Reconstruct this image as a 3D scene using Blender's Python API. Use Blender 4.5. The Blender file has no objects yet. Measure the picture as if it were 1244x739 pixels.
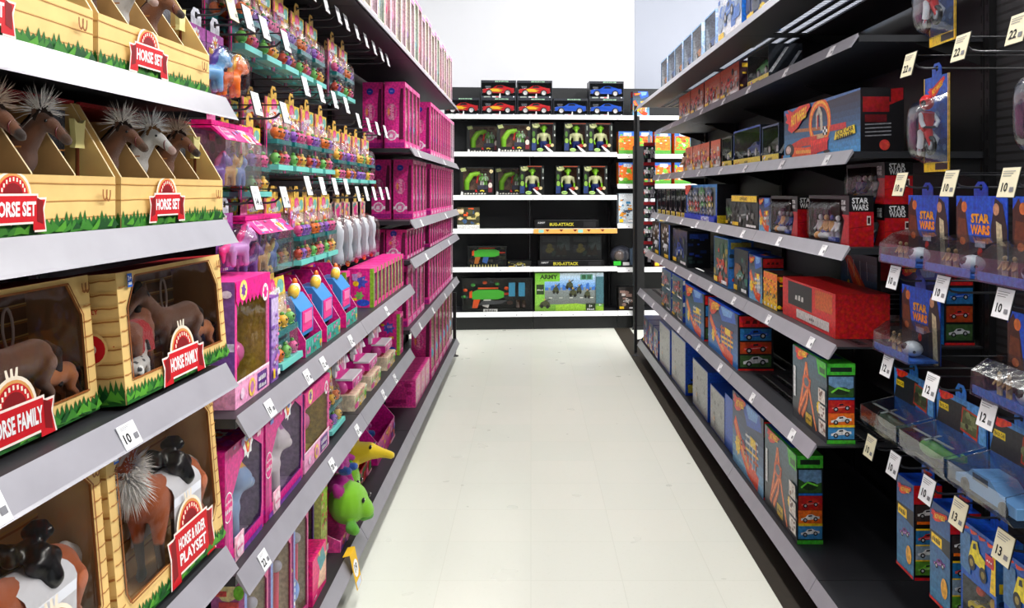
import bpy, math, random
from mathutils import Vector, Matrix
random.seed(11)
SC = bpy.context.scene
COL = SC.collection
R = math.radians
CAM_H, F, VX, VY = 1.30, 1000.0, 645.0, 232.0      # camera height, focal length and vanishing point in pixels of the 1244x739 frame

def lin(c):
    return tuple((x/255/12.92 if x/255 <= 0.04045 else ((x/255+0.055)/1.055)**2.4) for x in c[:3])
_lc = {}
def L4(c):
    if c not in _lc: _lc[c] = lin(c)+(1.0,)
    return _lc[c]

# ------------------------------------------------------------------ materials (all procedural, colour from a face attribute)
MATS = {}
def newmat(name):
    m = bpy.data.materials.new(name); m.use_nodes = True
    n = m.node_tree.nodes; n.clear()
    out = n.new('ShaderNodeOutputMaterial')
    return m, n, m.node_tree.links, out
def attrmat(key, rough=.4, spec=.5, metal=0, bump=0, bscale=60, var=.0, coat=0, sheen=0, hue=0):
    m, n, l, out = newmat(key)
    b = n.new('ShaderNodeBsdfPrincipled'); a = n.new('ShaderNodeAttribute'); a.attribute_name = 'Col'
    b.inputs['Roughness'].default_value = rough; b.inputs['Specular IOR Level'].default_value = spec
    b.inputs['Metallic'].default_value = metal; b.inputs['Coat Weight'].default_value = coat
    b.inputs['Sheen Weight'].default_value = sheen
    src = a.outputs['Color']
    tc = n.new('ShaderNodeTexCoord'); nz = n.new('ShaderNodeTexNoise'); nz.inputs['Scale'].default_value = bscale
    nz.inputs['Detail'].default_value = 4
    l.new(tc.outputs['Object'], nz.inputs['Vector'])
    if var:
        hs = n.new('ShaderNodeHueSaturation'); mr = n.new('ShaderNodeMapRange')
        mr.inputs['To Min'].default_value = 1-var; mr.inputs['To Max'].default_value = 1+var
        mr.inputs['From Min'].default_value = .3; mr.inputs['From Max'].default_value = .7
        l.new(nz.outputs['Fac'], mr.inputs['Value']); l.new(mr.outputs['Result'], hs.inputs['Value'])
        if hue:
            h2 = n.new('ShaderNodeTexNoise'); h2.inputs['Scale'].default_value = bscale*.7; l.new(tc.outputs['Object'], h2.inputs['Vector'])
            m2 = n.new('ShaderNodeMapRange'); m2.inputs['From Min'].default_value = .3; m2.inputs['From Max'].default_value = .7; m2.inputs['To Min'].default_value = .5-hue; m2.inputs['To Max'].default_value = .5+hue
            l.new(h2.outputs['Fac'], m2.inputs['Value']); l.new(m2.outputs['Result'], hs.inputs['Hue'])
        l.new(src, hs.inputs['Color']); src = hs.outputs['Color']
    if bump:
        bp = n.new('ShaderNodeBump'); bp.inputs['Strength'].default_value = bump; bp.inputs['Distance'].default_value = .004
        l.new(nz.outputs['Fac'], bp.inputs['Height']); l.new(bp.outputs['Normal'], b.inputs['Normal'])
    l.new(src, b.inputs['Base Color']); l.new(b.outputs['BSDF'], out.inputs['Surface'])
    MATS[key] = m
attrmat('kraft', .5, .35, var=.05, bscale=30)
attrmat('card', .34, .45, var=.3, bscale=95, hue=.007)
attrmat('plastic', .28, .5)
attrmat('plush', .95, .1, bump=.7, bscale=260, var=.12, sheen=.4)
attrmat('hair', .7, .3, bump=.5, bscale=180, var=.2)
attrmat('metal', .45, .4, metal=.0, var=.04)
attrmat('chrome', .15, .6, metal=.9)
attrmat('rail', .28, .6, var=.06, bscale=14)
attrmat('paper', .7, .3, var=.01)
attrmat('wall', .85, .2, var=.01, bscale=3)
attrmat('shade_wax', .6, .3, var=.1, bscale=25)

def clearmat(key, tint, gloss, bump, bscale, rough=.06):
    m, n, l, out = newmat(key)
    t = n.new('ShaderNodeBsdfTransparent'); t.inputs['Color'].default_value = L4(tint)
    g = n.new('ShaderNodeBsdfGlossy'); g.inputs['Roughness'].default_value = rough
    mx = n.new('ShaderNodeMixShader'); lw = n.new('ShaderNodeLayerWeight'); lw.inputs['Blend'].default_value = .18
    mr = n.new('ShaderNodeMapRange'); mr.inputs['To Min'].default_value = gloss*.35; mr.inputs['To Max'].default_value = min(1, gloss*3.2)
    tc = n.new('ShaderNodeTexCoord'); nz = n.new('ShaderNodeTexNoise'); nz.inputs['Scale'].default_value = bscale; nz.inputs['Detail'].default_value = 3
    bp = n.new('ShaderNodeBump'); bp.inputs['Strength'].default_value = bump; bp.inputs['Distance'].default_value = .01
    l.new(tc.outputs['Object'], nz.inputs['Vector']); l.new(nz.outputs['Fac'], bp.inputs['Height'])
    l.new(bp.outputs['Normal'], g.inputs['Normal']); l.new(lw.outputs['Facing'], mr.inputs['Value'])
    l.new(mr.outputs['Result'], mx.inputs['Fac']); l.new(t.outputs[0], mx.inputs[1]); l.new(g.outputs[0], mx.inputs[2])
    l.new(mx.outputs[0], out.inputs['Surface']); MATS[key] = m
clearmat('pane', (238, 236, 234), .07, .25, 10)
clearmat('bag', (246, 244, 246), .15, .8, 34, .14)
clearmat('tub', (226, 230, 234), .26, .3, 22, .17)

def floormat():
    m, n, l, out = newmat('floor_tile')
    b = n.new('ShaderNodeBsdfPrincipled'); tc = n.new('ShaderNodeTexCoord')
    br = n.new('ShaderNodeTexBrick'); br.offset = 0; br.inputs['Scale'].default_value = 1
    br.inputs['Brick Width'].default_value = .305; br.inputs['Row Height'].default_value = .305
    br.inputs['Mortar Size'].default_value = .0016; br.inputs['Mortar Smooth'].default_value = .3
    br.inputs['Color1'].default_value = L4((238, 238, 226)); br.inputs['Color2'].default_value = L4((234, 236, 224)); br.inputs['Mortar'].default_value = L4((226, 227, 214))
    nz = n.new('ShaderNodeTexNoise'); nz.inputs['Scale'].default_value = 90; nz.inputs['Detail'].default_value = 6
    cr = n.new('ShaderNodeValToRGB'); cr.color_ramp.elements[0].position = .2; cr.color_ramp.elements[0].color = (.93, .93, .91, 1)
    cr.color_ramp.elements[1].position = .42; cr.color_ramp.elements[1].color = (1, 1, 1, 1)
    mx = n.new('ShaderNodeMix'); mx.data_type = 'RGBA'; mx.blend_type = 'MULTIPLY'; mx.inputs[0].default_value = 1
    l.new(tc.outputs['Object'], br.inputs['Vector']); l.new(tc.outputs['Object'], nz.inputs['Vector'])
    l.new(nz.outputs['Fac'], cr.inputs[0]); l.new(br.outputs['Color'], mx.inputs[6]); l.new(cr.outputs[0], mx.inputs[7])
    l.new(mx.outputs[2], b.inputs['Base Color']); b.inputs['Roughness'].default_value = .3; b.inputs['Specular IOR Level'].default_value = .45
    n2 = n.new('ShaderNodeTexNoise'); n2.inputs['Scale'].default_value = 7; l.new(tc.outputs['Object'], n2.inputs['Vector'])
    mr = n.new('ShaderNodeMapRange'); mr.inputs['To Min'].default_value = .22; mr.inputs['To Max'].default_value = .4
    l.new(n2.outputs['Fac'], mr.inputs['Value']); l.new(mr.outputs['Result'], b.inputs['Roughness'])
    l.new(b.outputs['BSDF'], out.inputs['Surface']); MATS['floor'] = m
floormat()
def pegmat():
    m, n, l, out = newmat('pegboard')
    b = n.new('ShaderNodeBsdfPrincipled'); tc = n.new('ShaderNodeTexCoord')
    mp = n.new('ShaderNodeVectorMath'); mp.operation = 'SCALE'; mp.inputs['Scale'].default_value = 1/.0254
    fr = n.new('ShaderNodeVectorMath'); fr.operation = 'FRACTION'
    sb = n.new('ShaderNodeVectorMath'); sb.operation = 'SUBTRACT'; sb.inputs[1].default_value = (.5, .5, .5)
    sp = n.new('ShaderNodeSeparateXYZ'); cb = n.new('ShaderNodeCombineXYZ'); ln = n.new('ShaderNodeVectorMath'); ln.operation = 'LENGTH'
    gt = n.new('ShaderNodeMath'); gt.operation = 'GREATER_THAN'; gt.inputs[1].default_value = .16
    mx = n.new('ShaderNodeMix'); mx.data_type = 'RGBA'; mx.inputs[6].default_value = L4((6, 6, 7)); mx.inputs[7].default_value = L4((34, 34, 37))
    l.new(tc.outputs['Object'], mp.inputs[0]); l.new(mp.outputs[0], fr.inputs[0]); l.new(fr.outputs[0], sb.inputs[0]); l.new(sb.outputs[0], sp.inputs[0])
    l.new(sp.outputs['Y'], cb.inputs['X']); l.new(sp.outputs['Z'], cb.inputs['Y']); l.new(cb.outputs[0], ln.inputs[0]); l.new(ln.outputs['Value'], gt.inputs[0])
    l.new(gt.outputs[0], mx.inputs[0]); l.new(mx.outputs[2], b.inputs['Base Color']); b.inputs['Roughness'].default_value = .6
    l.new(b.outputs['BSDF'], out.inputs['Surface']); MATS['peg'] = m
pegmat()

# ------------------------------------------------------------------ text outlines
_tx = {}
def glyphs(s, bold=.02):
    k = (s, bold)
    if k in _tx: return _tx[k]
    cu = bpy.data.curves.new('t', 'FONT'); cu.body = s; cu.size = 1; cu.offset = bold; cu.resolution_u = 2; cu.fill_mode = 'BOTH'
    ob = bpy.data.objects.new('t', cu); COL.objects.link(ob)
    dg = bpy.context.evaluated_depsgraph_get(); dg.update()
    me = bpy.data.meshes.new_from_object(ob.evaluated_get(dg))
    vs = [(v.co.x, v.co.y) for v in me.vertices]; fs = [tuple(p.vertices) for p in me.polygons]
    bpy.data.objects.remove(ob); bpy.data.meshes.remove(me); bpy.data.curves.remove(cu)
    x0 = min(v[0] for v in vs); x1 = max(v[0] for v in vs); y0 = min(v[1] for v in vs); y1 = max(v[1] for v in vs)
    fs = [f if sum(vs[f[i]][0]*vs[f[(i+1) % len(f)]][1]-vs[f[(i+1) % len(f)]][0]*vs[f[i]][1] for i in range(len(f))) > 0 else f[::-1] for f in fs]
    vs = [((x-x0)/(x1-x0), (y-y0)/(y1-y0)) for x, y in vs]
    _tx[k] = (vs, fs, (x1-x0)/(y1-y0))
    return _tx[k]

# ------------------------------------------------------------------ mesh builder
class MB:
    def __init__(s): s.v = []; s.f = []; s.c = []; s.m = []; s.s = []; s.mk = []
    def mi(s, mat):
        if mat not in s.mk: s.mk.append(mat)
        return s.mk.index(mat)
    def add(s, vs, fs, col, mat='card', smooth=False):
        b = len(s.v); s.v += [tuple(v) for v in vs]; k = s.mi(mat)
        for f in fs:
            s.f.append(tuple(b+i for i in f)); s.c.append(col); s.m.append(k); s.s.append(smooth)
        return s
    def poly(s, pts, col, mat='card'): return s.add(pts, [tuple(range(len(pts)))], col, mat)
    def box(s, x0, y0, z0, x1, y1, z1, col, mat='card', cols=None):
        vs = [(x0,y0,z0),(x1,y0,z0),(x1,y1,z0),(x0,y1,z0),(x0,y0,z1),(x1,y0,z1),(x1,y1,z1),(x0,y1,z1)]
        fs = {'b':(0,3,2,1),'t':(4,5,6,7),'f':(0,1,5,4),'k':(2,3,7,6),'l':(3,0,4,7),'r':(1,2,6,5)}
        b = len(s.v); s.v += vs; k = s.mi(mat)
        for n_, f in fs.items():
            s.f.append(tuple(b+i for i in f)); s.c.append((cols or {}).get(n_, col)); s.m.append(k); s.s.append(False)
        return s
    def bar(s, p, q, w, h, col, mat='metal'):
        p, q = Vector(p), Vector(q); d = (q-p).normalized(); u = d.cross(Vector((0,0,1)))
        if u.length < .01: u = Vector((1,0,0))
        u = u.normalized()*w/2; v = u.cross(d).normalized()*h/2
        vs = [p-u-v,p+u-v,p+u+v,p-u+v,q-u-v,q+u-v,q+u+v,q-u+v]
        return s.add(vs, [(0,1,2,3),(7,6,5,4),(0,4,5,1),(1,5,6,2),(2,6,7,3),(3,7,4,0)], col, mat)
    def tube(s, pts, r, col, mat='plastic', seg=8, cap=True, closed=False):
        P = [Vector(p) for p in pts]; n = len(P); rr = r if isinstance(r, (list, tuple)) else [r]*n
        b = []; up = Vector((0,0,1)); fr = None
        for i in range(n):
            t = (P[(i+1) % n]-P[i-1]) if closed else (P[min(i+1,n-1)]-P[max(i-1,0)])
            t.normalize()
            if fr is None:
                fr = t.cross(up)
                if fr.length < .05: fr = t.cross(Vector((1,0,0)))
            fr = (fr-t*fr.dot(t)).normalized(); bn = t.cross(fr)
            b += [P[i]+(fr*math.cos(2*math.pi*k/seg)+bn*math.sin(2*math.pi*k/seg))*rr[i] for k in range(seg)]
        fs = []
        for i in range(n if closed else n-1):
            j = (i+1) % n
            fs += [(i*seg+k, j*seg+k, j*seg+(k+1) % seg, i*seg+(k+1) % seg)[::-1] for k in range(seg)]
        if cap and not closed: fs += [tuple(range(seg)), tuple((n-1)*seg+k for k in range(seg))[::-1]]
        return s.add(b, fs, col, mat, True)
    def ell(s, c, r, col, mat='plastic', seg=12, rings=8, rot=None):
        if not isinstance(r, (tuple, list)): r = (r, r, r)
        vs = []; 
        for i in range(rings+1):
            th = math.pi*i/rings
            for k in range(seg):
                p = Vector((math.sin(th)*math.cos(2*math.pi*k/seg)*r[0], math.sin(th)*math.sin(2*math.pi*k/seg)*r[1], math.cos(th)*r[2]))
                if rot: p = rot @ p
                vs.append(p+Vector(c))
        fs = [(i*seg+k, (i+1)*seg+k, (i+1)*seg+(k+1) % seg, i*seg+(k+1) % seg) for i in range(rings) for k in range(seg)]
        return s.add(vs, fs, col, mat, True)
    def prism(s, pts, a, b, col, mat='card', ax='x', ecol=None):
        def P(u, v, t): return {'x': (t, u, v), 'y': (u, t, v), 'z': (u, v, t)}[ax]
        n = len(pts); vs = [P(u, v, a) for u, v in pts]+[P(u, v, b) for u, v in pts]
        area = sum(pts[i][0]*pts[(i+1) % n][1]-pts[(i+1) % n][0]*pts[i][1] for i in range(n))
        fl = (area > 0) != (ax == 'y')
        A = tuple(range(n)); B = tuple(range(n, 2*n))
        sd = [(i, (i+1) % n, n+(i+1) % n, n+i) for i in range(n)]
        if (b > a) == fl: caps = [A[::-1], B]
        else: caps = [A, B[::-1]]; sd = [f[::-1] for f in sd]
        s.add(vs, caps, col, mat); k = s.mi(mat); o = len(s.v)-2*n
        for f in sd: s.f.append(tuple(o+i for i in f)); s.c.append(ecol or col); s.m.append(k); s.s.append(False)
        return s
    def lathe(s, prof, c, col, mat='plastic', seg=14, ax='z'):
        vs = []
        for r_, h in prof:
            for k in range(seg):
                a, b2 = r_*math.cos(2*math.pi*k/seg), r_*math.sin(2*math.pi*k/seg)
                p = {'z': (a, b2, h), 'y': (a, h, b2), 'x': (h, a, b2)}[ax]
                vs.append((p[0]+c[0], p[1]+c[1], p[2]+c[2]))
        n = len(prof)
        fs = [(i*seg+k, (i+1)*seg+k, (i+1)*seg+(k+1) % seg, i*seg+(k+1) % seg) for i in range(n-1) for k in range(seg)]
        return s.add(vs, fs, col, mat, True)
    def xf(s, M, start=0):
        for i in range(start, len(s.v)): s.v[i] = tuple(M @ Vector(s.v[i]))
        return s
    def mesh(s, name):
        me = bpy.data.meshes.new(name); me.from_pydata(s.v, [], s.f)
        for k in s.mk: me.materials.append(MATS[k])
        me.polygons.foreach_set('material_index', s.m); me.polygons.foreach_set('use_smooth', s.s)
        at = me.attributes.new('Col', 'FLOAT_COLOR', 'CORNER'); d = []
        for f, c in zip(s.f, s.c): d += L4(c)*len(f)
        at.data.foreach_set('color', d); me.update()
        return me
    def build(s, name, parent=None, loc=(0,0,0), rot=(0,0,0), scale=1):
        return link(s.mesh(name), name, parent, loc, rot, scale)

def link(me, name, parent=None, loc=(0,0,0), rot=(0,0,0), scale=1):
    o = bpy.data.objects.new(name, me); COL.objects.link(o)
    o.parent = parent; o.location = loc; o.rotation_euler = rot
    o.scale = (scale,)*3 if not isinstance(scale, (tuple, list)) else scale
    return o
def empty(name, cat=None, label=None, group=None):
    o = bpy.data.objects.new(name, None); COL.objects.link(o); o.empty_display_size = .05
    if cat: o['category'] = cat
    if label: o['label'] = label
    if group: o['group'] = group
    return o
def copy_tree(o, parent=None):
    c = o.copy(); COL.objects.link(c); c.parent = parent
    for k in KIDS(o): copy_tree(k, c)
    return c
def KIDS(o): return o.children
PROTO = {}
def inst(key, fn):
    if key in PROTO: return copy_tree(PROTO[key])
    PROTO[key] = o = fn()
    return o

UNREAD = {'Fairy','Garden','FAIRY','DREAMS','MUSCLE CAR','CREATURE HAND SET','BLASTER','CARS','COMBAT','BLOCKS','ZOMBIE','5 CAR','2-IN-1','NEW','HOT','CAR','POWER UP','PONY','25','W','B'}
class Pr:                                            # prints flat shapes on a face: u,v run 0..1 over its width and height
    def __init__(s, mb, O, U, V, w, h, mat='card', e=.0004):
        s.mb, s.O, s.U, s.V, s.w, s.h, s.mat, s.e = mb, Vector(O), Vector(U), Vector(V), w, h, mat, e
        s.N = s.U.cross(s.V)
    def at(s, u, v):
        u, v = min(1, max(0, u)), min(1, max(0, v))
        return s.O+s.U*(u*s.w)+s.V*(v*s.h)+s.N*s.e
    def poly(s, pts, col):
        s.mb.poly([s.at(*p) for p in pts], col, s.mat); s.e += .00012; return s
    def rect(s, u0, v0, u1, v1, col): return s.poly([(u0,v0),(u1,v0),(u1,v1),(u0,v1)], col)
    def ell(s, u, v, ru, rv, col, n=14, a=0):
        return s.poly([(u+ru*math.cos(2*math.pi*k/n+a), v+rv*math.sin(2*math.pi*k/n+a)) for k in range(n)], col)
    def disc(s, u, v, r, col, n=14): return s.ell(u, v, r/s.w, r/s.h, col, n)
    def star(s, u, v, r, col, n=9, k=.6):
        return s.poly([(u+(r if i % 2 == 0 else r*k)*math.cos(math.pi*i/n)/s.w, v+(r if i % 2 == 0 else r*k)*math.sin(math.pi*i/n)/s.h) for i in range(2*n)], col)
    def stroke(s, pts, wd, col, w2=None):
        n = len(pts); Lp, Rp = [], []
        w2 = wd if w2 is None else w2
        for i, (u, v) in enumerate(pts):
            a, b = pts[max(i-1, 0)], pts[min(i+1, n-1)]
            dx, dy = (b[0]-a[0])*s.w, (b[1]-a[1])*s.h; d = math.hypot(dx, dy) or 1
            k = (wd+(w2-wd)*i/(n-1))/2
            Lp.append((u-dy/d*k/s.w, v+dx/d*k/s.h)); Rp.append((u+dy/d*k/s.w, v-dx/d*k/s.h))
        vs = [s.at(*p) for p in Lp]+[s.at(*p) for p in Rp]
        s.mb.add(vs, [(i, n+i, n+i+1, i+1) for i in range(n-1)], col, s.mat); s.e += .00012; return s
    def grad(s, u0, v0, u1, v1, c0, c1, n=6):
        for i in range(n):
            t = i/(n-1); s.mb.poly([s.at(*p) for p in ((u0, v0+(v1-v0)*i/n), (u1, v0+(v1-v0)*i/n), (u1, v0+(v1-v0)*(i+1)/n), (u0, v0+(v1-v0)*(i+1)/n))], tuple(int(a+(b-a)*t) for a, b in zip(c0, c1)), s.mat)
        s.e += .00012; return s
    def text(s, t, u, v, wd=None, ht=None, col=(255,255,255), bold=.025, ang=0, shear=0, arch=0):
        if t in UNREAD:
            if wd is None: wd = ht*4
            return s.scrib(u, v, wd, ht or wd*.22, col, ang, max(3, min(8, len(t))))
        vs, fs, asp = glyphs(t, bold)                # wd, ht in metres; u,v = centre
        if wd is None: wd = ht*asp
        if ht is None: ht = wd/asp
        ca, sa = math.cos(ang), math.sin(ang); out = []
        for x, y in vs:
            a, b = (x-.5)*wd+(y-.5)*ht*shear, (y-.5)*ht+arch*ht*(1-4*(x-.5)**2)
            out.append(s.at(u+(a*ca-b*sa)/s.w, v+(a*sa+b*ca)/s.h))
        s.mb.add(out, fs, col, s.mat); s.e += .00012; return s
    def scrib(s, u, v, wd, ht, col, ang=0, n=6):
        # lettering too small to read in the photograph: a row of short strokes
        ca, sa = math.cos(ang), math.sin(ang); rg = random.Random(n)
        for i in range(n):
            x0 = (i/n-.5)*wd; x1 = x0+wd/n*.7; k = rg.uniform(.6, 1)
            s.poly([(u+(x*ca-y*sa)/s.w, v+(x*sa+y*ca)/s.h) for x, y in ((x0,-ht/2),(x1,-ht/2),(x1,ht*(k-.5)),(x0+wd/n*.2,ht*(k-.5)))], col)
        return s

def faces(mb, w, h, d):
    return {'f': Pr(mb, (0,0,0), (1,0,0), (0,0,1), w, h), 'l': Pr(mb, (0,d,0), (0,-1,0), (0,0,1), d, h),
            'r': Pr(mb, (w,0,0), (0,1,0), (0,0,1), d, h), 't': Pr(mb, (0,0,h), (1,0,0), (0,1,0), w, d)}

# ------------------------------------------------------------------ soft bodies: capsules fused into one skin
def blob(name, caps, vox, mat, smooth=4, colfn=None, extra=()):
    """caps: (p, q, r0, r1, colour). One continuous surface, coloured by the nearest capsule."""
    mb = MB()
    for p, q, r0, r1, c in caps:
        p, q = Vector(p), Vector(q); n = 5
        pts = [p+(q-p)*i/(n-1) for i in range(n)]; rr = [r0+(r1-r0)*i/(n-1) for i in range(n)]
        if (q-p).length > 1e-4: mb.tube(pts, rr, c, seg=14)
        mb.ell(p, r0, c, seg=14, rings=10); mb.ell(q, r1, c, seg=14, rings=10)
    ob = bpy.data.objects.new('b', mb.mesh('b')); COL.objects.link(ob)
    rm = ob.modifiers.new('r', 'REMESH'); rm.mode = 'VOXEL'; rm.voxel_size = vox
    if smooth:
        sm = ob.modifiers.new('s', 'SMOOTH'); sm.factor = .5; sm.iterations = smooth
    dg = bpy.context.evaluated_depsgraph_get(); dg.update()
    me = bpy.data.meshes.new_from_object(ob.evaluated_get(dg)); me.name = name
    old = ob.data; bpy.data.objects.remove(ob); bpy.data.meshes.remove(old)
    for a in list(me.attributes):
        if a.name == 'Col': me.attributes.remove(a)
    me.materials.clear(); me.materials.append(MATS[mat])
    C = []
    for v in me.vertices:
        best = None
        for p, q, r0, r1, c in caps:
            p, q = Vector(p), Vector(q); d = q-p; L2 = d.length_squared
            t = 0 if L2 < 1e-9 else max(0, min(1, (v.co-p).dot(d)/L2))
            e = (v.co-(p+d*t)).length-(r0+(r1-r0)*t)
            if best is None or e < best[0]: best = (e, c)
        c = best[1]
        if colfn: c = colfn(v.co, c)
        C.append(L4(c))
    at = me.attributes.new('Col', 'FLOAT_COLOR', 'CORNER'); d = []
    for l_ in me.loops: d += C[l_.vertex_index]
    at.data.foreach_set('color', d)
    me.polygons.foreach_set('use_smooth', [True]*len(me.polygons)); me.polygons.foreach_set('material_index', [0]*len(me.polygons))
    return me
_bl = {}
def B(key, fn):
    if key not in _bl: _bl[key] = fn()
    return _bl[key]

def tuft(c, n, ln, col, spread=1.0, wd=.0022, up=(0,0,1), seed=3):
    rg = random.Random(seed); mb = MB(); up = Vector(up).normalized()
    for _ in range(n):
        d = Vector((rg.gauss(0,1), rg.gauss(0,1), rg.gauss(0,1))).normalized()*spread+up
        d.normalize(); l_ = ln*rg.uniform(.55, 1.1); s_ = d.cross(Vector((rg.random(), rg.random(), rg.random()))).normalized()*wd
        t_ = d.cross(s_).normalized()*wd; b = Vector(c)+d*ln*.08; m = b+d*l_*.5+up*-.1*l_*rg.random()
        e = b+d*l_+Vector((0,0,-.25*l_*rg.random()))
        mb.add([b+s_, b-s_, b+t_, m+s_*.7, m-s_*.7, m+t_*.7, e], [(0,1,4,3),(1,2,5,4),(2,0,3,5),(3,4,6),(4,5,6),(5,3,6)], col, 'hair')
    return mb
# ------------------------------------------------------------------ colours
TAN, TAN2, WOODLN, GRASS, GRASS2 = (238,200,128), (226,184,110), (176,118,60), (38,104,40), (86,160,48)
RED, DKRED, WHITE, BLACK = (206,22,34), (132,14,22), (246,246,246), (14,14,16)
MAG, PINK, LPINK, HOT = (214,28,140), (236,90,166), (246,178,208), (240,20,140)
TEAL, LTEAL, PURP, LILAC = (36,150,150), (110,206,196), (112,56,160), (190,150,214)
BLUE, DBLUE, SKY, ORANGE, YEL, GREEN, LIME, GREY = (20,96,200), (14,40,110), (96,178,236), (244,110,20), (250,208,30), (40,150,60), (120,214,40), (120,122,126)

# ------------------------------------------------------------------ animals and figures (one skin each)
def horse_mesh(key, body, leg, muzz, mane, head_turn=0, pose=0):
    def f():
        hx = .16
        caps = [((-.38,0,.74),(.02,0,.71),.20,.195,body), ((.02,0,.71),(.34,0,.76),.195,.2,body),
            ((.36,0,.84),(.60,0,1.16),.165,.098,body), ((.60,0,1.18),(.72,0,1.10),.098,.082,body), ((.72,0,1.10),(.86,0,.97),.078,.052,body), ((.865,0,.965),(.885,0,.945),.058,.054,muzz),
            ((.57,.055,1.25),(.56,.07,1.35),.036,.014,body), ((.57,-.055,1.25),(.56,-.07,1.35),.036,.014,body)]
        for s_ in (-1, 1):
            k = .07*s_*pose
            caps += [((.30,.11*s_,.64),(.33+k,.115*s_,.38),.1,.055,body), ((.33+k,.115*s_,.38),(.32+k,.115*s_,.1),.05,.038,leg), ((.32+k,.115*s_,.06),(.34+k,.115*s_,.035),.05,.052,BLACK),
                     ((-.40,.12*s_,.66),(-.34-k,.12*s_,.46),.135,.075,body), ((-.34-k,.12*s_,.46),(-.46-k,.12*s_,.33),.066,.05,body), ((-.46-k,.12*s_,.33),(-.43-k,.12*s_,.09),.046,.038,leg), ((-.43-k,.12*s_,.06),(-.41-k,.12*s_,.035),.05,.052,BLACK)]
        return blob(key, caps, .026, 'plush', 3)
    return B(key, f)
def mane_mesh(key, c):
    def f():
        caps = []
        for i in range(7):
            t = i/6; x, z = .33+.29*t, .99+.31*t
            caps.append(((x,.0,z),(x-.03,.085*(1 if i % 2 else -1),z-.13),.055,.03,c))
        caps += [((.64,0,1.28),(.72,0,1.19),.045,.025,c)]
        return blob(key, caps, .024, 'hair', 2)
    return B(key, f)
def tail_mesh(key, c):
    return B(key, lambda: blob(key, [((-.55,0,.86),(-.70,0,.72),.045,.075,c), ((-.70,0,.72),(-.74,0,.34),.075,.03,c)], .024, 'hair', 2))
def eyes(parent, mesh_pts, r, col=BLACK, name='eye'):
    for p in mesh_pts:
        m = MB(); m.ell(p, r, col, seg=8, rings=6); m.ell((p[0]+r*.5, p[1]*1.0, p[2]+r*.5), r*.4, WHITE, seg=6, rings=4); m.build(name, parent)
def add_horse(parent, tag_, body, leg, muzz, mane, loc, rz, sc, pose=0, fluff=None):
    """a toy horse as a part: coat, with mane, tail and eyes below it"""
    o = link(horse_mesh('coat_'+tag_, body, leg, muzz, mane, pose=pose), 'horse', parent, loc, (0,0,rz), sc)
    link(mane_mesh('mane_'+tag_, mane), 'mane', o); link(tail_mesh('tail_'+tag_, mane), 'tail', o)
    return o
def toy_horse(tag_, body, muzz, mane, fluff):
    root = empty('toy_horse', 'toy horse')
    S_ = .125
    link(horse_mesh('coat_'+tag_, body, body, muzz, mane), 'coat', root, (0,0,0), (0,0,0), S_)
    link(mane_mesh('mane_'+tag_, mane), 'mane', root, scale=S_); link(tail_mesh('tail_'+tag_, mane), 'tail', root, scale=S_)
    if fluff: tuft((.60*S_,0,1.26*S_), 190, .036, fluff, 1.1, .0010).build('forelock', root)
    m = MB()
    for s_ in (-1, 1): m.ell((.70*S_, .075*S_*s_, 1.15*S_), .0022, BLACK, seg=8, rings=6)
    m.build('eye', root)
    h = MB()
    h.tube([(.80*S_, .085*S_*math.cos(a)*.8, 1.03*S_+.085*S_*math.sin(a)*.8) for a in [2*math.pi*i/12 for i in range(12)]], .0012, (90,20,20), closed=True, seg=5)
    h.build('halter', root)
    return root
def dog_mesh(key):
    rg = random.Random(5); spots = [(Vector((rg.uniform(-.4,.6), rg.uniform(-.2,.2), rg.uniform(.1,1.0))), rg.uniform(.03,.06)) for _ in range(60)]
    def cf(co, c):
        return BLACK if any((co-p).length < r_ for p, r_ in spots) else c
    def f():
        W = (236,234,230)
        caps = [((-.3,0,.5),(.2,0,.55),.15,.17,W), ((.22,0,.6),(.38,0,.82),.11,.09,W), ((.38,0,.86),(.46,0,.86),.12,.1,W), ((.46,0,.83),(.62,0,.79),.075,.055,W), ((.64,0,.80),(.65,0,.80),.03,.03,BLACK),
                ((-.42,0,.58),(-.62,0,.82),.04,.02,W)]
        for s_ in (-1, 1):
            caps += [((.2,.1*s_,.45),(.22,.1*s_,.05),.07,.045,W), ((.22,.1*s_,.04),(.28,.1*s_,.035),.05,.045,W), ((-.3,.1*s_,.45),(-.26,.1*s_,.28),.1,.06,W), ((-.26,.1*s_,.28),(-.34,.1*s_,.05),.05,.042,W), ((-.34,.1*s_,.04),(-.28,.1*s_,.035),.05,.045,W),
                     ((.36,.09*s_,.94),(.34,.14*s_,.78),.045,.035,BLACK)]
        return blob(key, caps, .024, 'plush', 2, cf)
    return B(key, f)
def pony_mesh(key, body, mane):
    """a plain chunky toy pony, facing +x, about one unit tall"""
    def f():
        caps = [((-.22,0,.42),(.14,0,.43),.17,.165,body), ((.16,0,.5),(.26,0,.72),.12,.13,body), ((.28,0,.78),(.34,0,.76),.19,.17,body), ((.40,0,.70),(.50,0,.68),.11,.085,body),
                ((.20,.1,.94),(.18,.12,1.02),.04,.02,body), ((.20,-.1,.94),(.18,-.12,1.02),.04,.02,body),
                ((.26,0,.98),(.04,0,.74),.1,.09,mane), ((.04,0,.74),(-.02,.04,.52),.085,.04,mane), ((.30,0,.97),(.42,.02,.9),.07,.04,mane), ((-.36,0,.5),(-.5,0,.4),.09,.11,mane), ((-.5,0,.4),(-.48,0,.12),.1,.04,mane)]
        for s_ in (-1, 1):
            caps += [((.14,.09*s_,.36),(.16,.09*s_,.05),.085,.075,body), ((-.26,.09*s_,.36),(-.26,.09*s_,.05),.095,.075,body)]
        return blob(key, caps, .028, 'plastic', 2)
    return B(key, f)
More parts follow.
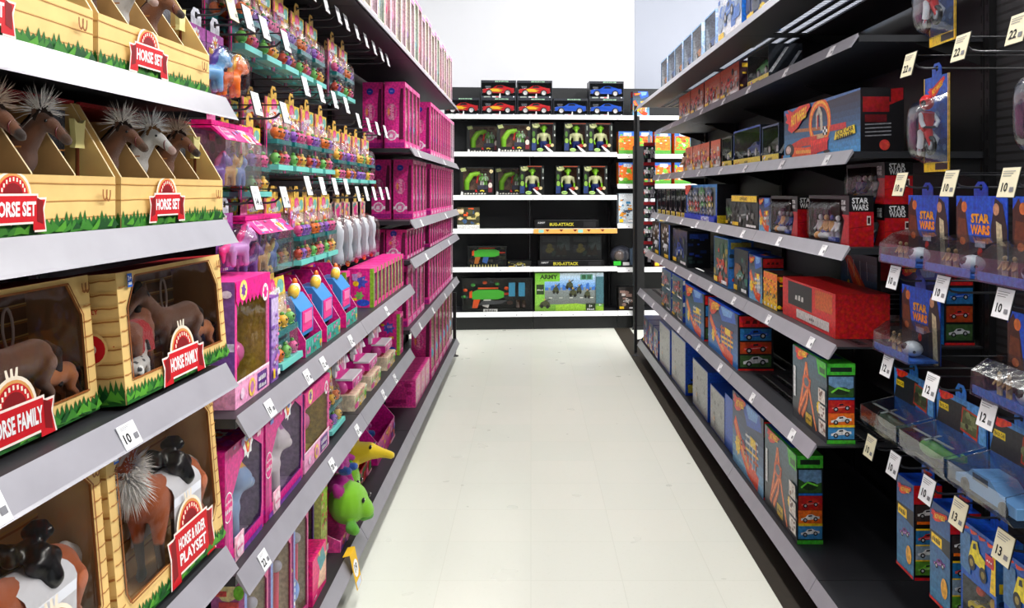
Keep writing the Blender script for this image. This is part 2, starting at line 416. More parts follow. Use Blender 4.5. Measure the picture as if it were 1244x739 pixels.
def doll_mesh(key, skin, hair, dress, legs, low=False):
    """a small fashion doll facing -y, about one unit tall"""
    def f():
        caps = [((0,0,.86),(0,-.005,.9),.062,.066,skin), ((0,0,.80),(0,0,.74),.028,.03,skin), ((0,.0,.70),(0,0,.58),.075,.055,dress), ((0,0,.58),(0,0,.36),.06,.15,dress),
                ((0,.03,.93),(0,.045,.66),.072,.06,hair), ((.05,.03,.9),(.07,.04,.7),.04,.03,hair), ((-.05,.03,.9),(-.07,.04,.7),.04,.03,hair)]
        for s_ in (-1, 1):
            caps += [((.085*s_,0,.71),(.14*s_,-.01,.54),.026,.021,skin), ((.14*s_,-.01,.54),(.15*s_,-.06,.40),.02,.018,skin), ((.05*s_,0,.36),(.05*s_,0,.16),.042,.03,legs), ((.05*s_,0,.16),(.05*s_,0,.03),.028,.02,legs), ((.05*s_,0,.02),(.05*s_,-.045,.015),.024,.018,dress)]
        return blob(key, caps, .018, 'plastic', 1)
    return B(key, f)
def ghoul_mesh(key):
    G, SH = (140,216,40), (214,220,170)
    def f():
        caps = [((0,0,.82),(0,-.01,.88),.085,.1,G), ((0,-.05,.76),(0,-.06,.74),.06,.05,G), ((0,0,.70),(0,0,.64),.04,.05,G), ((-.1,0,.60),(.1,0,.60),.085,.085,SH), ((0,0,.58),(0,0,.40),.12,.1,SH), ((0,0,.36),(0,0,.32),.11,.11,(30,50,120)),
                ((.1,0,.84),(.105,0,.86),.03,.03,G), ((-.1,0,.84),(-.105,0,.86),.03,.03,G)]
        for s_ in (-1, 1):
            caps += [((.19*s_,0,.6),(.23*s_,-.02,.42),.05,.04,SH), ((.23*s_,-.02,.42),(.22*s_,-.12,.32),.04,.032,G), ((.22*s_,-.13,.31),(.21*s_,-.17,.29),.042,.03,G),
                     ((.07*s_,0,.32),(.085*s_,0,.16),.075,.055,(30,50,120)), ((.085*s_,0,.16),(.09*s_,0,.03),.05,.04,(30,50,120)), ((.09*s_,0,.025),(.09*s_,-.08,.02),.04,.035,(50,36,30))]
        return blob(key, caps, .02, 'plastic', 2)
    return B(key, f)
def fruit_figs(mb, x, y, z, s, seed):
    rg = random.Random(seed); c = rg.choice([(240,120,30),(206,70,40),(250,196,60),(236,80,150),(150,90,200),(120,200,90)])
    mb.ell((x,y,z+s*.55), (s*.5,s*.45,s*.5), c, seg=9, rings=6); mb.ell((x,y,z+s*1.08), (s*.22,s*.2,s*.2), rg.choice([(90,170,60),(120,70,40),(250,220,120)]), seg=7, rings=5)
    for k in (-1, 1):
        mb.ell((x+k*s*.2,y-s*.4,z+s*.62), s*.1, BLACK, seg=6, rings=4); mb.ell((x+k*s*.25,y-s*.1,z+s*.06), (s*.18,s*.2,s*.1), c, seg=6, rings=4)

def car_mesh(key, body, roof, flame=None, scoop=True, L=1.0):
    """a die-cast muscle car, nose towards -x, one unit long: shell, glass, wheels, engine scoop"""
    def f():
        m = MB()
        prof = [(-.5,.10),(-.5,.19),(-.47,.225),(-.2,.245),(-.06,.335),(.10,.35),(.24,.30),(.40,.255),(.5,.25),(.5,.13),(.46,.09)]
        for k, (a, b, w) in enumerate([(-.19,.19,1)]):
            pass
        def sec(t): return .19 if t < .25 else .19-(t-.25)*.55
        n = len(prof); vs = []
        for s_ in (-1, 1):
            for x, z in prof: vs.append((x, s_*sec(z)*(.93 if abs(x) > .45 else 1), z))
        fs = [tuple(range(n)), tuple(range(n, 2*n))[::-1]]+[(i, n+i, n+(i+1) % n, (i+1) % n) for i in range(n)]
        m.add(vs, fs, body, 'plastic')
        for s_ in (-1, 1):                           # side glass, stripe and wheels
            y = lambda z: s_*(sec(z)+.003)
            q = [(-.09,.262),(-.03,.322),(.09,.332),(.17,.29),(.14,.262)]
            m.poly([(a, y(b), b) for a, b in (q if s_ < 0 else q[::-1])], (30,32,40), 'plastic')
            if flame:
                q = [(-.27,.14),(.12,.13),(.02,.16),(.16,.19),(-.02,.205),(.05,.225),(-.2,.235),(-.28,.2)]
                m.poly([(a, y(b)*1.002, b) for a, b in (q if s_ < 0 else q[::-1])], flame, 'plastic')
            for x in (-.30, .29):
                m.lathe([(.0,-.035),(.1,-.035),(.105,-.02),(.105,.03),(.085,.036),(0,.036)], (x, s_*.165, .1), (22,22,24), 'plastic', 16, 'y')
                m.lathe([(.0,.0),(.066,.0),(.07,-.004),(.07,.008),(.0,.008)], (x, s_*.203, .1), (214,216,220), 'plastic', 12, 'y')
        m.add([(-.06,-.15,.335),(-.2,-.165,.247),(-.2,.165,.247),(-.06,.15,.335)], [(0,1,2,3)], (30,32,40), 'plastic')
        m.add([(.24,-.15,.303),(.24,.15,.303),(.10,.14,.353),(.10,-.14,.353)], [(0,1,2,3)], roof, 'plastic')
        m.poly([(-.06,-.14,.339),(-.06,.14,.339),(.10,.138,.355),(.10,-.138,.355)][::-1], roof, 'plastic')
        if scoop:
            m.box(-.4,-.06,.235,-.25,.06,.29, (150,152,158), 'chrome'); m.box(-.42,-.08,.29,-.24,.08,.33, (170,172,178), 'chrome')
            for k in range(4): m.tube([(-.38+k*.035,-.08,.25),(-.38+k*.035,-.11,.22)], .012, (200,200,205), 'chrome', 6)
        for s_ in (-1, 1): m.ell((-.5, s_*.12, .19), (.012,.035,.03), (250,240,200), 'plastic', 8, 6)
        m.box(-.515,-.17,.09,-.49,.17,.125, (190,192,198), 'chrome'); m.box(.49,-.17,.1,.515,.17,.14, (190,192,198), 'chrome')
        return m.mesh(key)
    return B(key, f)

# ------------------------------------------------------------------ printed art
def sign(pr, u, v, wd, lines, ang=0):
    """red ribbon sign with a dome on top, white outline and lettering"""
    ca, sa = math.cos(ang), math.sin(ang)
    def T(pts): return [(u+(x*ca-y*sa)*wd/pr.w, v+(x*sa+y*ca)*wd/pr.h) for x, y in pts]
    H = .135 if len(lines) == 1 else .2
    rib = [(-.5,-H-.09),(-.30,-H-.09),(-.30,-H+.0),(.30,-H+.0),(.30,-H-.09),(.5,-H-.09),(.46,-.0),(.5,H-.04),(.36,H-.04),(.36,H),(-.36,H),(-.36,H-.04),(-.5,H-.04),(-.46,0)]
    def grow(P, k): return [(x+k*(1 if x > 0 else -1), y+k*(1 if y > 0 else -1)) for x, y in P]
    dome = lambda r_: [(r_*math.cos(math.pi*i/14), H-.02+r_*.95*math.sin(math.pi*i/14)) for i in range(15)]
    pr.poly(T(dome(.30)), (250,236,214)); pr.poly(T(dome(.265)), (226,160,90)); 
    for k in (-1, 0, 1): pr.poly(T([(k*.05-.02, H+.24), (k*.05+.02, H+.24), (k*.07+.014, H+.33), (k*.07-.014, H+.33)]), (250,236,214))
    pr.poly(T(dome(.235)), RED); pr.poly(T(dome(.16)), DKRED)
    for i in range(9):
        a = math.pi*(i+1.5)/11; pr.poly(T([(.195*math.cos(a)-.012, H-.02+.19*math.sin(a)-.02), (.195*math.cos(a)+.012, H-.02+.19*math.sin(a)-.02), (.195*math.cos(a)+.012, H-.02+.19*math.sin(a)+.02), (.195*math.cos(a)-.012, H-.02+.19*math.sin(a)+.02)]), (250,236,214))
    pr.poly(T(grow(rib, .022)), (250,236,226)); pr.poly(T(rib), RED)
    for s_ in (-1, 1): pr.poly(T([(s_*.36,-H),(s_*.46,-H-.03),(s_*.46,H-.06),(s_*.36,H-.02)][::s_]), DKRED)
    k = len(lines)
    for i, t in enumerate(lines):
        y = ((k-1)/2-i)*.155
        p = T([(0, y)])[0]; pr.text(t, p[0], p[1], wd=wd*(.68 if k == 1 else .6), ht=wd*(.155 if k == 1 else .12), col=WHITE, bold=.035, ang=ang)
def planks(pr, u0, v0, u1, v1, n=4, base=TAN, seed=1):
    rg = random.Random(seed)
    pr.rect(u0, v0, u1, v1, base)
    for i in range(1, n+1):
        v = v0+(v1-v0)*i/(n+.5)
        pts = [(u0+(u1-u0)*k/8, v+rg.uniform(-.006,.006)) for k in range(9)]
        pr.stroke(pts, pr.h*.012, WOODLN); pr.stroke([(a, b+.016) for a, b in pts], pr.h*.012, TAN2)
def grass(pr, v0, seed=2, u0=0, u1=1):
    rg = random.Random(seed); n = int(26*pr.w/.3)+4
    pts = [(u0, 0), (u1, 0)]; pts2 = [(u0, 0), (u1, 0)]
    for i in range(n, -1, -1):
        u = u0+(u1-u0)*i/n
        pts += [(u, v0*rg.uniform(.65, .85))]; 
        if i: pts += [(u-(u1-u0)*.5/n, v0*rg.uniform(.95, 1.45))]
    pr.poly(pts, GRASS)
    for i in range(n): 
        u = u0+(u1-u0)*(i+rg.random())/n; w_ = .012/pr.w
        pr.poly([(u-w_, v0*rg.uniform(.1,.4)), (u+w_, v0*rg.uniform(.1,.4)), (u+rg.uniform(-1,1)*w_, v0*rg.uniform(.7,1.0))], rg.choice([GRASS2, (60,130,44), (24,78,34)]))
def shoes(pr, u, v, s):
    for dx, ry in ((-.35, 1), (.35, 1)):
        pts = [(u+s*(dx+.42*math.cos(a))/pr.w, v+s*(-.1*dx+.95*math.sin(a))/pr.h) for a in [math.pi*(.9+1.2*i/9) for i in range(10)]]
        pr.stroke(pts, s*.26, (150,92,44))
def age_badge(pr, u, v, s, col=BLUE):
    pr.rect(u-s*.5/pr.w, v-s*.75/pr.h, u+s*.5/pr.w, v+s*.75/pr.h, col); pr.text('3+', u, v+s*.25/pr.h, wd=s*.7, col=WHITE); pr.rect(u-s*.35/pr.w, v-s*.5/pr.h, u+s*.35/pr.w, v-s*.2/pr.h, WHITE)
def flame_logo(pr, u, v, wd, ang=.12, text=True):
    ca, sa = math.cos(ang), math.sin(ang)
    T = lambda P: [(u+(x*ca-y*sa)*wd/pr.w, v+(x*sa+y*ca)*wd/pr.h) for x, y in P]
    pr.poly(T([(-.52,.16),(-.36,.12),(-.42,.2),(-.2,.13),(.1,.17),(.5,.2),(.53,.1),(.25,-.02),(0,-.12),(-.25,-.16),(-.42,-.1),(-.38,-.02),(-.52,.02),(-.44,.06)]), (226,30,30))
    pr.poly(T([(-.26,.1),(.1,.145),(.48,.17),(.49,.11),(.22,.0),(0,-.085),(-.22,-.12),(-.3,-.03)]), (224,60,16))
    pr.poly(T([(-.38,.06),(-.3,.1),(-.24,.06),(-.26,-.08),(-.34,-.06)]), (230,20,30))
    if text:
        p = T([(.06,.03)])[0]; pr.text('HOT WHEELS', p[0], p[1], wd=wd*.64, ht=wd*.15, col=(255,214,40), bold=.035, ang=ang+.08, shear=.25)
def tiny_car(pr, u, v, wd, col, ang=0):
    ca, sa = math.cos(ang), math.sin(ang)
    T = lambda P: [(u+(x*ca-y*sa)*wd/pr.w, v+(x*sa+y*ca)*wd/pr.h) for x, y in P]
    pr.poly(T([(-.5,-.06),(.5,-.08),(.5,.04),(.3,.08),(.14,.2),(-.12,.2),(-.26,.08),(-.5,.05)]), col)
    pr.poly(T([(-.1,.09),(.12,.09),(.1,.17),(-.08,.17)]), (24,26,36)); pr.poly(T([(-.45,-.01),(.45,-.03),(.45,.01),(-.45,.03)]), tuple(min(255, int(c*.5+120)) for c in col))
    for x in (-.28, .28):
        q = T([(x,-.07)])[0]; pr.disc(q[0], q[1], wd*.12, (16,16,18), 10); pr.disc(q[0], q[1], wd*.06, (190,190,196), 8)
def splash(pr, n, cols, seed, u0=0, v0=0, u1=1, v1=1, s=.02, k=.6):
    rg = random.Random(seed)
    for _ in range(n):
        u, v = rg.uniform(u0, u1), rg.uniform(v0, v1); c = rg.choice(cols); r_ = s*rg.uniform(.4, 1.2); t = rg.random()
        ru, rv = min(r_/pr.w, u-0, 1-u), min(r_/pr.h, v-0, 1-v)
        if ru <= 0 or rv <= 0: continue
        if t < k: pr.ell(u, v, ru, rv*rg.uniform(.5, 1), c, 9)
        else: pr.rect(u-ru, v-rv*.5, u+ru, v+rv*.5, c)
def heart_logo(pr, u, v, s):
    """flame-like heart emblem over a small ribbon, as on the pony packs"""
    pr.star(u, v, s*.62, WHITE, 8, .74)
    pr.poly([(u-s*.45/pr.w, v+s*.25/pr.h), (u-s*.1/pr.w, v+s*.08/pr.h), (u+s*.02/pr.w, v+s*.4/pr.h), (u+s*.12/pr.w, v+s*.1/pr.h), (u+s*.45/pr.w, v+s*.3/pr.h), (u+s*.1/pr.w, v-s*.35/pr.h), (u-s*.1/pr.w, v-s*.35/pr.h)], (240,50,40))
    pr.poly([(u-s*.25/pr.w, v+s*.1/pr.h), (u, v+s*.2/pr.h), (u+s*.25/pr.w, v+s*.1/pr.h), (u, v-s*.3/pr.h)], (250,170,30)); pr.ell(u, v-.02*s/pr.h, s*.1/pr.w, s*.12/pr.h, (255,236,90))
def script_logo(pr, u, v, s, txt='my little\nPONY'):
    pr.ell(u, v, s*.5/pr.w, s*.62/pr.h, WHITE); pr.ell(u, v, s*.45/pr.w, s*.56/pr.h, HOT)
    a, b = txt.split('\n'); pr.text(a, u, v+s*.2/pr.h, wd=s*.7, ht=s*.16, col=WHITE); pr.text(b, u, v-s*.08/pr.h, wd=s*.74, ht=s*.26, col=WHITE, bold=.04)

# ------------------------------------------------------------------ packages (x across the front, y into the shelf, z up; front face at y = 0)
def ring(mb, outer, inner, y, col, mat='card'):
    n = len(outer)
    for i in range(n):
        j = (i+1) % n; mb.poly([(outer[i][0],y,outer[i][1]), (outer[j][0],y,outer[j][1]), (inner[j][0],y,inner[j][1]), (inner[i][0],y,inner[i][1])], col, mat)
def shell(w, h, d, col, inn, inner, outer=None, th=.003, cols=None, edge=None):
    """an open-fronted carton: printed outside, its own colour inside, front frame round the window outline"""
    mb = MB(); cols = cols or {}
    q = {'b': [(0,0,0),(0,d,0),(w,d,0),(w,0,0)], 't': [(0,0,h),(w,0,h),(w,d,h),(0,d,h)], 'l': [(0,d,0),(0,0,0),(0,0,h),(0,d,h)], 'r': [(w,0,0),(w,d,0),(w,d,h),(w,0,h)], 'k': [(w,d,0),(0,d,0),(0,d,h),(w,d,h)]}
    for k, p in q.items(): mb.poly(p, cols.get(k, col))
    a = th
    mb.poly([(a,d-a,a),(w-a,d-a,a),(w-a,d-a,h-a),(a,d-a,h-a)], inn); mb.poly([(a,a,a),(a,d-a,a),(a,d-a,h-a),(a,a,h-a)], inn); mb.poly([(w-a,d-a,a),(w-a,a,a),(w-a,a,h-a),(w-a,d-a,h-a)], inn)
    mb.poly([(a,a,a),(w-a,a,a),(w-a,d-a,a),(a,d-a,a)], inn); mb.poly([(a,d-a,h-a),(w-a,d-a,h-a),(w-a,a,h-a),(a,a,h-a)], inn)
    if inner:
        outer = outer or [(0,0),(w,0),(w,h),(0,h)]
        ring(mb, outer, inner, 0, col)
        n = len(inner); e = edge or tuple(int(c*.7) for c in col)
        for i in range(n):
            j = (i+1) % n; mb.poly([(inner[i][0],0,inner[i][1]), (inner[j][0],0,inner[j][1]), (inner[j][0],.004,inner[j][1]), (inner[i][0],.004,inner[i][1])], e)
    return mb
def pane(inner, y=.003, mat='pane'):
    mb = MB(); mb.poly([(a, y, b) for a, b in inner], WHITE, mat); return mb
def back_art(w, h, d, mb):                            # a print face on the inside back wall, facing the window
    return Pr(mb, (.003, d-.0032, .003), (1,0,0), (0,0,1), w-.006, h-.006)

PLANKIN = (196,160,110)
def horse_tray(w=.365, h=.19, d=.27, fp=.08, sx=.066):
    root = empty('horse_set_tray', 'toy box')
    mb = MB()
    side = [(0,0),(d,0),(d,h),(sx,h),(0,fp)]
    for x0, x1 in ((0,.0035), (w-.0035,w)): mb.prism(side, x0, x1, TAN, ecol=(250,226,176))
    mb.box(.0035,0,0,w-.0035,.0035,fp, TAN); mb.box(.0035,.0035,0,w-.0035,d,.003, PLANKIN); mb.box(.0035,d-.0035,.003,w-.0035,d,h, (120,84,60))
    mb.box(.0035,sx,h-.003,w-.0035,d-.0035,h, (150,30,36)); mb.box(0,sx-.004,h-.0015,w,sx+.002,h+.0025, (150,26,34))
    pr = Pr(mb, (0,0,0), (1,0,0), (0,0,1), w, fp)
    planks(pr, 0, 0, 1, 1, 3); grass(pr, .3, 4); sign(pr, .36, .47, .118, ['HORSE SET']); shoes(pr, .9, .72, .012)
    for x_, N in ((w, 'r'),):
        p2 = Pr(mb, (w,0,0), (0,1,0), (0,0,1), d, fp); planks(p2, 0, 0, 1, 1, 3, seed=6); grass(p2, .3, 7)
    p3 = Pr(mb, (0,sx,0), (0,-1,0), (0,0,1), sx, fp); planks(p3, 0, 0, 1, 1, 3, seed=8); grass(p3, .3, 9)
    mb.build('tray', root)
    for k in (1, 2, 3):
        x = w*k/4; m = MB(); m.prism([(.005,.0035),(d-.005,.0035),(d-.005,h-.02),(sx,h-.02),(.005,fp+.002)], x-.0015, x+.0015, (206,164,104), ecol=(252,230,184))
        for t in (.3, .6): m.box(x+.0016,.02,h*t,x+.002,d-.02,h*t+.002, WOODLN)
        m.build('divider', root)
    kraft(root); return root
def kraft(root):
    for o in [root]+list(root.children):
        if o.type == 'MESH':
            for i, mt in enumerate(o.data.materials):
                if mt == MATS['card']: o.data.materials[i] = MATS['kraft']
def stable_box(kind, w=.372, h=.2, d=.1):
    root = empty('horse_family_box' if kind == 'fam' else 'horse_and_rider_box', 'toy box')
    b = .022
    if kind == 'fam':
        inner = [(b,.034),(w-b,.034),(w-b,h*.72),(w-b-.03,h-.008),(b+.03,h-.008),(b,h*.72)]
        outer = [(0,0),(w,0),(w,h*.72),(w,h),(0,h),(0,h*.72)]
    else:
        inner = [(b+.012,.04),(w-b-.02,.05),(w-b,.075),(w-b,h*.86),(w-b-.03,h-.01),(b+.03,h-.01),(b,h*.86),(b,.06)]
        outer = [(0,0),(w,0),(w,.05),(w,h*.86),(w,h),(0,h),(0,h*.86),(0,.05)]
    mb = shell(w, h, d, TAN, (150,112,78) if kind == 'fam' else (206,170,120), inner, outer, edge=(150,90,44), cols={'t': (190,24,34)})
    pr = Pr(mb, (0,0,0), (1,0,0), (0,0,1), w, h)
    nl = 9 if kind == 'fam' else 13
    for i in range(1, nl):
        v = i/nl
        for u0, u1 in ((.004, b/w-.004), (1-b/w+.004, .996)): pr.stroke([(u0, v), ((u0+u1)/2, v-.004), (u1, v+.003)], .0022, WOODLN)
    n = len(inner)                                   # brown line round the window
    pts = [(x/w, z/h) for x, z in inner]; pts.append(pts[0]); pr.stroke([(p[0]+(.5-p[0])*-.0, p[1]) for p in pts], .003, (150,88,40))
    gr = .03/h; rgp = Pr(mb, (0,0,0), (1,0,0), (0,0,1), w, h, e=.0012)
    grass(rgp, gr*.72, 12)
    shoes(rgp, 1-.045, .93, .011); age_badge(rgp, .075 if kind == 'fam' else .05, .93, .014)
    for nm in ('l', 'r'):
        p = faces(mb, w, h, d)[nm]; planks(p, 0, 0, 1, 1, 9, seed=3); grass(p, .14, 5)
        p.text('FAMILY' if kind == 'fam' else 'RIDER', .55, .72, wd=.03, col=RED); p.disc(.9 if nm == 'l' else .1, .45, .001, RED)
        if kind == 'fam': p.disc(.55, .44, .026, (236,200,130), 18); p.disc(.55, .44, .022, RED, 18); p.disc(.55, .44, .008, (240,220,200))
    ba = back_art(w, h, d, mb); planks(ba, 0, 0, 1, 1, 8, base=(120,84,58) if kind == 'fam' else (214,178,124), seed=9)
    mb.build('carton', root)
    pane(inner).build('window_pane', root)
    s = MB(); sp = Pr(s, (0,-.0022,0), (1,0,0), (0,0,1), w, h)
    if kind == 'fam': sign(sp, .50, .15, .15, ['HORSE FAMILY'])
    else: sign(sp, .64, .17, .17, ['HORSE & RIDER', 'PLAYSET'])
    s.build('sign', root)
    BR = (182,98,44)
    if kind == 'fam':
        a = add_horse(root, 'bay', BR, (40,28,22), (60,40,30), (22,18,16), (.235,.040,.006), math.pi*.95, .125, 1)
        add_horse(root, 'foal', (222,130,64), (210,130,70), (90,60,40), (40,28,22), (.315,.038,.006), math.pi*.9, .078, .6)
        add_horse(root, 'mare', (146,80,42), (70,42,28), (60,40,30), (26,20,18), (.115,.045,.006), .2, .118, 1)
        m = MB()                                     # red saddle cloth of the left horse
        vs = []; 
        for i in range(9):
            a_ = math.pi*(i/8); 
            for x in (.085,.13): vs.append((x, .045-.028*math.cos(a_)*1.02, .082+.033*math.sin(a_)-(.02 if i in (0,8) else 0)))
        m.add(vs, [(2*i,2*i+1,2*i+3,2*i+2) for i in range(8)], (170,26,34), 'plush'); m.build('saddle_cloth', root)
        link(dog_mesh('dog'), 'dog', root, (.075,.018,.004), (0,0,.2), .08)
        m = MB(); m.tube([(.12,.09,.16),(.15,.088,.15),(.18,.088,.155),(.2,.088,.15)], .003, (170,110,60)); m.tube([(.14,.09,.17),(.143,.088,.14)], .003, (170,110,60)); m.tube([(.185,.09,.17),(.187,.088,.14)], .003, (170,110,60)); m.build('hitching_rail', root)
        m = MB(); m.tube([(.315+.011*math.cos(t), .088, .135+.03*math.sin(t)) for t in [2*math.pi*i/14 for i in range(14)]], .0022, (220,200,190), closed=True, seg=6); m.build('lasso', root)
    else:
        o = add_horse(root, 'chestnut', (206,102,42), (60,36,26), (60,40,30), (240,236,232), (.245,.046,.006), math.pi, .185, .5)
        tuft((.125,.042,.2), 700, .055, (252,250,248), .8, .0018, (-.6,-.3,-.2), 4).build('long_mane', root)
        tuft((.14,.042,.215), 420, .04, (252,250,248), .9, .0016, (-.2,-.3,.1), 5).build('forelock', root)
        def drape(x0, x1, r0, ln, col, name, zt=.0):
            m = MB(); vs = []; n_ = 14; k_ = 5
            for j in range(k_+1):
                x = x0+(x1-x0)*j/k_
                for i in range(n_+1):
                    a_ = math.pi*(-.12+1.24*i/n_); y = -r0*math.cos(a_); z = r0*math.sin(a_)*.95
                    if i in (0, n_): z -= ln
                    vs.append((x+.01*math.sin(i*.6), .046+y, .134+zt+z))
            m.add(vs, [(j*(n_+1)+i, (j+1)*(n_+1)+i, (j+1)*(n_+1)+i+1, j*(n_+1)+i+1) for j in range(k_) for i in range(n_)], col, 'paper', True); m.build(name, root)
        drape(.192,.297,.0435,.062,(236,238,246),'saddle_blanket')
        me = B('saddle', lambda: blob('saddle', [((-.035,0,.012),(.03,0,.01),.018,.02,BLACK), ((.044,-.018,.03),(.044,.018,.03),.014,.014,BLACK), ((.05,-.01,.042),(.05,.01,.042),.01,.01,BLACK), ((-.045,-.008,.028),(-.05,.008,.036),.012,.012,BLACK), ((0,.03,0),(0,.05,-.04),.026,.022,BLACK), ((0,-.03,0),(0,-.05,-.04),.026,.022,BLACK), ((-.02,-.036,-.01),(.02,-.036,-.01),.02,.022,BLACK), ((0,-.05,-.035),(.004,-.05,-.075),.006,.006,(60,60,64))], .005, 'plastic', 3))
        link(me, 'saddle', root, (.262,.046,.186), (0,0,0), .72)
        for x, z, c, nm in ((.145,.235,(120,118,116),'riding_helmet'),(.185,.25,(70,66,66),'riding_helmet')):
            m = MB(); m.ell((x,.088,z), (.022,.014,.018), c); m.ell((x+.006,.082,z-.012), (.026,.014,.004), c); m.build(nm, root)
        for x, c in ((.06,(230,190,40)),(.10,(60,150,190))):
            m = MB(); m.ell((x,.09,.215), (.014,.005,.03), c); m.tube([(x,.09,.19),(x,.09,.15)], .006, c)
            m.build('grooming_brush', root)
        m = MB(); m.tube([(.25,.09,.23),(.28,.09,.255),(.31,.09,.26)], .004, (120,90,60)); m.ell((.245,.09,.225), (.012,.005,.012), (200,170,40)); m.build('riding_crop', root)
    kraft(root); return root
# ------------------------------------------------------------------ more packages
def carton(name, w, h, d, base, paint=None, cols=None, cat='toy box'):
    """a closed printed carton in one mesh"""
    mb = MB(); mb.box(0,0,0,w,d,h, base, cols=cols)
    if paint: paint(faces(mb, w, h, d))
    o = mb.build(name); o['category'] = cat
    return o
def bubble(w, h, d, cx, z0, y, n=2.6, mat='bag', nu=14, nv=10, ybulge=None):
    """a puffy clear blister standing off a card at depth y towards the viewer"""
    mb = MB(); vs = []
    for j in range(nv+1):
        for i in range(nu+1):
            a, b = -1+2*i/nu, -1+2*j/nv
            k = (max(0, 1-abs(a)**4)*max(0, 1-abs(b)**4))**.5
            vs.append((cx+a*w/2, y-d*k, z0+h/2+b*h/2))
    mb.add(vs, [(j*(nu+1)+i, j*(nu+1)+i+1, (j+1)*(nu+1)+i+1, (j+1)*(nu+1)+i) for j in range(nv) for i in range(nu)], WHITE, mat, True)
    return mb
def hang_tab(w, z, col, y=0):
    """card tab with a round hole that goes over a hook; hole centre at z = 0"""
    mb = MB(); n = 16; ro = [(-w/2,z),(w/2,z),(w/2,.0),(.012,.014),(-.012,.014),(-w/2,.0)]
    inner = [(.008*math.cos(2*math.pi*(k+.5)/6+math.pi), .008*math.sin(2*math.pi*(k+.5)/6+math.pi)) for k in range(6)]
    outer = [(-w/2,0),(-w/2,z),(w/2,z),(w/2,0),(.012,.014),(-.012,.014)]
    inner = [(-.008,0),(-.005,-.007),(.005,-.007),(.008,0),(.005,.007),(-.005,.007)]
    for yy in (y, y+.0012): ring(mb, outer, inner, yy, col)
    return mb
def hangcard(name, w, h, paint, tab=(230,180,210), back=(60,40,70), cat='toy pack', top=.02, shape=None):
    """a card hanging below a hook: root at the hook, card face at y = 0, z from -top down to -top-h"""
    root = empty(name, cat); mb = MB()
    pts = shape or [(-w/2,-top-h),(w/2,-top-h),(w/2,-top),(-w/2,-top)]
    mb.prism(pts, .0015, 0, back, ax='y'); pr = Pr(mb, (-w/2,0,-top-h), (1,0,0), (0,0,1), w, h)
    paint(pr); mb.build('card', root); hang_tab(.05, -top, tab).build('hang_tab', root)
    return root
def teal_pack(seed=1, w=.15, h=.2, teal=(34,128,128), alt=False):
    rg = random.Random(seed)
    def paint(pr):
        pr.rect(0,0,1,1, (226,196,160) if not alt else (220,190,196)); pr.rect(0,.0,1,.52, teal); pr.grad(0,.4,1,.56, teal, (150,190,176), 4)
        pr.rect(0,0,1,.12, LTEAL); pr.rect(0,.78,1,1, (240,206,70)); 
        pr.star(.5,.9,.026, HOT, 10, .8); pr.star(.5,.9,.017, (250,120,170), 8, .7); pr.ell(.2,.88,.16,.09,(246,196,60)); pr.ell(.82,.89,.14,.08,(120,190,180)); pr.text('Shopkins',.5,.83,wd=w*.55,col=WHITE,bold=.05,ang=.08)
        splash(pr, 16, [PINK, ORANGE, (190,60,60), LILAC, YEL], seed, .02,.56,.98,.8,.014); pr.rect(0,.0,.05,1,HOT)
        for i in range(3): pr.ell(.24+.27*i,.16,.1,.075,(238,120,40)); pr.ell(.24+.27*i,.22,.06,.03,(250,240,230)); pr.rect(.2+.27*i,.03,.29+.27*i,.1,(180,66,40))
    root = hangcard('collectible_toy_pack', w, h, paint, tab=(240,190,80), back=(190,60,130))
    t = MB(); fig = MB()
    t.box(-w*.44,-.03,-.02-h*.62,w*.44,-.0035,-.02-h*.56, teal, 'plastic'); t.box(-w*.44,-.034,-.02-h*.97,w*.44,-.0035,-.02-h*.9, LTEAL, 'plastic')
    t.build('tray', root)
    for j, z in enumerate((-.02-h*.555, -.02-h*.895)):
        for i in range(3): fruit_figs(fig, (-.3+.3*i)*w, -.018, z, .031, seed*31+j*7+i)
    fig.build('figurine', root)
    bubble(w*.94, h*.8, .036, 0, -.02-h*.995, -.002).build('blister', root)
    return root
def bottle_pack(seed=1, w=.1, h=.24):
    def paint(pr):
        pr.rect(0,0,1,1,(228,190,176)); pr.rect(0,0,1,.4,(70,150,150)); pr.star(.5,.88,.03,HOT,9,.8); splash(pr,10,[YEL,ORANGE,PINK,TEAL],seed,.05,.6,.95,.98,.013); pr.ell(.5,.1,.3,.07,(246,180,40)); pr.rect(0,0,1,.05,LTEAL)
    root = hangcard('bagged_figure_pack', w, h, paint, tab=(230,190,90), back=(150,60,110))
    m = MB(); m.lathe([(0,0),(.02,.002),(.021,.03),(.016,.06),(.021,.09),(.021,.12),(.012,.135),(.012,.15),(0,.152)], (0,-.036,-.02-h*.9), (206,214,220), 'plastic', 12); m.build('bottle', root)
    f = MB(); fruit_figs(f, 0, -.036, -.02-h*.985, .022, seed); f.build('figurine', root)
    bubble(w*.95, h*.8, .07, 0, -.02-h*.995, -.002).build('blister', root)
    return root
def pony_pack(key, body, mane, w=.095, h=.15):
    def paint(pr):
        pr.grad(0,0,1,1,(70,50,120),(190,90,180)); heart_logo(pr,.5,.86,.03); splash(pr,12,[PINK,YEL,LILAC,SKY],5,.05,.4,.95,.75,.01); pr.rect(0,0,1,.08,(120,60,160)); pr.text('PONY',.5,.05,ht=.008,col=WHITE)
    root = hangcard('pony_blister_pack', w, h, paint, tab=(220,220,230))
    link(pony_mesh(key, body, mane), 'toy_pony', root, (.0,-.032,-.02-h*.9), (0,0,-.5), .088)
    bubble(w*.9,h*.74,.07,0,-.02-h*.96,-.002).build('blister', root)
    return root
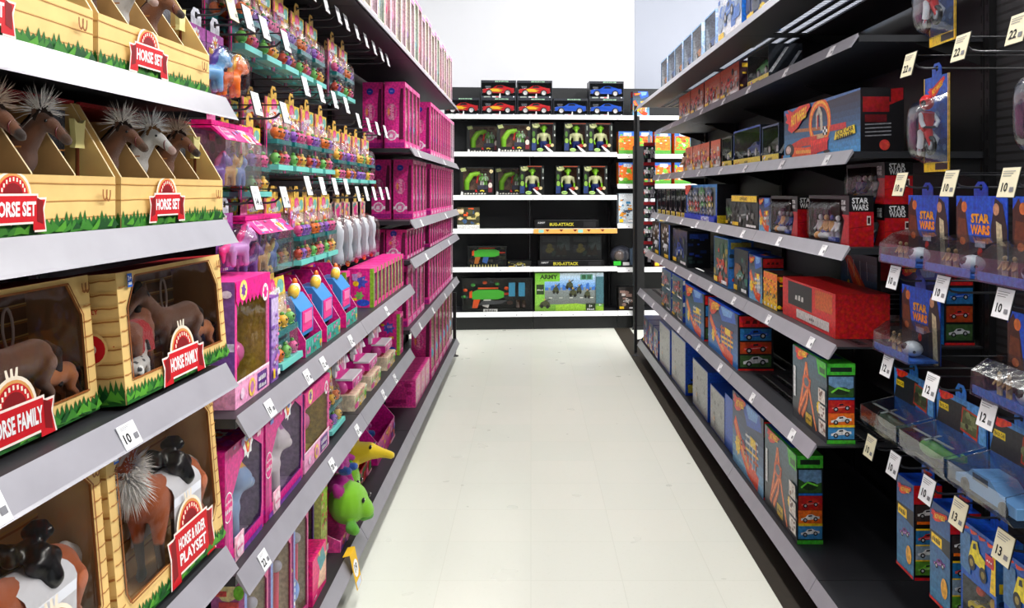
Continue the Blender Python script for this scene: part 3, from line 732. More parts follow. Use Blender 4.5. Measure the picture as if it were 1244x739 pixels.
def pony_case(key, w=.2, h=.2, d=.07, seed=1, body=(150,90,190), mane=(240,120,180)):
    """large hanging pony pack: printed pink top, clear purple tapering box below"""
    root = empty('pony_gift_pack', 'toy pack'); top = .03
    mb = MB(); mb.box(-w/2,0,-top-h,w/2,.002,-top,(92,60,130))
    pr = Pr(mb, (-w/2,0,-top-h), (1,0,0), (0,0,1), w, h); pr.grad(0,0,1,1,(120,70,150),(180,130,200)); splash(pr,34,[(150,90,170),PINK,LILAC,(90,60,140),(230,200,230)],seed,.04,.04,.96,.8,.02)
    for k in (.2,.5,.8): pr.stroke([(k+.08*math.cos(a),.25+.1*math.sin(a)) for a in [6.3*i/10 for i in range(11)]],.003,(236,210,236))
    mb.build('backing_card', root)
    m = MB(); q = .03
    P = [(-w/2,-.002),(w/2,-.002),(w/2*.94,-d),(-w/2*.94,-d)]
    m.prism([(-w/2,-top-.01),(w/2,-top-.01),(w/2,-top),(-w/2,-top)], -.003,-d*.6,HOT,ax='y')
    hp = [( -.003,-top-.012),(-d*.6,-top-.012),(-d,-top-h*.3),(-d*.97,-top-h*.3),(-d*.57,-top-.017),(-.003,-top-.017)]
    m.prism(hp, -w/2, w/2, HOT, ax='x'); 
    s0 = Vector((-w/2,-d*.6-.0005,-top-.012)); V_ = (Vector((0,-d*.6,-top-.012))-Vector((0,-d,-top-h*.3))).normalized()
    p2 = Pr(m, (-w/2,-d-.0012,-top-h*.3), (1,0,0), V_, w, (Vector((0,-d*.6,-top-.012))-Vector((0,-d,-top-h*.3))).length)
    p2.rect(0,0,1,1,(232,40,140)); heart_logo(p2,.72,.5,.05); script_logo(p2,.2,.4,.05); splash(p2,8,[LILAC,(120,140,220),WHITE],seed,.05,.05,.95,.95,.008)
    m.build('header', root)
    c = MB(); a0, a1 = -top-h, -top-h*.3
    c.poly([(-w/2,-d,a1),(-w/2,-d,a0),(w/2,-d,a0),(w/2,-d,a1)],WHITE,'tub')
    for x in (-w/2, w/2): c.poly([(x,-.002,a0),(x,-d,a0),(x,-d,a1),(x,-d*.6,-top-.017),(x,-.002,-top-.017)],WHITE,'tub')
    c.poly([(-w/2,-.002,a0),(w/2,-.002,a0),(w/2,-d,a0),(-w/2,-d,a0)],WHITE,'tub'); c.build('clear_tub', root)
    for i, x in enumerate((-.06,.0,.06)):
        link(pony_mesh(key+str(i), [body,(236,170,90),(120,150,220)][i], [mane,(130,70,160),(240,220,120)][i]), 'toy_pony', root, (x*w/.2,-d*.5,-top-h+.002), (0,0,-.6+.3*i), .07)
    hang_tab(.05,-top,(230,120,180)).build('hang_tab', root)
    return root
def fairy_box(w=.22, h=.26, d=.12, seed=1, low=False):
    """pink window box with a yellow-green interior, jagged pink awning and a pink name strip"""
    root = empty('fairy_doll_box', 'toy box')
    inner = [(.012,.05),(w-.012,.05),(w-.012,h-.045),(.012,h-.045)]
    mb = shell(w,h,d,(238,60,150),(196,176,70),inner,edge=(250,150,200))
    pr = Pr(mb,(0,0,0),(1,0,0),(0,0,1),w,h); b = .05/h
    pr.rect(0,0,1,b,(244,166,206)); pr.rect(0,b,1,b+.02,(250,230,240))
    pr.rect(.62,.02,.92,b-.02,(92,40,130)); pr.text('Fairy',.77,b*.62,wd=w*.22,col=WHITE,bold=.04); pr.text('Garden',.77,b*.3,wd=w*.22,col=WHITE,bold=.04); pr.disc(.45,b*.5,.02,(246,206,90)); pr.disc(.45,b*.5,.012,(200,120,180)); pr.disc(.18,b*.5,.012,(240,210,230))
    n = 9; pr.poly([(0,1),(0,.86)]+[((i+.5*(j))/n, .80 if j else .86) for i in range(n) for j in (0,1)]+[(1,.86),(1,1)],HOT)
    pr.disc(.2,.92,.022,(250,236,120)); pr.star(.2,.92,.016,(120,60,160),7); pr.disc(.84,.84,.02,WHITE); pr.star(.84,.84,.016,HOT,6)
    p = faces(mb,w,h,d)
    for k in ('l','r'): p[k].rect(0,0,1,1,(120,80,160)); p[k].rect(0,0,1,.18,(244,166,206)); splash(p[k],18,[LILAC,(220,210,240),PINK,(90,60,130)],seed,.1,.2,.9,.95,.014); p[k].text('FAIRY',.5,.55,wd=.14,col=WHITE,ang=1.5)
    ba = back_art(w,h,d,mb); ba.grad(0,0,1,1,(120,160,50),(214,196,96)); ba.ell(.7,.7,.25,.18,(200,180,80)); ba.ell(.3,.55,.2,.1,(150,180,60))
    mb.build('carton', root)
    link(doll_mesh('fairy',(244,196,160),(236,70,160),(226,40,140),(226,40,140)),'doll',root,(w*.42,d*.45,.008),(0,0,.2),h*.76)
    m = MB()
    for s_ in (-1,1): m.poly([(w*.42+s_*.01,d*.52,h*.5),(w*.42+s_*.05,d*.55,h*.62),(w*.42+s_*.06,d*.55,h*.48),(w*.42+s_*.03,d*.54,h*.38)][::s_],(236,180,226),'plastic')
    m.build('wing', root); g = MB(); g.tube([(w*.75,d*.5,.004),(w*.75,d*.5,.06)],.006,(90,160,60)); g.ell((w*.75,d*.5,.085),(.03,.02,.026),(240,120,190)); g.ell((w*.75,d*.48,.088),.012,(250,220,80)); g.build('toy_flower', root)
    pane(inner).build('window_pane', root)
    return root
def pony_box(w=.3, h=.24, d=.11, seed=1, body=(150,180,230), mane=(250,180,60)):
    root = empty('pony_window_box','toy box')
    inner = [(.045,.03),(w-.02,.03),(w-.012,.06),(w-.012,h-.05),(w-.07,h-.02),(.09,h-.05),(.04,h-.1)]
    outer = [(0,0),(w,0),(w,.06),(w,h-.03),(w,h),(0,h),(0,h-.1)]
    mb = shell(w,h,d,(222,30,140),(150,120,170),inner,outer,edge=(90,30,100))
    pr = Pr(mb,(0,0,0),(1,0,0),(0,0,1),w,h); pr.poly([(0,0),(.1,0),(.08,.4),(.04,.7),(0,.8)],(190,20,120)); script_logo(pr,.075,.52,.05); heart_logo(pr,.55,.915,.052); pr.rect(.06,0,.94,.05,(120,60,160)); splash(pr,8,[LILAC,(120,140,220),(250,200,220)],seed,.1,.92,.9,.99,.01)
    p = faces(mb,w,h,d)
    for k in ('l','r','t'): p[k].rect(.04,.04,.96,.96,(206,26,130)); heart_logo(p[k],.5,.6,.05); splash(p[k],10,[(180,60,170),(250,160,200),(130,60,170)],seed+3,.1,.1,.9,.45,.016)
    ba = back_art(w,h,d,mb); ba.grad(0,0,1,1,(110,90,130),(176,150,190)); splash(ba,26,[(150,130,170),(190,170,200),(120,100,150),(230,180,210)],seed,.05,.05,.95,.95,.025)
    mb.build('carton', root)
    link(pony_mesh('pb%d' % seed,body,mane),'toy_pony',root,(w*.5,d*.5,.008),(0,0,-.5),.16)
    m = MB(); m.ell((w*.3,d*.3,.05),(.016,.008,.026),(250,170,60)); m.build('toy_brush', root)
    m = MB(); pr2 = Pr(m,(0.05,-.004,.0),(1,0,0),(0,0,1),.05,.05); m.box(.05,-.003,.0,.1,-.0005,.05,(250,190,210)); pr2.disc(.5,.5,.022,(252,220,230)); pr2.text('PONY',.5,.5,wd=.034,col=HOT); m.build('badge', root)
    pane(inner).build('window_pane', root)
    return root
def van_box(w=.17, h=.2, d=.15, seed=1, van=(40,130,200)):
    """open display pack: slanted pink sides, teal base tray, pink and blue toy van"""
    root = empty('toy_van_playset','toy box'); mb = MB(); sl = .02
    for x0, x1 in ((0,.003),(w-.003,w)): mb.prism([(0,0),(d,0),(d,h),(d*.62,h),(0,.045)],x0,x1,(238,36,140),ecol=(250,190,220))
    mb.box(.003,0,0,w-.003,.003,.045,(40,170,150)); mb.box(.003,.003,0,w-.003,d,.003,(40,170,150)); mb.box(.003,d-.003,.003,w-.003,d,h,(226,60,150))
    pr = Pr(mb,(0,0,0),(1,0,0),(0,0,1),w,.045); splash(pr,14,[LTEAL,YEL,ORANGE,PINK,(20,120,120)],seed,.03,.1,.97,.9,.011)
    for i in range(9): pr.rect(i/9+.02,0,i/9+.035,1,(120,210,190))
    ba = Pr(mb,(.003,d-.0032,.045),(1,0,0),(0,0,1),w-.006,h-.045); splash(ba,22,[YEL,ORANGE,WHITE,(240,200,120),PURP],seed,.04,.3,.96,.96,.016)
    mb.build('display_tray', root)
    v = MB(); x0, x1 = .02, w-.02; y0, y1 = .02, d-.03
    v.prism([(y0,.05),(y1,.05),(y1,.13),(y1-.02,.16),(y0+.03,.16),(y0,.12)],x0,x1,van,'plastic')
    v.box(x0+.016,y0-.002,.062,x1-.016,y0+.004,.118,(245,24,140),'plastic'); v.box(x0+.03,y0-.004,.085,x1-.03,y0-.001,.112,(250,120,180),'plastic')
    for x in (x0-.002,x1-.001): v.box(x,y0+.03,.085,x+.003,y1-.03,.14,(245,60,150),'plastic')
    for x in (x0+.006,x1-.006):
        for y in (y0+.028,y1-.025): v.lathe([(0,-.008),(.02,-.008),(.02,.008),(0,.008)],(x,y,.034+.0125),(40,40,48),'plastic',12,'x'); v.lathe([(0,-.010),(.01,-.010),(.01,.010),(0,.010)],(x,y,.0465),(240,220,90),'plastic',10,'x')
    v.ell((w*.35,y0+.03,.17),(.02,.016,.02),(250,200,70)); v.ell((w*.62,y0+.04,.172),(.018,.016,.02),(236,236,240)); v.ell((w*.62,y0+.04,.19),(.008,.008,.014),(250,120,40))
    v.build('toy_van', root)
    f = MB(); fruit_figs(f,w*.25,.012,.0035,.022,seed); fruit_figs(f,w*.7,.013,.0035,.024,seed+4); f.build('figurine', root)
    return root
def slim_box(w=.075, h=.15, d=.1, seed=1):
    root = empty('mini_doll_box','doll box'); inner = [(.012,.02),(w-.006,.02),(w-.006,h-.02),(.012,h-.02)]
    mb = shell(w,h,d,(236,60,150),(220,190,200),inner); p = faces(mb,w,h,d)
    for k in ('l','r'): p[k].rect(0,0,1,1,(232,40,146)); p[k].star(.5,.66,.03,(70,90,200),7,.6); p[k].star(.45,.3,.02,(120,190,90),6); p[k].ell(.6,.12,.25,.09,(40,90,210)); p[k].rect(.86,0,1,1,(140,190,50)); splash(p[k],8,[YEL,(250,140,190),LILAC],seed,.1,.1,.8,.9,.01)
    p['f'].rect(0,0,.15,1,(140,190,50)); mb.build('carton', root)
    link(doll_mesh('mini%d' % (seed % 3),(244,200,170),[(120,70,40),(246,210,90),(220,90,60)][seed % 3],[(200,90,190),(90,180,190),(250,150,60)][seed % 3],(244,200,170)),'doll',root,(w*.52,d*.3,.004),(0,0,0),h*.85)
    pane(inner).build('window_pane', root)
    return root
def doll_box(w=.13, h=.32, d=.1, seed=1, base=(222,30,130), dress=(240,120,180), hair=(246,214,110), backc=(244,190,214), pale=False):
    """tall fashion-doll box with window wrapping the front; printed side with logos"""
    root = empty('fashion_doll_box','doll box'); b = .012
    inner = [(b,h*.12),(w-b,h*.12),(w-b,h*.86),(w*.5,h*.93),(b,h*.86)]; outer = [(0,0),(w,0),(w,h*.86),(w*.5,h),(0,h*.86)]
    inner = [(b,h*.12),(w-b,h*.12),(w-b,h*.93),(b,h*.93)]
    mb = shell(w,h,d,base,backc,inner); p = faces(mb,w,h,d); wh = (250,220,235)
    for k in ('l','r'):
        q = p[k]; u = .35 if k == 'l' else .65
        q.rect(.03,.01,.97,.99,base); q.disc(u,.86,.016,(50,70,190)); q.text('W',u,.86,wd=.014,col=wh)
        q.ell(u,.55,.27,.13,(236,110,170)); q.ell(u,.55,.2,.1,base); q.text('Barbie',u+.0,.55,wd=.075,ht=.022,col=(255,170,200),ang=math.pi/2,bold=.04,shear=.3); q.ell(u-.14,.55,.06,.06,(246,150,90))
        q.disc(u,.2,.026,wh); q.disc(u,.2,.02,(240,120,180)); q.text('B',u,.2,ht=.022,col=wh); q.rect(.04,.02,.96,.09,(170,30,130))
        q.poly([(.72,.14),(.92,.14),(.92,.9),(.80,.9),(.74,.7)] if k == 'l' else [(.08,.14),(.28,.14),(.26,.7),(.2,.9),(.08,.9)],(96,24,60))
    p['f'].text('Barbie',.5,.06,wd=w*.6,col=wh,shear=.3); p['f'].rect(.05,.94,.95,.99,(246,120,180))
    ba = back_art(w,h,d,mb); splash(ba,14,[LPINK,WHITE,(230,140,190),backc],seed,.1,.1,.9,.95,.02)
    mb.build('carton', root)
    o = link(doll_mesh('fd%d' % (seed % 4),(240,190,150),hair,dress,(240,190,150)),'doll',root,(w*.5,d*.45,.006),(0,0,0),h*.9)
    pane(inner).build('window_pane', root)
    return root
def jeep_pack(w=.15, h=.15, d=.16, seed=1):
    """white-framed magenta toy jeep with a yellow-haired driver on a printed tray"""
    root = empty('toy_jeep_pack','toy box'); mb = MB(); mb.box(0,0,0,w,d,.042,(240,220,190)); pr = Pr(mb,(0,0,0),(1,0,0),(0,0,1),w,.042)
    splash(pr,20,[(250,170,160),(110,190,60),YEL,PINK,WHITE],seed,.03,.08,.97,.95,.012)
    for i in range(7): pr.poly([(i/7,.55),(i/7+.08,.55),(i/7+.05,1)],(100,180,50))
    mb.build('tray', root)
    j = MB(); x0,x1,y0,y1 = .012,w-.012,.008,d-.015
    j.prism([(y0,.056),(y1,.056),(y1,.105),(y0+.06,.105),(y0+.05,.086),(y0,.078)],x0,x1,(222,30,150),'plastic')
    sp = Pr(j,(x0,y0,.056),(1,0,0),(0,0,1),x1-x0,.022); splash(sp,9,[(240,140,210),WHITE,(150,20,110)],seed,.05,.1,.95,.9,.008)
    j.box(x0-.001,y0+.001,.0782,x1+.001,y0+.046,.0835,(248,240,248),'plastic'); j.box(x0,y0+.046,.084,x0+.02,y0+.056,.155,(248,240,248),'plastic'); j.box(x1-.02,y0+.046,.084,x1,y0+.056,.155,(248,240,248),'plastic'); j.box(x0,y0+.046,.138,x1,y0+.056,.157,(248,240,248),'plastic')
    for x in (x0+.006,x1-.006): j.tube([(x,y0+.04,.104),(x,y0+.055,.142),(x,y1-.03,.148),(x,y1-.015,.104)],.006,(248,240,248),'plastic',6)
    j.tube([(x0+.006,y0+.055,.142),(x1-.006,y0+.055,.142)],.006,(248,240,248),'plastic',6); j.tube([(x0+.006,y1-.03,.148),(x1-.006,y1-.03,.148)],.006,(248,240,248),'plastic',6)
    for i in range(4): j.box(x0+.02+i*.026,y0+.05,.106,x0+.034+i*.026,y0+.058,.138,(246,214,206),'plastic')
    for x in (x0+.004,x1-.004):
        for y in (y0+.03,y1-.03): j.lathe([(0,-.006),(.017,-.006),(.017,.006),(0,.006)],(x,y,.0595),(230,90,170),'plastic',12,'x')
    j.build('toy_jeep', root)
    f = MB(); f.ell((w*.3,d*.5,.12),(.02,.018,.022),(246,206,60)); f.ell((w*.3,d*.47,.118),(.013,.008,.014),(246,200,170)); f.ell((w*.3,d*.5,.095),.014,(240,120,180)); f.box(w*.52,d*.4,.1052,w*.78,d*.45,.135,(60,24,40),'plastic'); f.build('driver', root)
    return root
# plush toys: one skin each
def plush(kind):
    def f():
        if kind == 'turtle':
            G, D, M = (140,214,40), (96,180,40), (206,30,160)
            return blob('plush_t',[((0,0,.5),(0,0,.46),.42,.4,G),((.0,-.34,.42),(0,-.4,.36),.18,.15,G),((.28,.1,.8),(.36,.14,.92),.12,.08,M),((-.28,.1,.8),(-.36,.14,.92),.12,.08,M),((0,.2,.84),(0,.25,.8),.22,.2,M),((.34,-.2,.12),(.42,-.3,.1),.13,.1,D),((-.34,-.2,.12),(-.42,-.3,.1),.13,.1,D)],.035,'plush',3)
        if kind == 'bear':
            M, P = (204,28,160), (240,140,200)
            return blob('plush_b',[((0,0,.36),(0,0,.3),.34,.32,M),((0,-.05,.86),(0,-.05,.84),.34,.33,M),((.25,0,1.12),(.34,.02,1.24),.13,.07,M),((-.25,0,1.12),(-.34,.02,1.24),.13,.07,M),((0,-.33,.78),(0,-.37,.77),.12,.1,P),((.3,-.1,.5),(.46,-.28,.36),.13,.1,M),((-.3,-.1,.5),(-.46,-.28,.36),.13,.1,M),((.2,-.2,.12),(.26,-.42,.12),.15,.13,(40,90,180)),((-.2,-.2,.12),(-.26,-.42,.12),.15,.13,(40,90,180))],.035,'plush',3)
        if kind == 'banana':
            Y = (250,214,40)
            return blob('plush_n',[((0,.0,.28),(0,-.28,.34),.26,.2,Y),((0,-.28,.34),(0,-.66,.30),.2,.09,Y),((0,-.66,.30),(0,-.80,.27),.1,.085,Y),((.2,.1,.5),(.26,.14,.6),.08,.05,(236,190,30)),((-.2,.1,.5),(-.26,.14,.6),.08,.05,(236,190,30)),((.18,.05,.08),(.24,-.06,.07),.1,.08,Y),((-.18,.05,.08),(-.24,-.06,.07),.1,.08,Y)],.032,'plush',3)
        if kind == 'frog':
            G = (60,150,40)
            return blob('plush_f',[((0,0,.36),(0,0,.4),.36,.34,G),((.2,-.1,.72),(.2,-.12,.76),.15,.13,(90,190,50)),((-.2,-.1,.72),(-.2,-.12,.76),.15,.13,(90,190,50)),((.3,-.1,.16),(.44,-.3,.1),.14,.12,(30,110,40)),((-.3,-.1,.16),(-.44,-.3,.1),.14,.12,(30,110,40))],.035,'plush',3)
        if kind == 'pea':
            L = (150,224,50)
            return blob('plush_p',[((0,0,.3),(0,.0,.8),.27,.22,L),((0,0,.8),(.06,.02,1.08),.2,.05,(100,190,40)),((.24,-.1,.3),(.36,-.2,.2),.1,.08,(40,140,50)),((-.24,-.1,.3),(-.36,-.2,.2),.1,.08,(40,140,50)),((.14,-.1,.08),(.18,-.24,.07),.11,.1,(40,140,50)),((-.14,-.1,.08),(-.18,-.24,.07),.11,.1,(40,140,50))],.032,'plush',3)
        if kind == 'flower':
            c = [((0,0,.5),(0,-.06,.5),.2,.18,(250,170,40))]
            for i in range(6):
                a = i*math.pi/3; c.append(((.3*math.cos(a),.02,.5+.3*math.sin(a)),(.36*math.cos(a),.02,.5+.36*math.sin(a)),.17,.16,(230,40,170)))
            return blob('plush_w',c,.035,'plush',3)
    EY = {'turtle': [(.17,-.385,.62),(-.17,-.385,.62)],'bear': [(.13,-.36,.93),(-.13,-.36,.93)],'banana': [(.12,-.36,.46),(-.12,-.36,.46)],'frog': [(.2,-.24,.78),(-.2,-.24,.78)],'pea': [(.1,-.235,.66),(-.1,-.235,.66)],'flower': [(.07,-.24,.55),(-.07,-.24,.55)]}
    root = empty('plush_toy','plush toy')
    link(B('pl_'+kind, f),'body',root)
    for p in EY[kind]:
        m = MB(); m.ell(p,(.05,.03,.055),(20,16,18),seg=10,rings=6); m.ell((p[0]+.012,p[1]-.024,p[2]+.018),.014,WHITE,seg=6,rings=4); m.build('eye',root)
    return root
def plush_display(w=.3, h=.26, d=.12, base=(206,26,140), seed=1, art=None):
    """box with a diagonal-cut opening and printed front, holding soft toys"""
    root = empty('soft_toy_display_box','toy box'); mb = MB(); lip = h*.42
    for x0, x1 in ((0,.003),(w-.003,w)): mb.prism([(0,0),(d,0),(d,h),(d*.5,h),(0,lip)],x0,x1,base,ecol=(250,170,210))
    mb.box(.003,0,0,w-.003,.003,lip,base); mb.box(.003,.003,0,w-.003,d,.003,base); mb.box(.003,d-.003,.003,w-.003,d,h,base)
    pr = Pr(mb,(0,0,0),(1,0,0),(0,0,1),w,lip); splash(pr,26,art or [YEL,(236,60,170),ORANGE,PURP,(250,150,200)],seed,.03,.05,.97,.95,.02)
    pr.rect(.7,.0,1,.14,(250,180,200))
    pb = Pr(mb,(.003,d-.0032,.003),(1,0,0),(0,0,1),w-.006,h-.006); splash(pb,20,art or [YEL,(236,60,170),ORANGE,PURP],seed+1,.03,.4,.97,.95,.02)
    mb.build('display_tray', root)
    return root
def deluxe_doll_box(w=.17, h=.34, d=.07, seed=1, acc=None):
    root = empty('doll_and_purse_box' if acc else 'dress_up_doll_box','doll box'); b = .012
    inner = [(b+.02,.05),(w-b,.03),(w-b,h-.08),(w*.6,h-.03),(b,h-.03),(b,.1)]; outer = [(0,0),(w,0),(w,h-.08),(w,h),(0,h),(0,.1)]
    mb = shell(w,h,d,(206,60,130) if not acc else (84,50,130),(190,180,150) if not acc else (110,100,110),inner,outer); p = faces(mb,w,h,d)
    for k in ('l','r'): p[k].rect(0,0,1,1,(186,196,110) if acc else (196,110,170)); splash(p[k],12,[(120,200,60),(230,90,90),(236,220,160),WHITE],seed,.1,.1,.9,.95,.018)
    ba = back_art(w,h,d,mb); splash(ba,30,[(200,190,160),(236,150,160),(250,200,150),(120,140,190),(210,120,160),(240,220,190)] if not acc else [(120,110,120),(90,80,100),(150,140,150)],seed,.04,.04,.96,.96,.03)
    f = p['f']; f.rect(0,.0,.1,1,(120,140,210)); f.text('DREAMS',.05,.3,wd=.1,ht=.012,col=WHITE,ang=math.pi/2)
    mb.build('carton',root)
    if acc:
        m = MB(); m.box(w*.55,d*.25,h*.36,w*.86,d*.5,h*.52,(236,40,110),'plastic'); m.tube([(w*.6,d*.37,h*.52),(w*.66,d*.37,h*.7),(w*.78,d*.37,h*.78),(w*.84,d*.37,h*.7),(w*.82,d*.37,h*.52)],.008,(240,50,120)); m.build('toy_purse',root)
        m = MB(); m.tube([(w*.3,d*.4,h*.75),(w*.35,d*.4,h*.5),(w*.42,d*.4,h*.3),(w*.5,d*.4,h*.2)],.006,(230,150,60)); m.build('toy_wand',root)
    link(doll_mesh('dd%d' % (seed % 2),(236,190,160),[(236,120,90),(250,226,130)][seed % 2],[(120,150,210),(236,110,150)][seed % 2],(236,190,160)),'doll',root,(w*.3,d*.55,.006),(0,0,.2),h*.82)
    m = MB(); m.tube([(w*.62,d*.3,h*.2),(w*.66,d*.3,h*.62)],.007,(240,40,110)); m.ell((w*.66,d*.3,h*.66),.014,(180,180,200)); m.build('toy_accessory',root)
    pane(inner).build('window_pane',root)
    return root
# ------------------------------------------------------------------ boys' side packages
def hw_paint(var, big=False):
    def P(F):
        f = F['f']; rg = random.Random(var)
        f.grad(0,0,1,1,(24,120,200) if var % 3 else (120,180,220),(12,20,60) if var % 2 else (40,44,52),8)
        f.poly([(.3,1),(.9,1),(.95,.8),(.5,.7)],(40,90,190)); f.poly([(.45,.98),(.85,.98),(.8,.86),(.55,.82)],(120,170,230))
        f.stroke([(.08,.62),(.2,.46),(.36,.3),(.55,.16),(.85,.06)],.16*min(f.w,f.h),(236,70,20),.26*min(f.w,f.h)); f.stroke([(.09,.6),(.22,.44),(.38,.28),(.56,.15)],.05*min(f.w,f.h),(250,150,60),.09*min(f.w,f.h))
        for i in range(4): f.stroke([(.48+.1*i,.2),(.5+.1*i,.62)],.012,rg.choice([(210,212,216),(150,150,156),(236,120,50)])); f.stroke([(.46,.3+.09*i),(.86,.34+.09*i)],.01,rg.choice([(210,212,216),(240,200,60),(190,80,40)]))
        f.star(.2,.3,.03*f.h/.2,YEL,8,.7); f.rect(.62,.5,.78,.62,(250,214,40)); tiny_car(f,.4,.38,f.w*.22,rg.choice([(30,80,200),(220,40,30),(240,200,30)]),-.4)
        flame_logo(f,.26,.88,f.w*.42,.05)
        for k in ('l','r'):
            q = F[k]; q.rect(0,0,1,1,(20,22,26)); q.rect(.04,.78,.96,.97,(200,26,30)); q.text('HOT',.5,.88,wd=q.w*.6,col=(90,10,14))
            for i, c in enumerate([(214,216,220),(206,40,36),(30,80,190),(90,170,60)][:3]): q.rect(.06,.06+.24*i,.94,.27+.24*i,[(60,90,50),(170,60,24),(40,110,170)][i]); tiny_car(q,.5,.16+.24*i,q.w*.7,c,.1)
            q.rect(0,.0,1,.03,(210,30,30))
        F['t'].rect(0,0,1,1,(16,60,160)); flame_logo(F['t'],.4,.5,F['t'].w*.4,0)
    return P
def tower_paint(var):
    """grey-blue front with an orange loop tower, bright green corner, side strip of three cars"""
    def P(F):
        f = F['f']; f.grad(0,0,1,1,(60,62,66),(74,104,120),7); s = min(f.w,f.h)
        for pts in ([(.2,.1),(.32,.5),(.42,.86)],[(.42,.86),(.52,.5),(.72,.05)],[(.24,.2),(.4,.42),(.55,.66)],[(.3,.1),(.45,.34),(.5,.6)]): f.stroke(pts,.09*s,(214,92,40),.05*s); f.stroke(pts,.02*s,(250,160,90))
        f.ell(.44,.6,.12,.1,(214,92,40)); f.ell(.44,.6,.07,.06,(80,96,110)); f.star(.8,.38,.022,YEL,10,.75); f.rect(.42,.06,.6,.2,(206,170,30)); f.text('CAR',.51,.13,wd=f.w*.14,col=(40,30,10))
        f.rect(.05,.3,.11,.72,(226,228,230)); flame_logo(f,.3,.93,f.w*.4,.04)
        f.rect(.80,.82,1,1,(70,190,50)); f.poly([(.80,.82),(.74,1),(.80,1)],(70,190,50)); f.rect(.83,.85,.97,.92,(40,90,40))
        for i in range(3): f.rect(.81,.08+.2*i,.99,.25+.2*i,(222,214,206)); splash(f,6,[(160,120,100),(120,90,80),(200,160,140)],var+i,.83,.1+.2*i,.97,.23+.2*i,.008)
        for k in ('l','r'):
            q = F[k]; q.rect(0,0,1,1,(20,22,24)); q.rect(0,.86,1,1,(70,190,50)); q.rect(.12,.9,.88,.955,(20,40,24)); q.rect(0,0,1,.045,(70,190,50)); q.rect(.06,.58,.94,.84,(110,150,190)); q.poly([(.06,.58),(.94,.58),(.94,.7),(.5,.66),(.06,.74)],(50,90,40)); q.ell(.5,.66,.3,.05,(30,50,26)); q.stroke([(.15,.64),(.4,.7),(.8,.66)],.006,(120,220,70))
            for i, (b_, c) in enumerate([((60,140,200),(240,240,240)),((240,110,30),(236,238,240)),((190,30,24),(214,50,40))]): q.rect(.04,.06+.165*i,.96,.22+.165*i,b_); tiny_car(q,.5,.13+.165*i,q.w*.72,c,.12)
            q.rect(.04,.21,.96,.24,YEL); q.rect(.04,.555,.96,.58,(30,110,200))
        F['t'].rect(0,0,1,1,(70,190,50)); F['t'].rect(.0,.1,.78,.9,(20,70,170)); flame_logo(F['t'],.4,.5,F['t'].w*.34,0)
    return P
def misc_paint(var, pal, txt=None, tc=YEL, side=None, logo=False):
    def P(F):
        f = F['f']; f.grad(.02,.02,.98,.98,pal[0],pal[1],6); s = min(f.w,f.h)
        splash(f,30,pal,var,.04,.08,.96,.8,s*.14,.5); tiny_car(f,.5,.4,f.w*.5,pal[-1],.1); f.rect(.05,.05,.3,.16,YEL); f.rect(.6,.06,.95,.13,WHITE)
        if txt: f.rect(.02,.80,.98,.98,tc); f.text(txt,.5,.89,wd=min(f.w*.8,.14*f.h*len(txt)*.75),ht=f.h*.1,col=BLACK,shear=.3)
        if logo: flame_logo(f,.4,.88,f.w*.55,.06)
        for k in ('l','r'):
            q = F[k]; q.rect(0,0,1,1,side or pal[1]); splash(q,14,pal,var+7,.05,.05,.95,.95,.016,.4); q.rect(.1,.8,.9,.93,tc)
        F['t'].rect(0,0,1,1,side or pal[0])
    return P
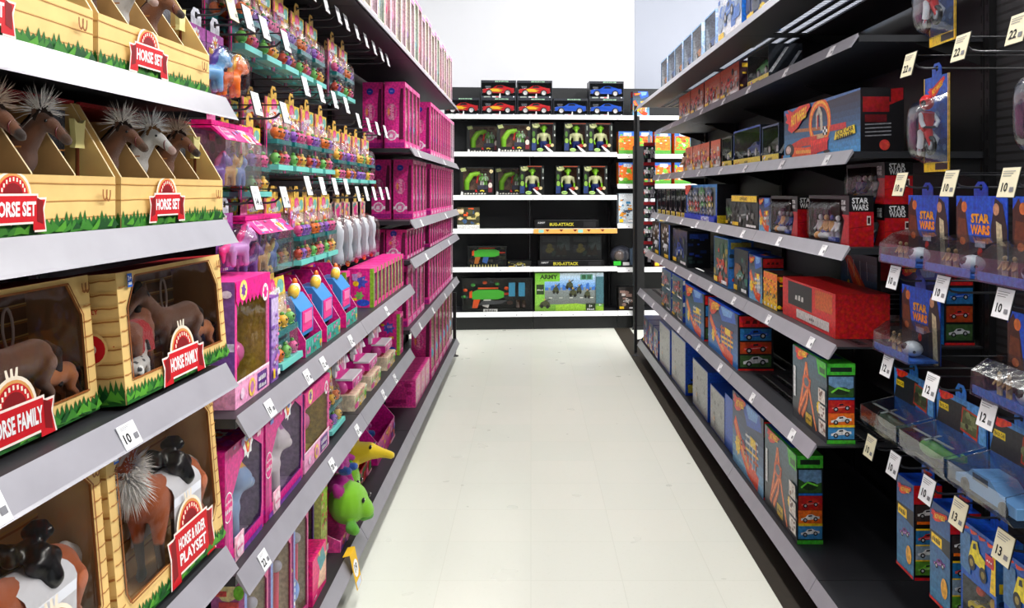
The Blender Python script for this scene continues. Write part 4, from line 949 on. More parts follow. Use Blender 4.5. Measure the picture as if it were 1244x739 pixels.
def track_set(w=.78, h=.2, d=.13):
    def P(F):
        f = F['f']; f.grad(0,0,1,1,(70,160,220),(14,24,44),10); f.poly([(0,.9),(1,.97),(1,1),(0,1)],(60,110,170))
        W, H = f.w, f.h
        f.stroke([(.17,.55),(.5,.5),(.82,.46)],.012,(180,110,60)); f.stroke([(.6,.46),(.85,.46)],.02,(200,40,40))
        f.stroke([(.53+.125*math.cos(a),.6+.37*math.sin(a)) for a in [math.pi*(-.42+1.84*i/20) for i in range(21)]],.03,(236,100,24)); f.stroke([(.53+.125*math.cos(a),.6+.37*math.sin(a)) for a in [math.pi*(-.42+1.84*i/20) for i in range(21)]],.009,(250,180,60))
        f.stroke([(.5,.5),(.5,.75),(.525,.85),(.55,.75),(.56,.45)],.024,(190,186,170)); f.stroke([(.508,.5),(.508,.74)],.012,(190,30,30))
        f.poly([(.45,.4),(.6,.4),(.58,.22),(.5,.2)],(206,176,130))
        for i in range(3):
            for j in range(3): f.rect(.575+.02*i,.36+.05*j,.595+.02*i,.41+.05*j,WHITE if (i+j) % 2 else BLACK)
        f.stroke([(.14,.22),(.3,.3),(.5,.3)],.03,(206,50,24)); f.stroke([(.14,.12),(.35,.09),(.5,.1)],.04,(244,90,20)); f.stroke([(.2,.13),(.44,.105)],.012,(250,170,70))
        f.poly([(.42,.04),(.64,.1),(.64,.32),(.42,.3)],(216,26,24)); f.poly([(.42,.2),(.64,.24),(.66,.3),(.42,.3)],(240,50,40)); f.ell(.1,.18,.075,.13,(24,24,28)); f.ell(.085,.19,.04,.08,(220,190,180)); f.ell(.63,.07,.04,.03,(30,30,34))
        f.poly([(.72,.24),(.96,.3),(.95,.44),(.74,.38)],(230,206,30)); f.text('KICK CAR',.845,.37,wd=.14,ht=.016,col=(20,20,10),ang=.05); f.text('POWER UP',.845,.29,wd=.14,ht=.014,col=(20,20,10),ang=.05)
        flame_logo(f,.23,.76,W*.36,.05); f.rect(.0,0,.12,.09,(40,150,210))
        for k in ('l','r'):
            q = F[k]; q.rect(0,0,1,1,(16,14,18)); q.poly([(.05,.7),(.7,.78),(.7,.98),(.98,1),(.98,.82),(.7,.74),(.05,.64)],(150,14,22)); q.rect(.05,.62,.66,.86,(130,14,20)); q.rect(.1,.46,.6,.58,(90,12,18))
            for i in range(4): q.stroke([(.1,.42-.06*i),(.7,.44-.06*i)],.004,(120,120,126))
            q.disc(.55,.1,.016,(190,60,50))
        F['t'].rect(0,0,1,1,(24,60,110))
    return carton('track_set_box', w, h, d, (14,24,44), P)
def figures(mb, xs, y, z, s, seed, cols):
    rg = random.Random(seed)
    for x in xs:
        c = rg.choice(cols); c2 = rg.choice(cols)
        for k in (-1,1): mb.tube([(x+k*s*.1,y,z),(x+k*s*.09,y,z+s*.42)],[s*.07,s*.085],c2,seg=7); mb.tube([(x+k*s*.15,y,z+s*.72),(x+k*s*.24,y-s*.08,z+s*.5),(x+k*s*.2,y-s*.2,z+s*.4)],[s*.06,s*.055,s*.045],c,seg=7)
        mb.tube([(x,y,z+s*.38),(x,y,z+s*.6),(x,y,z+s*.78)],[s*.12,s*.13,s*.14],c,seg=9); mb.ell((x,y,z+s*.9),(s*.095,s*.1,s*.115),rg.choice(cols),seg=9,rings=7)
def space_box(w=.24, h=.15, d=.11, seed=1):
    """black carton with a clear bagged front of small figures, red wedge on the near side and stacked white title"""
    root = empty('space_figure_box','toy box'); inner = [(.008,.008),(w-.075,.008),(w-.04,h*.5),(w-.06,h-.012),(.008,h-.012)]
    mb = shell(w,h,d,(18,16,18),(50,24,26),inner,[(0,0),(w,0),(w,h*.5),(w,h),(0,h)]); F = faces(mb,w,h,d)
    f = F['f']; f.poly([(1-.07/w,0),(1,0),(1,.62),(1-.055/w,.62),(1-.036/w,.5)],(176,22,30)); f.text('STAR',.88,.86,wd=.034,ht=.014,col=(222,222,224)); f.text('WARS',.88,.74,wd=.034,ht=.014,col=(222,222,224))
    for k in ('l','r'):
        q = F[k]; q.rect(0,0,1,.68,(186,20,28)); q.poly([(0,.34),(.9,.4),(.9,.42),(0,.36)],(140,14,20)); q.text('STAR',.45,.9,wd=.05,ht=.018,col=(230,230,232)); q.text('WARS',.45,.77,wd=.05,ht=.018,col=(230,230,232))
        q.rect(.72,.42,.88,.6,(220,210,206)); q.rect(.75,.45,.85,.57,(60,20,20))
    mb.build('carton',root)
    m = MB(); figures(m,[w*.12,w*.27,w*.42,w*.56],d*.35,.004,.085,seed,[(206,206,210),(60,80,150),(214,170,110),(120,120,126),(236,236,238)]); m.build('figurine',root)
    m = MB(); m.ell((w*.3,d*.25,.02),(.05,.02,.014),(190,192,196),seg=12,rings=6); m.ell((w*.3,d*.25,.034),(.018,.014,.01),(70,90,160)); m.box(w*.45,d*.12,.004,w*.62,d*.3,.02,(60,90,180),'plastic'); m.ell((w*.14,d*.2,.018),(.016,.014,.014),(220,150,60)); m.build('toy_spacecraft',root)
    bubble(w-.08,h-.03,.022,(w-.08)/2+.006,.008,-.001).build('blister',root)
    return root
def space_card(w=.22, h=.19, seed=1):
    """hanging blue card with orange stacked title over a clear tray that juts out at the bottom"""
    def paint(pr):
        pr.grad(0,.0,1,1,(40,30,30),(20,70,190),6); pr.rect(0,.5,1,1,(24,84,206)); pr.poly([(0,.0),(0,.85),(.1,.98),(.2,.8),(.26,.5),(.3,0)],(70,40,30)); pr.ell(.17,.86,.06,.07,(206,110,50)); pr.poly([(.05,.72),(.2,.7),(.24,.4),(.02,.4)],(110,56,30)); pr.ell(.14,.42,.06,.05,(236,120,40))
        pr.poly([(.72,0),(.7,.6),(.78,.98),(.92,.9),(1,.6),(1,0)],(50,40,38)); pr.ell(.8,.84,.055,.075,(206,150,110)); pr.poly([(.8,.7),(.9,.66),(.96,0),(.84,0)],(206,190,150)); pr.poly([(.3,0),(.7,0),(.7,.5),(.3,.5)],(20,22,40)); pr.rect(.4,.36,.6,.44,(190,196,206)); pr.ell(.5,.3,.05,.06,(206,50,30))
        pr.text('STAR',.5,.72,wd=w*.36,ht=h*.12,col=(252,170,30),bold=.05); pr.text('WARS',.5,.58,wd=w*.38,ht=h*.12,col=(252,150,20),bold=.05)
    sh = [(-w/2,-.02-h),(w/2,-.02-h),(w/2,-.02-h*.25),(w*.36,-.02),(-w*.36,-.02),(-w/2,-.02-h*.25)]
    def paint2(pr):
        paint(pr)
    root = empty('space_figure_card','toy pack'); mb = MB(); mb.box(-w/2,0,-.02-h,w/2,.0015,-.02,(20,60,160))
    paint2(Pr(mb,(-w/2,0,-.02-h),(1,0,0),(0,0,1),w,h)); mb.build('card',root); hang_tab(.06,-.02,(20,60,170)).build('hang_tab',root)
    z0, zt, d0 = -.02-h, -.02-h*.5, .085
    c = MB(); A = [(-.001,z0),(-d0,z0+.004),(-d0*.96,z0+h*.30),(-d0*.55,z0+h*.44),(-.001,zt)]
    for i in range(4): c.poly([(-w/2,A[i][0],A[i][1]),(w/2,A[i][0],A[i][1]),(w/2,A[i+1][0],A[i+1][1]),(-w/2,A[i+1][0],A[i+1][1])],WHITE,'tub')
    for x in (-w/2,w/2): c.poly([(x,a,b) for a,b in A],WHITE,'tub')
    c.build('clear_tray',root)
    t = MB(); t.box(-w*.48,-d0*.93,z0+.006,w*.48,-.004,z0+.012,(60,110,200)); t.box(-w*.48,-d0*.955,z0+.008,w*.48,-d0*.935,z0+.026,(70,120,210)); t.build('insert',root)
    m = MB(); figures(m,[-w*.3,-w*.14],-d0*.5,z0+.0125,.05,seed,[(206,170,110),(180,140,90),(230,200,150)]); m.build('figurine',root)
    m = MB(); m.ell((w*.2,-d0*.5,z0+.034),(.03,.026,.021),(226,228,230),seg=14,rings=8); m.ell((w*.2,-d0*.5-.018,z0+.04),(.012,.012,.01),(20,20,24)); m.tube([(w*.08,-d0*.4,z0+.02),(w*.34,-d0*.6,z0+.03)],.004,(60,60,66)); m.build('toy_spacecraft',root)
    return root
def moto_card(w=.12, h=.23, seed=1):
    def paint(pr):
        pr.grad(0,0,1,1,(40,64,110),(20,90,200),6); flame_logo(pr,.5,.86,w*.7,.3); pr.rect(0,0,1,.1,YEL); pr.rect(.45,.02,.95,.09,(30,26,20)); splash(pr,8,[(40,80,160),(90,120,170)],seed,.1,.2,.9,.7,.02); pr.rect(.965,0,1,1,(236,190,40)); pr.rect(0,0,.03,1,(236,190,40))
    root = hangcard('toy_motorcycle_pack',w,h,paint,tab=(20,90,200),back=(230,186,40))
    m = MB(); z0 = -.02-h*.78
    for x, z in ((-.028,z0),(.03,z0+.012)): m.tube([(x+.02*math.cos(a),-.03,z+.02*math.sin(a)) for a in [2*math.pi*i/16 for i in range(16)]],.006,(20,20,22),closed=True,seg=6); m.lathe([(0,-.004),(.012,-.004),(.012,.004),(0,.004)],(x,-.03,z),(200,200,206),'plastic',8,'y')
    m.tube([(-.028,-.03,z0),(-.008,-.03,z0+.035),(.018,-.03,z0+.045),(.032,-.03,z0+.012)],[.004,.01,.012,.006],(210,24,26)); m.ell((.0,-.03,z0+.02),(.018,.012,.014),(150,152,158),'chrome'); m.tube([(.02,-.045,z0+.06),(.02,-.015,z0+.06)],.003,(40,40,44)); m.build('toy_motorcycle',root)
    r_ = MB(); r_.tube([(.0,-.03,z0+.05),(.006,-.03,z0+.08),(.012,-.03,z0+.1)],[.016,.02,.018],(220,26,30)); r_.ell((.012,-.032,z0+.125),(.018,.018,.02),(220,30,34)); r_.ell((.02,-.044,z0+.122),(.008,.006,.008),(20,20,24))
    for k in (-1,1): r_.tube([(.01,-.03+.016*k,z0+.095),(.024,-.03+.022*k,z0+.075),(.022,-.03+.015*k,z0+.062)],.006,(236,236,238)); r_.tube([(.0,-.03+.012*k,z0+.05),(.018,-.03+.02*k,z0+.03),(.004,-.03+.016*k,z0+.008)],.008,(236,236,238))
    r_.build('rider_figure',root)
    bubble(w*.9,h*.72,.065,0,-.02-h*.92,-.002,mat='tub').build('blister',root)
    return root
def vehicle_tub(w=.3, h=.17, seed=1, veh=(120,150,110), kind='heli'):
    """wide hanging blue card with a long clear tub holding a toy vehicle"""
    def paint(pr):
        pr.grad(0,0,1,1,(20,80,170),(70,140,210),6); pr.poly([(.0,.5),(.55,.5),(.62,.92),(.1,.92)],(40,44,48)); flame_logo(pr,.2,.93,w*.3,-.05,False); pr.rect(.06,.72,.26,.82,(236,206,30)); pr.text('TRACK CAR',.16,.77,wd=w*.18,ht=.008,col=BLACK)
        pr.poly([(.5,.55),(.82,.5),(.86,.86),(.54,.9)],(190,60,30)); pr.poly([(.52,.58),(.8,.54),(.83,.84),(.56,.87)],(90,100,60)); splash(pr,10,[(60,90,50),(130,140,90),(60,60,40)],seed,.56,.62,.78,.82,.012); pr.rect(.86,.5,.99,.95,(90,160,220))
    root = hangcard('toy_vehicle_pack',w,h,paint,tab=(30,110,200),back=(20,70,160))
    z0, d0 = -.02-h, .1
    c = MB(); A = [(-.001,z0),(-d0*.85,z0),(-d0,z0+.02),(-d0,z0+h*.36),(-.001,z0+h*.5)]; x0, x1 = -w/2+.004, w/2-.004
    for i in range(4): c.poly([(x0,A[i][0],A[i][1]),(x1,A[i][0],A[i][1]),(x1,A[i+1][0],A[i+1][1]),(x0,A[i+1][0],A[i+1][1])],WHITE,'tub')
    for x in (x0,x1): c.poly([(x,a,b) for a,b in A],WHITE,'tub')
    for i in range(4):                                # rim edges of the tub
        c.tube([(x0,A[i][0],A[i][1]),(x0,A[i+1][0],A[i+1][1])],.0012,(210,214,220),'tub',5); c.tube([(x1,A[i][0],A[i][1]),(x1,A[i+1][0],A[i+1][1])],.0012,(210,214,220),'tub',5)
    c.build('clear_tub',root)
    m = MB(); y, z = -d0*.5, z0+.004
    if kind == 'heli':
        m.ell((-.04,y,z+.03),(.055,.024,.022),veh); m.tube([(0,y,z+.034),(.11,y,z+.045)],[.014,.004],veh); m.ell((-.07,y,z+.034),(.024,.02,.018),(30,36,44)); m.box(.1,y-.003,z+.045,.12,y+.003,z+.06,veh,'plastic')
        for a in (.2,1.77): m.bar((-.04-.09*math.cos(a),y-.03*math.sin(a),z+.056),(-.04+.09*math.cos(a),y+.03*math.sin(a),z+.056),.008,.002,(190,196,190),'plastic')
        m.tube([(-.04,y,z+.05),(-.04,y,z+.058)],.004,(60,60,60)); 
        for k in (-1,1): m.tube([(-.09,y+.02*k,z+.003),(.02,y+.02*k,z+.003)],.003,(50,54,50)); m.tube([(-.05,y+.02*k,z+.003),(-.05,y+.012*k,z+.016)],.002,(50,54,50))
    else:
        m.prism([(-.12,.012),(.12,.012),(.12,.034),(.06,.038),(.02,.06),(-.05,.06),(-.08,.036),(-.12,.03)],y-.03,y+.03,veh,'plastic','y'); 
        for i in range(len(m.v)): m.v[i] = (m.v[i][0],m.v[i][1],m.v[i][2]+z)
        m.box(-.045,y-.031,z+.04,.015,y+.031,z+.055,(50,60,80),'plastic')
        for x in (-.075,.075):
            for k in (-1,1): m.lathe([(0,-.006),(.016,-.006),(.016,.006),(0,.006)],(x,y+.028*k,z+.0165),(30,30,34),'plastic',12,'y')
    m.build('toy_vehicle',root)
    return root
def car_tower(w=.12, h=.25, d=.07, var=1):
    """tall hanging multi-pack of small cars: blue front, stacked car pictures down the side"""
    root = empty('car_multipack','toy box'); t = .03
    mb = MB(); mb.box(0,0,0,w,d,h,(20,50,120)); F = faces(mb,w,h,d); f = F['f']
    f.grad(0,0,1,1,(70,130,170),(40,80,140),8); f.poly([(0,.6),(1,.55),(1,.72),(0,.7)],(24,26,34)); f.rect(.08,.58,.6,.68,YEL); f.text('5 CAR',.34,.63,wd=w*.4,ht=.012,col=BLACK); tiny_car(f,.5,.42,w*.6,(120,50,140),.3); f.ell(.75,.22,.16,.1,(236,170,60)); f.rect(0,0,1,.03,(206,24,26)); flame_logo(f,.5,.88,w*.8,.1)
    for k in ('l','r'):
        q = F[k]; q.rect(0,0,1,1,(18,20,24)); q.rect(0,.8,1,1,(206,22,26)); q.text('HOT',.5,.92,wd=q.w*.6,col=(250,190,40)); q.rect(.06,.62,.94,.79,(60,50,50)); tiny_car(q,.5,.7,q.w*.74,(236,236,238),.1); q.rect(.1,.59,.9,.62,ORANGE)
        for i, (b_, c) in enumerate([((90,150,50),(120,200,60)),((150,170,190),(236,238,240)),((40,120,180),(214,40,36))]): q.rect(.05,.05+.165*i,.95,.2+.165*i,b_); tiny_car(q,.5,.12+.165*i,q.w*.74,c,.12); q.rect(.05,.2+.165*i,.95,.22+.165*i,YEL)
        q.rect(0,0,1,.03,(206,24,26))
    F['t'].rect(0,0,1,1,(20,70,180))
    mb.build('carton',root)
    m = MB(); m.box(w*.2,d*.82,h,w*.8,d*.82+.0015,h+.002,(30,90,200)); 
    hd = hang_tab(.07,-t+.002,(30,100,210)).build('hang_tab',root,(w/2,d*.82,h+t))
    mm = MB(); p = Pr(mm,(w*.5-.03,d*.82-.0005,h+.003),(1,0,0),(0,0,1),.06,.02); flame_logo(p,.5,.5,.05,0,False); mm.build('logo_print',root)
    for o in root.children: o.location = Vector(o.location)-Vector((w/2,d*.82,h+t))
    return root
def truck_pack(w=.15, h=.2, d=.06, var=1):
    """hanging blue carton with a yellow off-road truck picture and a clear lower window"""
    root = empty('toy_truck_pack','toy box'); t = .03; mb = MB(); inner = [(.008,.008),(w-.008,.008),(w-.008,h*.42),(.008,h*.42)]
    mb = shell(w,h,d,(20,90,190),(120,130,140),None); F = faces(mb,w,h,d); f = F['f']
    ring(mb,[(0,0),(w,0),(w,h*.47),(0,h*.47)],inner,0,(20,90,190)); mb.poly([(0,0,h*.47),(w,0,h*.47),(w,0,h),(0,0,h)],(20,90,190))
    for i in range(4): flame_logo(f,.14+.24*i,.94,w*.2,0,False)
    q = lambda P,c: f.poly(P,c)
    q([(.0,.5),(.3,.47),(.3,.9),(0,.9)],(70,120,170)); q([(.85,.47),(1,.47),(1,.9),(.92,.9)],YEL)
    q([(.25,.66),(.7,.62),(.72,.74),(.56,.78),(.5,.88),(.36,.86),(.3,.76)],(236,216,30)); f.ell(.34,.62,.1,.08,(30,26,30)); f.ell(.66,.58,.1,.08,(30,26,30)); f.ell(.34,.62,.05,.04,(150,130,60)); f.ell(.66,.58,.05,.04,(150,130,60)); q([(.38,.78),(.48,.79),(.46,.85),(.4,.84)],(40,50,60)); f.rect(.74,.72,.96,.84,(214,40,60)); f.text('NEW',.85,.78,wd=w*.16,col=WHITE)
    for k in ('l','r'): s = F[k]; s.grad(0,0,1,1,(40,70,120),(60,120,190)); s.rect(.1,.5,.8,.6,(230,200,40)); splash(s,10,[(30,50,90),(120,150,190),(20,30,50)],var,.1,.1,.9,.45,.014)
    F['t'].rect(0,0,1,1,(20,80,190)); mb.build('carton',root)
    link(car_mesh('buggy',(236,216,30),(40,40,44),None),'toy_truck',root,(w*.5,d*.5,.004),(0,0,0),w*.8)
    m = MB(); m.ell((w*.3,d*.4,h*.3),(.014,.01,.012),(220,60,30)); m.ell((w*.7,d*.4,h*.28),(.018,.01,.014),(214,180,60)); m.build('spare_part',root)
    pane(inner,-.001).build('window_pane',root)
    hang_tab(.07,-t,(30,100,210)).build('hang_tab',root,(w/2,d*.8,h+t))
    for o in root.children: o.location = Vector(o.location)-Vector((w/2,d*.8,h+t))
    return root
def clear_car_box(w=.16, h=.14, d=.1, car=(60,170,60), base=(30,70,160), key='g', kind='car'):
    """clear-fronted carton with a toy car in it"""
    root = empty('window_car_box','toy box'); mb = shell(w,h,d,base,(60,64,72) if not key.startswith('pale') else (206,222,238),[(.006,.03),(w-.006,.03),(w-.006,h-.008),(.006,h-.008)]); F = faces(mb,w,h,d)
    F['f'].rect(0,0,1,.03/h,(230,206,60)); F['f'].text('CARS',.5,.015/h,ht=.014,col=BLACK); splash(F['f'],6,[(206,40,30),WHITE,BLUE],len(key),.05,.03,.3,.16,.008)
    for k in ('l','r') if key.startswith('pale') else (): F[k].rect(0,0,1,1,(190,214,238)); F[k].rect(.8,0,1,1,(40,110,210)); splash(F[k],8,[WHITE,(150,190,230)],5,.05,.1,.75,.9,.02)
    for k in ('l','r') if not key.startswith('pale') else (): F[k].rect(0,0,1,1,(34,40,50)); F[k].poly([(0,.2),(.5,.9),(.6,.9),(.1,.2)],(206,210,216)); F[k].poly([(.4,.1),(.9,.8),(1,.8),(.5,.1)],(206,210,216)); F[k].rect(.1,.02,.9,.14,ORANGE)
    ba = back_art(w,h,d,mb); ba.grad(0,0,1,1,(60,70,80) if not key.startswith('pale') else (190,210,230),(150,160,170) if not key.startswith('pale') else (226,238,248)); splash(ba,10,[(90,100,110),(30,40,60),(190,196,200)],3,.05,.1,.95,.9,.02)
    mb.build('carton',root); link(car_mesh('cc_'+key,car,car,None,False),'toy_car',root,(w/2,d*.42,.034),(0,0,0),min(w*.8,.2))
    m = MB(); m.box(w*.1,d*.15,.004,w*.9,d*.75,.0335,(40,44,52),'plastic'); m.build('insert',root)
    pane([(.006,.03),(w-.006,.03),(w-.006,h-.008),(.006,h-.008)],.001).build('window_pane',root)
    return root
def rocket_box(w=.3, h=.24, d=.13):
    def P(F):
        f = F['f']; f.grad(0,0,1,1,(50,150,220),(40,50,60),8); f.poly([(.1,.95),(.3,.95),(.9,.3),(1,.08),(.75,.0),(.5,.3)],(214,70,30)); f.poly([(.2,.9),(.28,.9),(.8,.32),(.72,.26)],(250,140,70)); f.poly([(.62,.42),(.74,.46),(.92,.22),(.84,.14)],(30,50,130)); f.poly([(.74,.0),(1,.05),(1,.12),(.9,.14)],(226,30,24))
        for i in range(4): f.stroke([(.2+.18*i,.9),(.22+.18*i,.62)],.004,(190,196,200))
        f.rect(.12,.34,.3,.5,(220,190,40)); f.star(.24,.52,.014,YEL,7); f.text('2-IN-1',.21,.42,wd=.04,col=(60,40,10)); F['l'].rect(0,0,1,1,(20,20,24))
        q = F['r']; q.rect(0,0,1,1,(22,22,26)); q.rect(0,.0,1,.05,(200,20,24)); q.rect(.1,.66,.9,.96,(150,16,22)); q.rect(.1,.5,.9,.6,(60,60,64)); q.rect(.3,.07,.7,.16,(230,200,206))
        for i in range(4): q.stroke([(.15,.46-.07*i),(.85,.46-.07*i)],.004,(120,120,126))
    return carton('launcher_set_box',w,h,d,(24,30,44),P)
# ------------------------------------------------------------------ end-wall packages
def muscle_car_box(w=.33, h=.165, d=.17, body=RED, key='red', flame=YEL):
    root = empty('muscle_car_box','toy box'); b = .006
    inner = [(b,.018),(w-b,.018),(w-b,h-.022),(b,h-.022)]
    mb = shell(w,h,d,(24,28,38),(16,18,26),inner,cols={'t': (30,34,44)}); f = faces(mb,w,h,d)['f']
    f.rect(.0,0,1,.018/h,(40,46,56)); f.rect(.08,.02,.26,.085,(150,160,150)); f.rect(.32,.02,.52,.09,(206,206,210)); f.rect(.42,.03,.5,.08,(206,60,60)); f.disc(.93,.06,.006,(220,224,230)); f.rect(.4,.9,.78,.965,(150,190,160)); f.text('MUSCLE CAR',.59,.932,wd=w*.3,ht=.008,col=(20,30,26))
    mb.build('carton',root); link(car_mesh('mc_'+key,body,WHITE if key == 'red' else (120,170,230),flame),'toy_car',root,(w*.5,d*.45,.02),(0,0,0),w*.9)
    m = MB(); m.box(.01,d*.1,.004,w-.01,d*.8,.0195,(18,20,26),'plastic'); m.build('plinth',root)
    pane(inner,.001).build('window_pane',root)
    m = MB(); m.prism([(w*.515,.001),(w*.565,.001),(w*.55,.04),(w*.53,.04)],-.0035,-.0015,WHITE,ax='y'); m.build('pull_tab',root)
    return root
def ghoul_box(w=.228, h=.285, d=.12, seed=1):
    root = empty('ghoul_figure_box','toy box'); inner = [(.05,.035),(w-.03,.035),(w-.03,h-.02),(.05,h-.02)]
    mb = shell(w,h,d,(20,22,20),(96,62,46),inner); f = faces(mb,w,h,d)['f']
    f.poly([(.03,.93),(.3,.98),(.36,.88),(.2,.8),(.05,.84)],(150,160,100)); splash(f,8,[(190,190,140),(110,120,80)],seed,.04,.8,.2,.96,.012); f.ell(.09,.62,.06,.1,(70,110,40)); f.ell(.1,.4,.075,.09,(130,170,70)); f.poly([(.0,.08),(.18,.08),(.2,.32),(0,.32)],(40,60,110)); f.ell(.36,.1,.13,.06,(170,210,120)); f.text('ZOMBIE',.36,.1,wd=w*.17,col=(20,40,20))
    f.poly([(.52,.24),(.62,.22),(.9,.04),(.84,.0),(.7,.06)],(236,236,232)); f.poly([(.56,.26),(.7,.16),(.8,.22),(.74,.3)],(150,40,30)); f.disc(.86,.25,.016,(206,190,140)); f.rect(.93,.55,.985,.62,(190,196,190)); f.rect(.93,.75,.985,.9,(130,140,130)); f.rect(.3,.955,.9,.985,(150,60,30))
    for k in ('l','r'): splash(faces(mb,w,h,d)[k],14,[(60,80,40),(40,44,40),(110,140,60)],seed,.05,.05,.95,.95,.02)
    ba = back_art(w,h,d,mb); ba.grad(0,0,1,1,(60,46,36),(124,80,58)); splash(ba,12,[(60,70,50),(90,60,50),(40,60,40)],seed+2,.05,.3,.95,.9,.03)
    mb.build('carton',root); link(ghoul_mesh('ghoul'),'ghoul_figure',root,(w*.52,d*.45,.006),(0,0,0),h*.95)
    pane(inner,.001).build('window_pane',root)
    return root
def arm_box(w=.318, h=.27, d=.12, seed=1):
    root = empty('slime_arm_set_box','toy box'); inner = [(.03,.055),(w-.03,.055),(w-.03,h-.012),(.03,h-.012)]
    mb = shell(w,h,d,(22,24,22),(150,118,100),inner); f = faces(mb,w,h,d)['f']
    f.poly([(.01,.94),(.16,.98),(.2,.86),(.05,.83)],(160,170,110)); f.rect(.06,.03,.8,.1,(60,60,58)); f.text('CREATURE HAND SET',.46,.075,wd=w*.66,ht=.016,col=(228,228,214)); f.poly([(.02,.02),(.1,.02),(.1,.12),(.05,.16)],(230,230,226)); f.disc(.93,.85,.018,(206,190,140)); f.poly([(.45,.14),(.52,.12),(.5,.2),(.46,.21)],(200,30,30)); f.stroke([(.6,.16),(.66,.19),(.72,.15)],.012,(230,210,60))
    f.ell(.9,.36,.06,.1,(214,200,190)); f.ell(.9,.52,.045,.06,(60,30,40)); f.rect(.84,.12,.96,.28,(120,40,50))
    ba = back_art(w,h,d,mb); ba.grad(0,0,1,1,(150,110,92),(176,150,130)); splash(ba,10,[(140,100,90),(190,160,140),(120,90,80)],seed,.2,.2,.95,.95,.03)
    mb.build('carton',root)
    a = B('arm',lambda: blob('arm',[((0,0,0),(.0,0,.09),.022,.026,(130,206,40)),((0,0,.09),(.04,0,.15),.026,.024,(150,220,50)),((.04,0,.15),(.085,0,.165),.022,.02,(150,220,50)),((.085,0,.165),(.115,0,.16),.009,.007,(150,220,50)),((.085,0,.17),(.112,0,.178),.009,.007,(150,220,50)),((.075,0,.15),(.095,0,.138),.009,.007,(150,220,50))],.006,'plastic',2))
    link(a,'creature_arm',root,(w*.2,d*.45,.03),(0,0,0),1.1)
    m = MB(); figures(m,[w*.66,w*.76],d*.4,.1,.11,seed,[(120,190,90),(190,220,190),(206,214,210)]); m.build('figurine',root)
    m = MB(); m.tube([(w*.5,d*.4,.12),(w*.54,d*.4,.19)],.009,(206,50,40)); m.box(w*.52,d*.3,.06,w*.86,d*.7,.099,(70,70,90),'plastic'); m.build('tool',root)
    pane(inner,.001).build('window_pane',root)
    return root
def bug_box(w=.6, h=.055, d=.2, body=True):
    root = empty('blaster_set_box','toy box'); mb = MB(); H = h if not body else .3
    lip = .06
    mb.box(0,0,0,w,d,lip if body else h,(14,14,15)); f = Pr(mb,(0,0,0),(1,0,0),(0,0,1),w,lip if body else h)
    f.poly([(.03,.2),(.17,.5),(.17,.85),(.03,.85)],(30,30,32)); f.text('X-SHOT',.1,.68,wd=w*.11,ht=.016,col=(230,230,232),shear=.4); f.text('BUG-ATTACK',.42,.5,wd=w*.38,ht=.03,col=(206,196,60),bold=.04); f.rect(.76,.2,.95,.8,(40,40,42)); f.stroke([(.03,.96),(.97,.96)],.002,(90,90,94))
    mb.build('carton',root)
    if body:
        m = MB(); m.box(.02,.03,lip,w-.02,d,H,(22,23,24)); p = Pr(m,(.02,.03,lip),(1,0,0),(0,0,1),w-.04,H-lip)
        for u in (.04,.54):
            p.rect(u,.72,u+.22,.94,(38,40,40)); p.rect(u+.24,.4,u+.44,.94,(42,48,48)); p.rect(u,.3,u+.2,.6,(32,34,36)); splash(p,12,[(60,56,30),(46,52,52),(30,40,36)],7,u+.05,.1,u+.42,.7,.03); p.poly([(u+.2,.2),(u+.26,.6),(u+.3,.3),(u+.36,.65),(u+.4,.2)],(30,26,22))
        m.build('inner_carton',root)
    return root
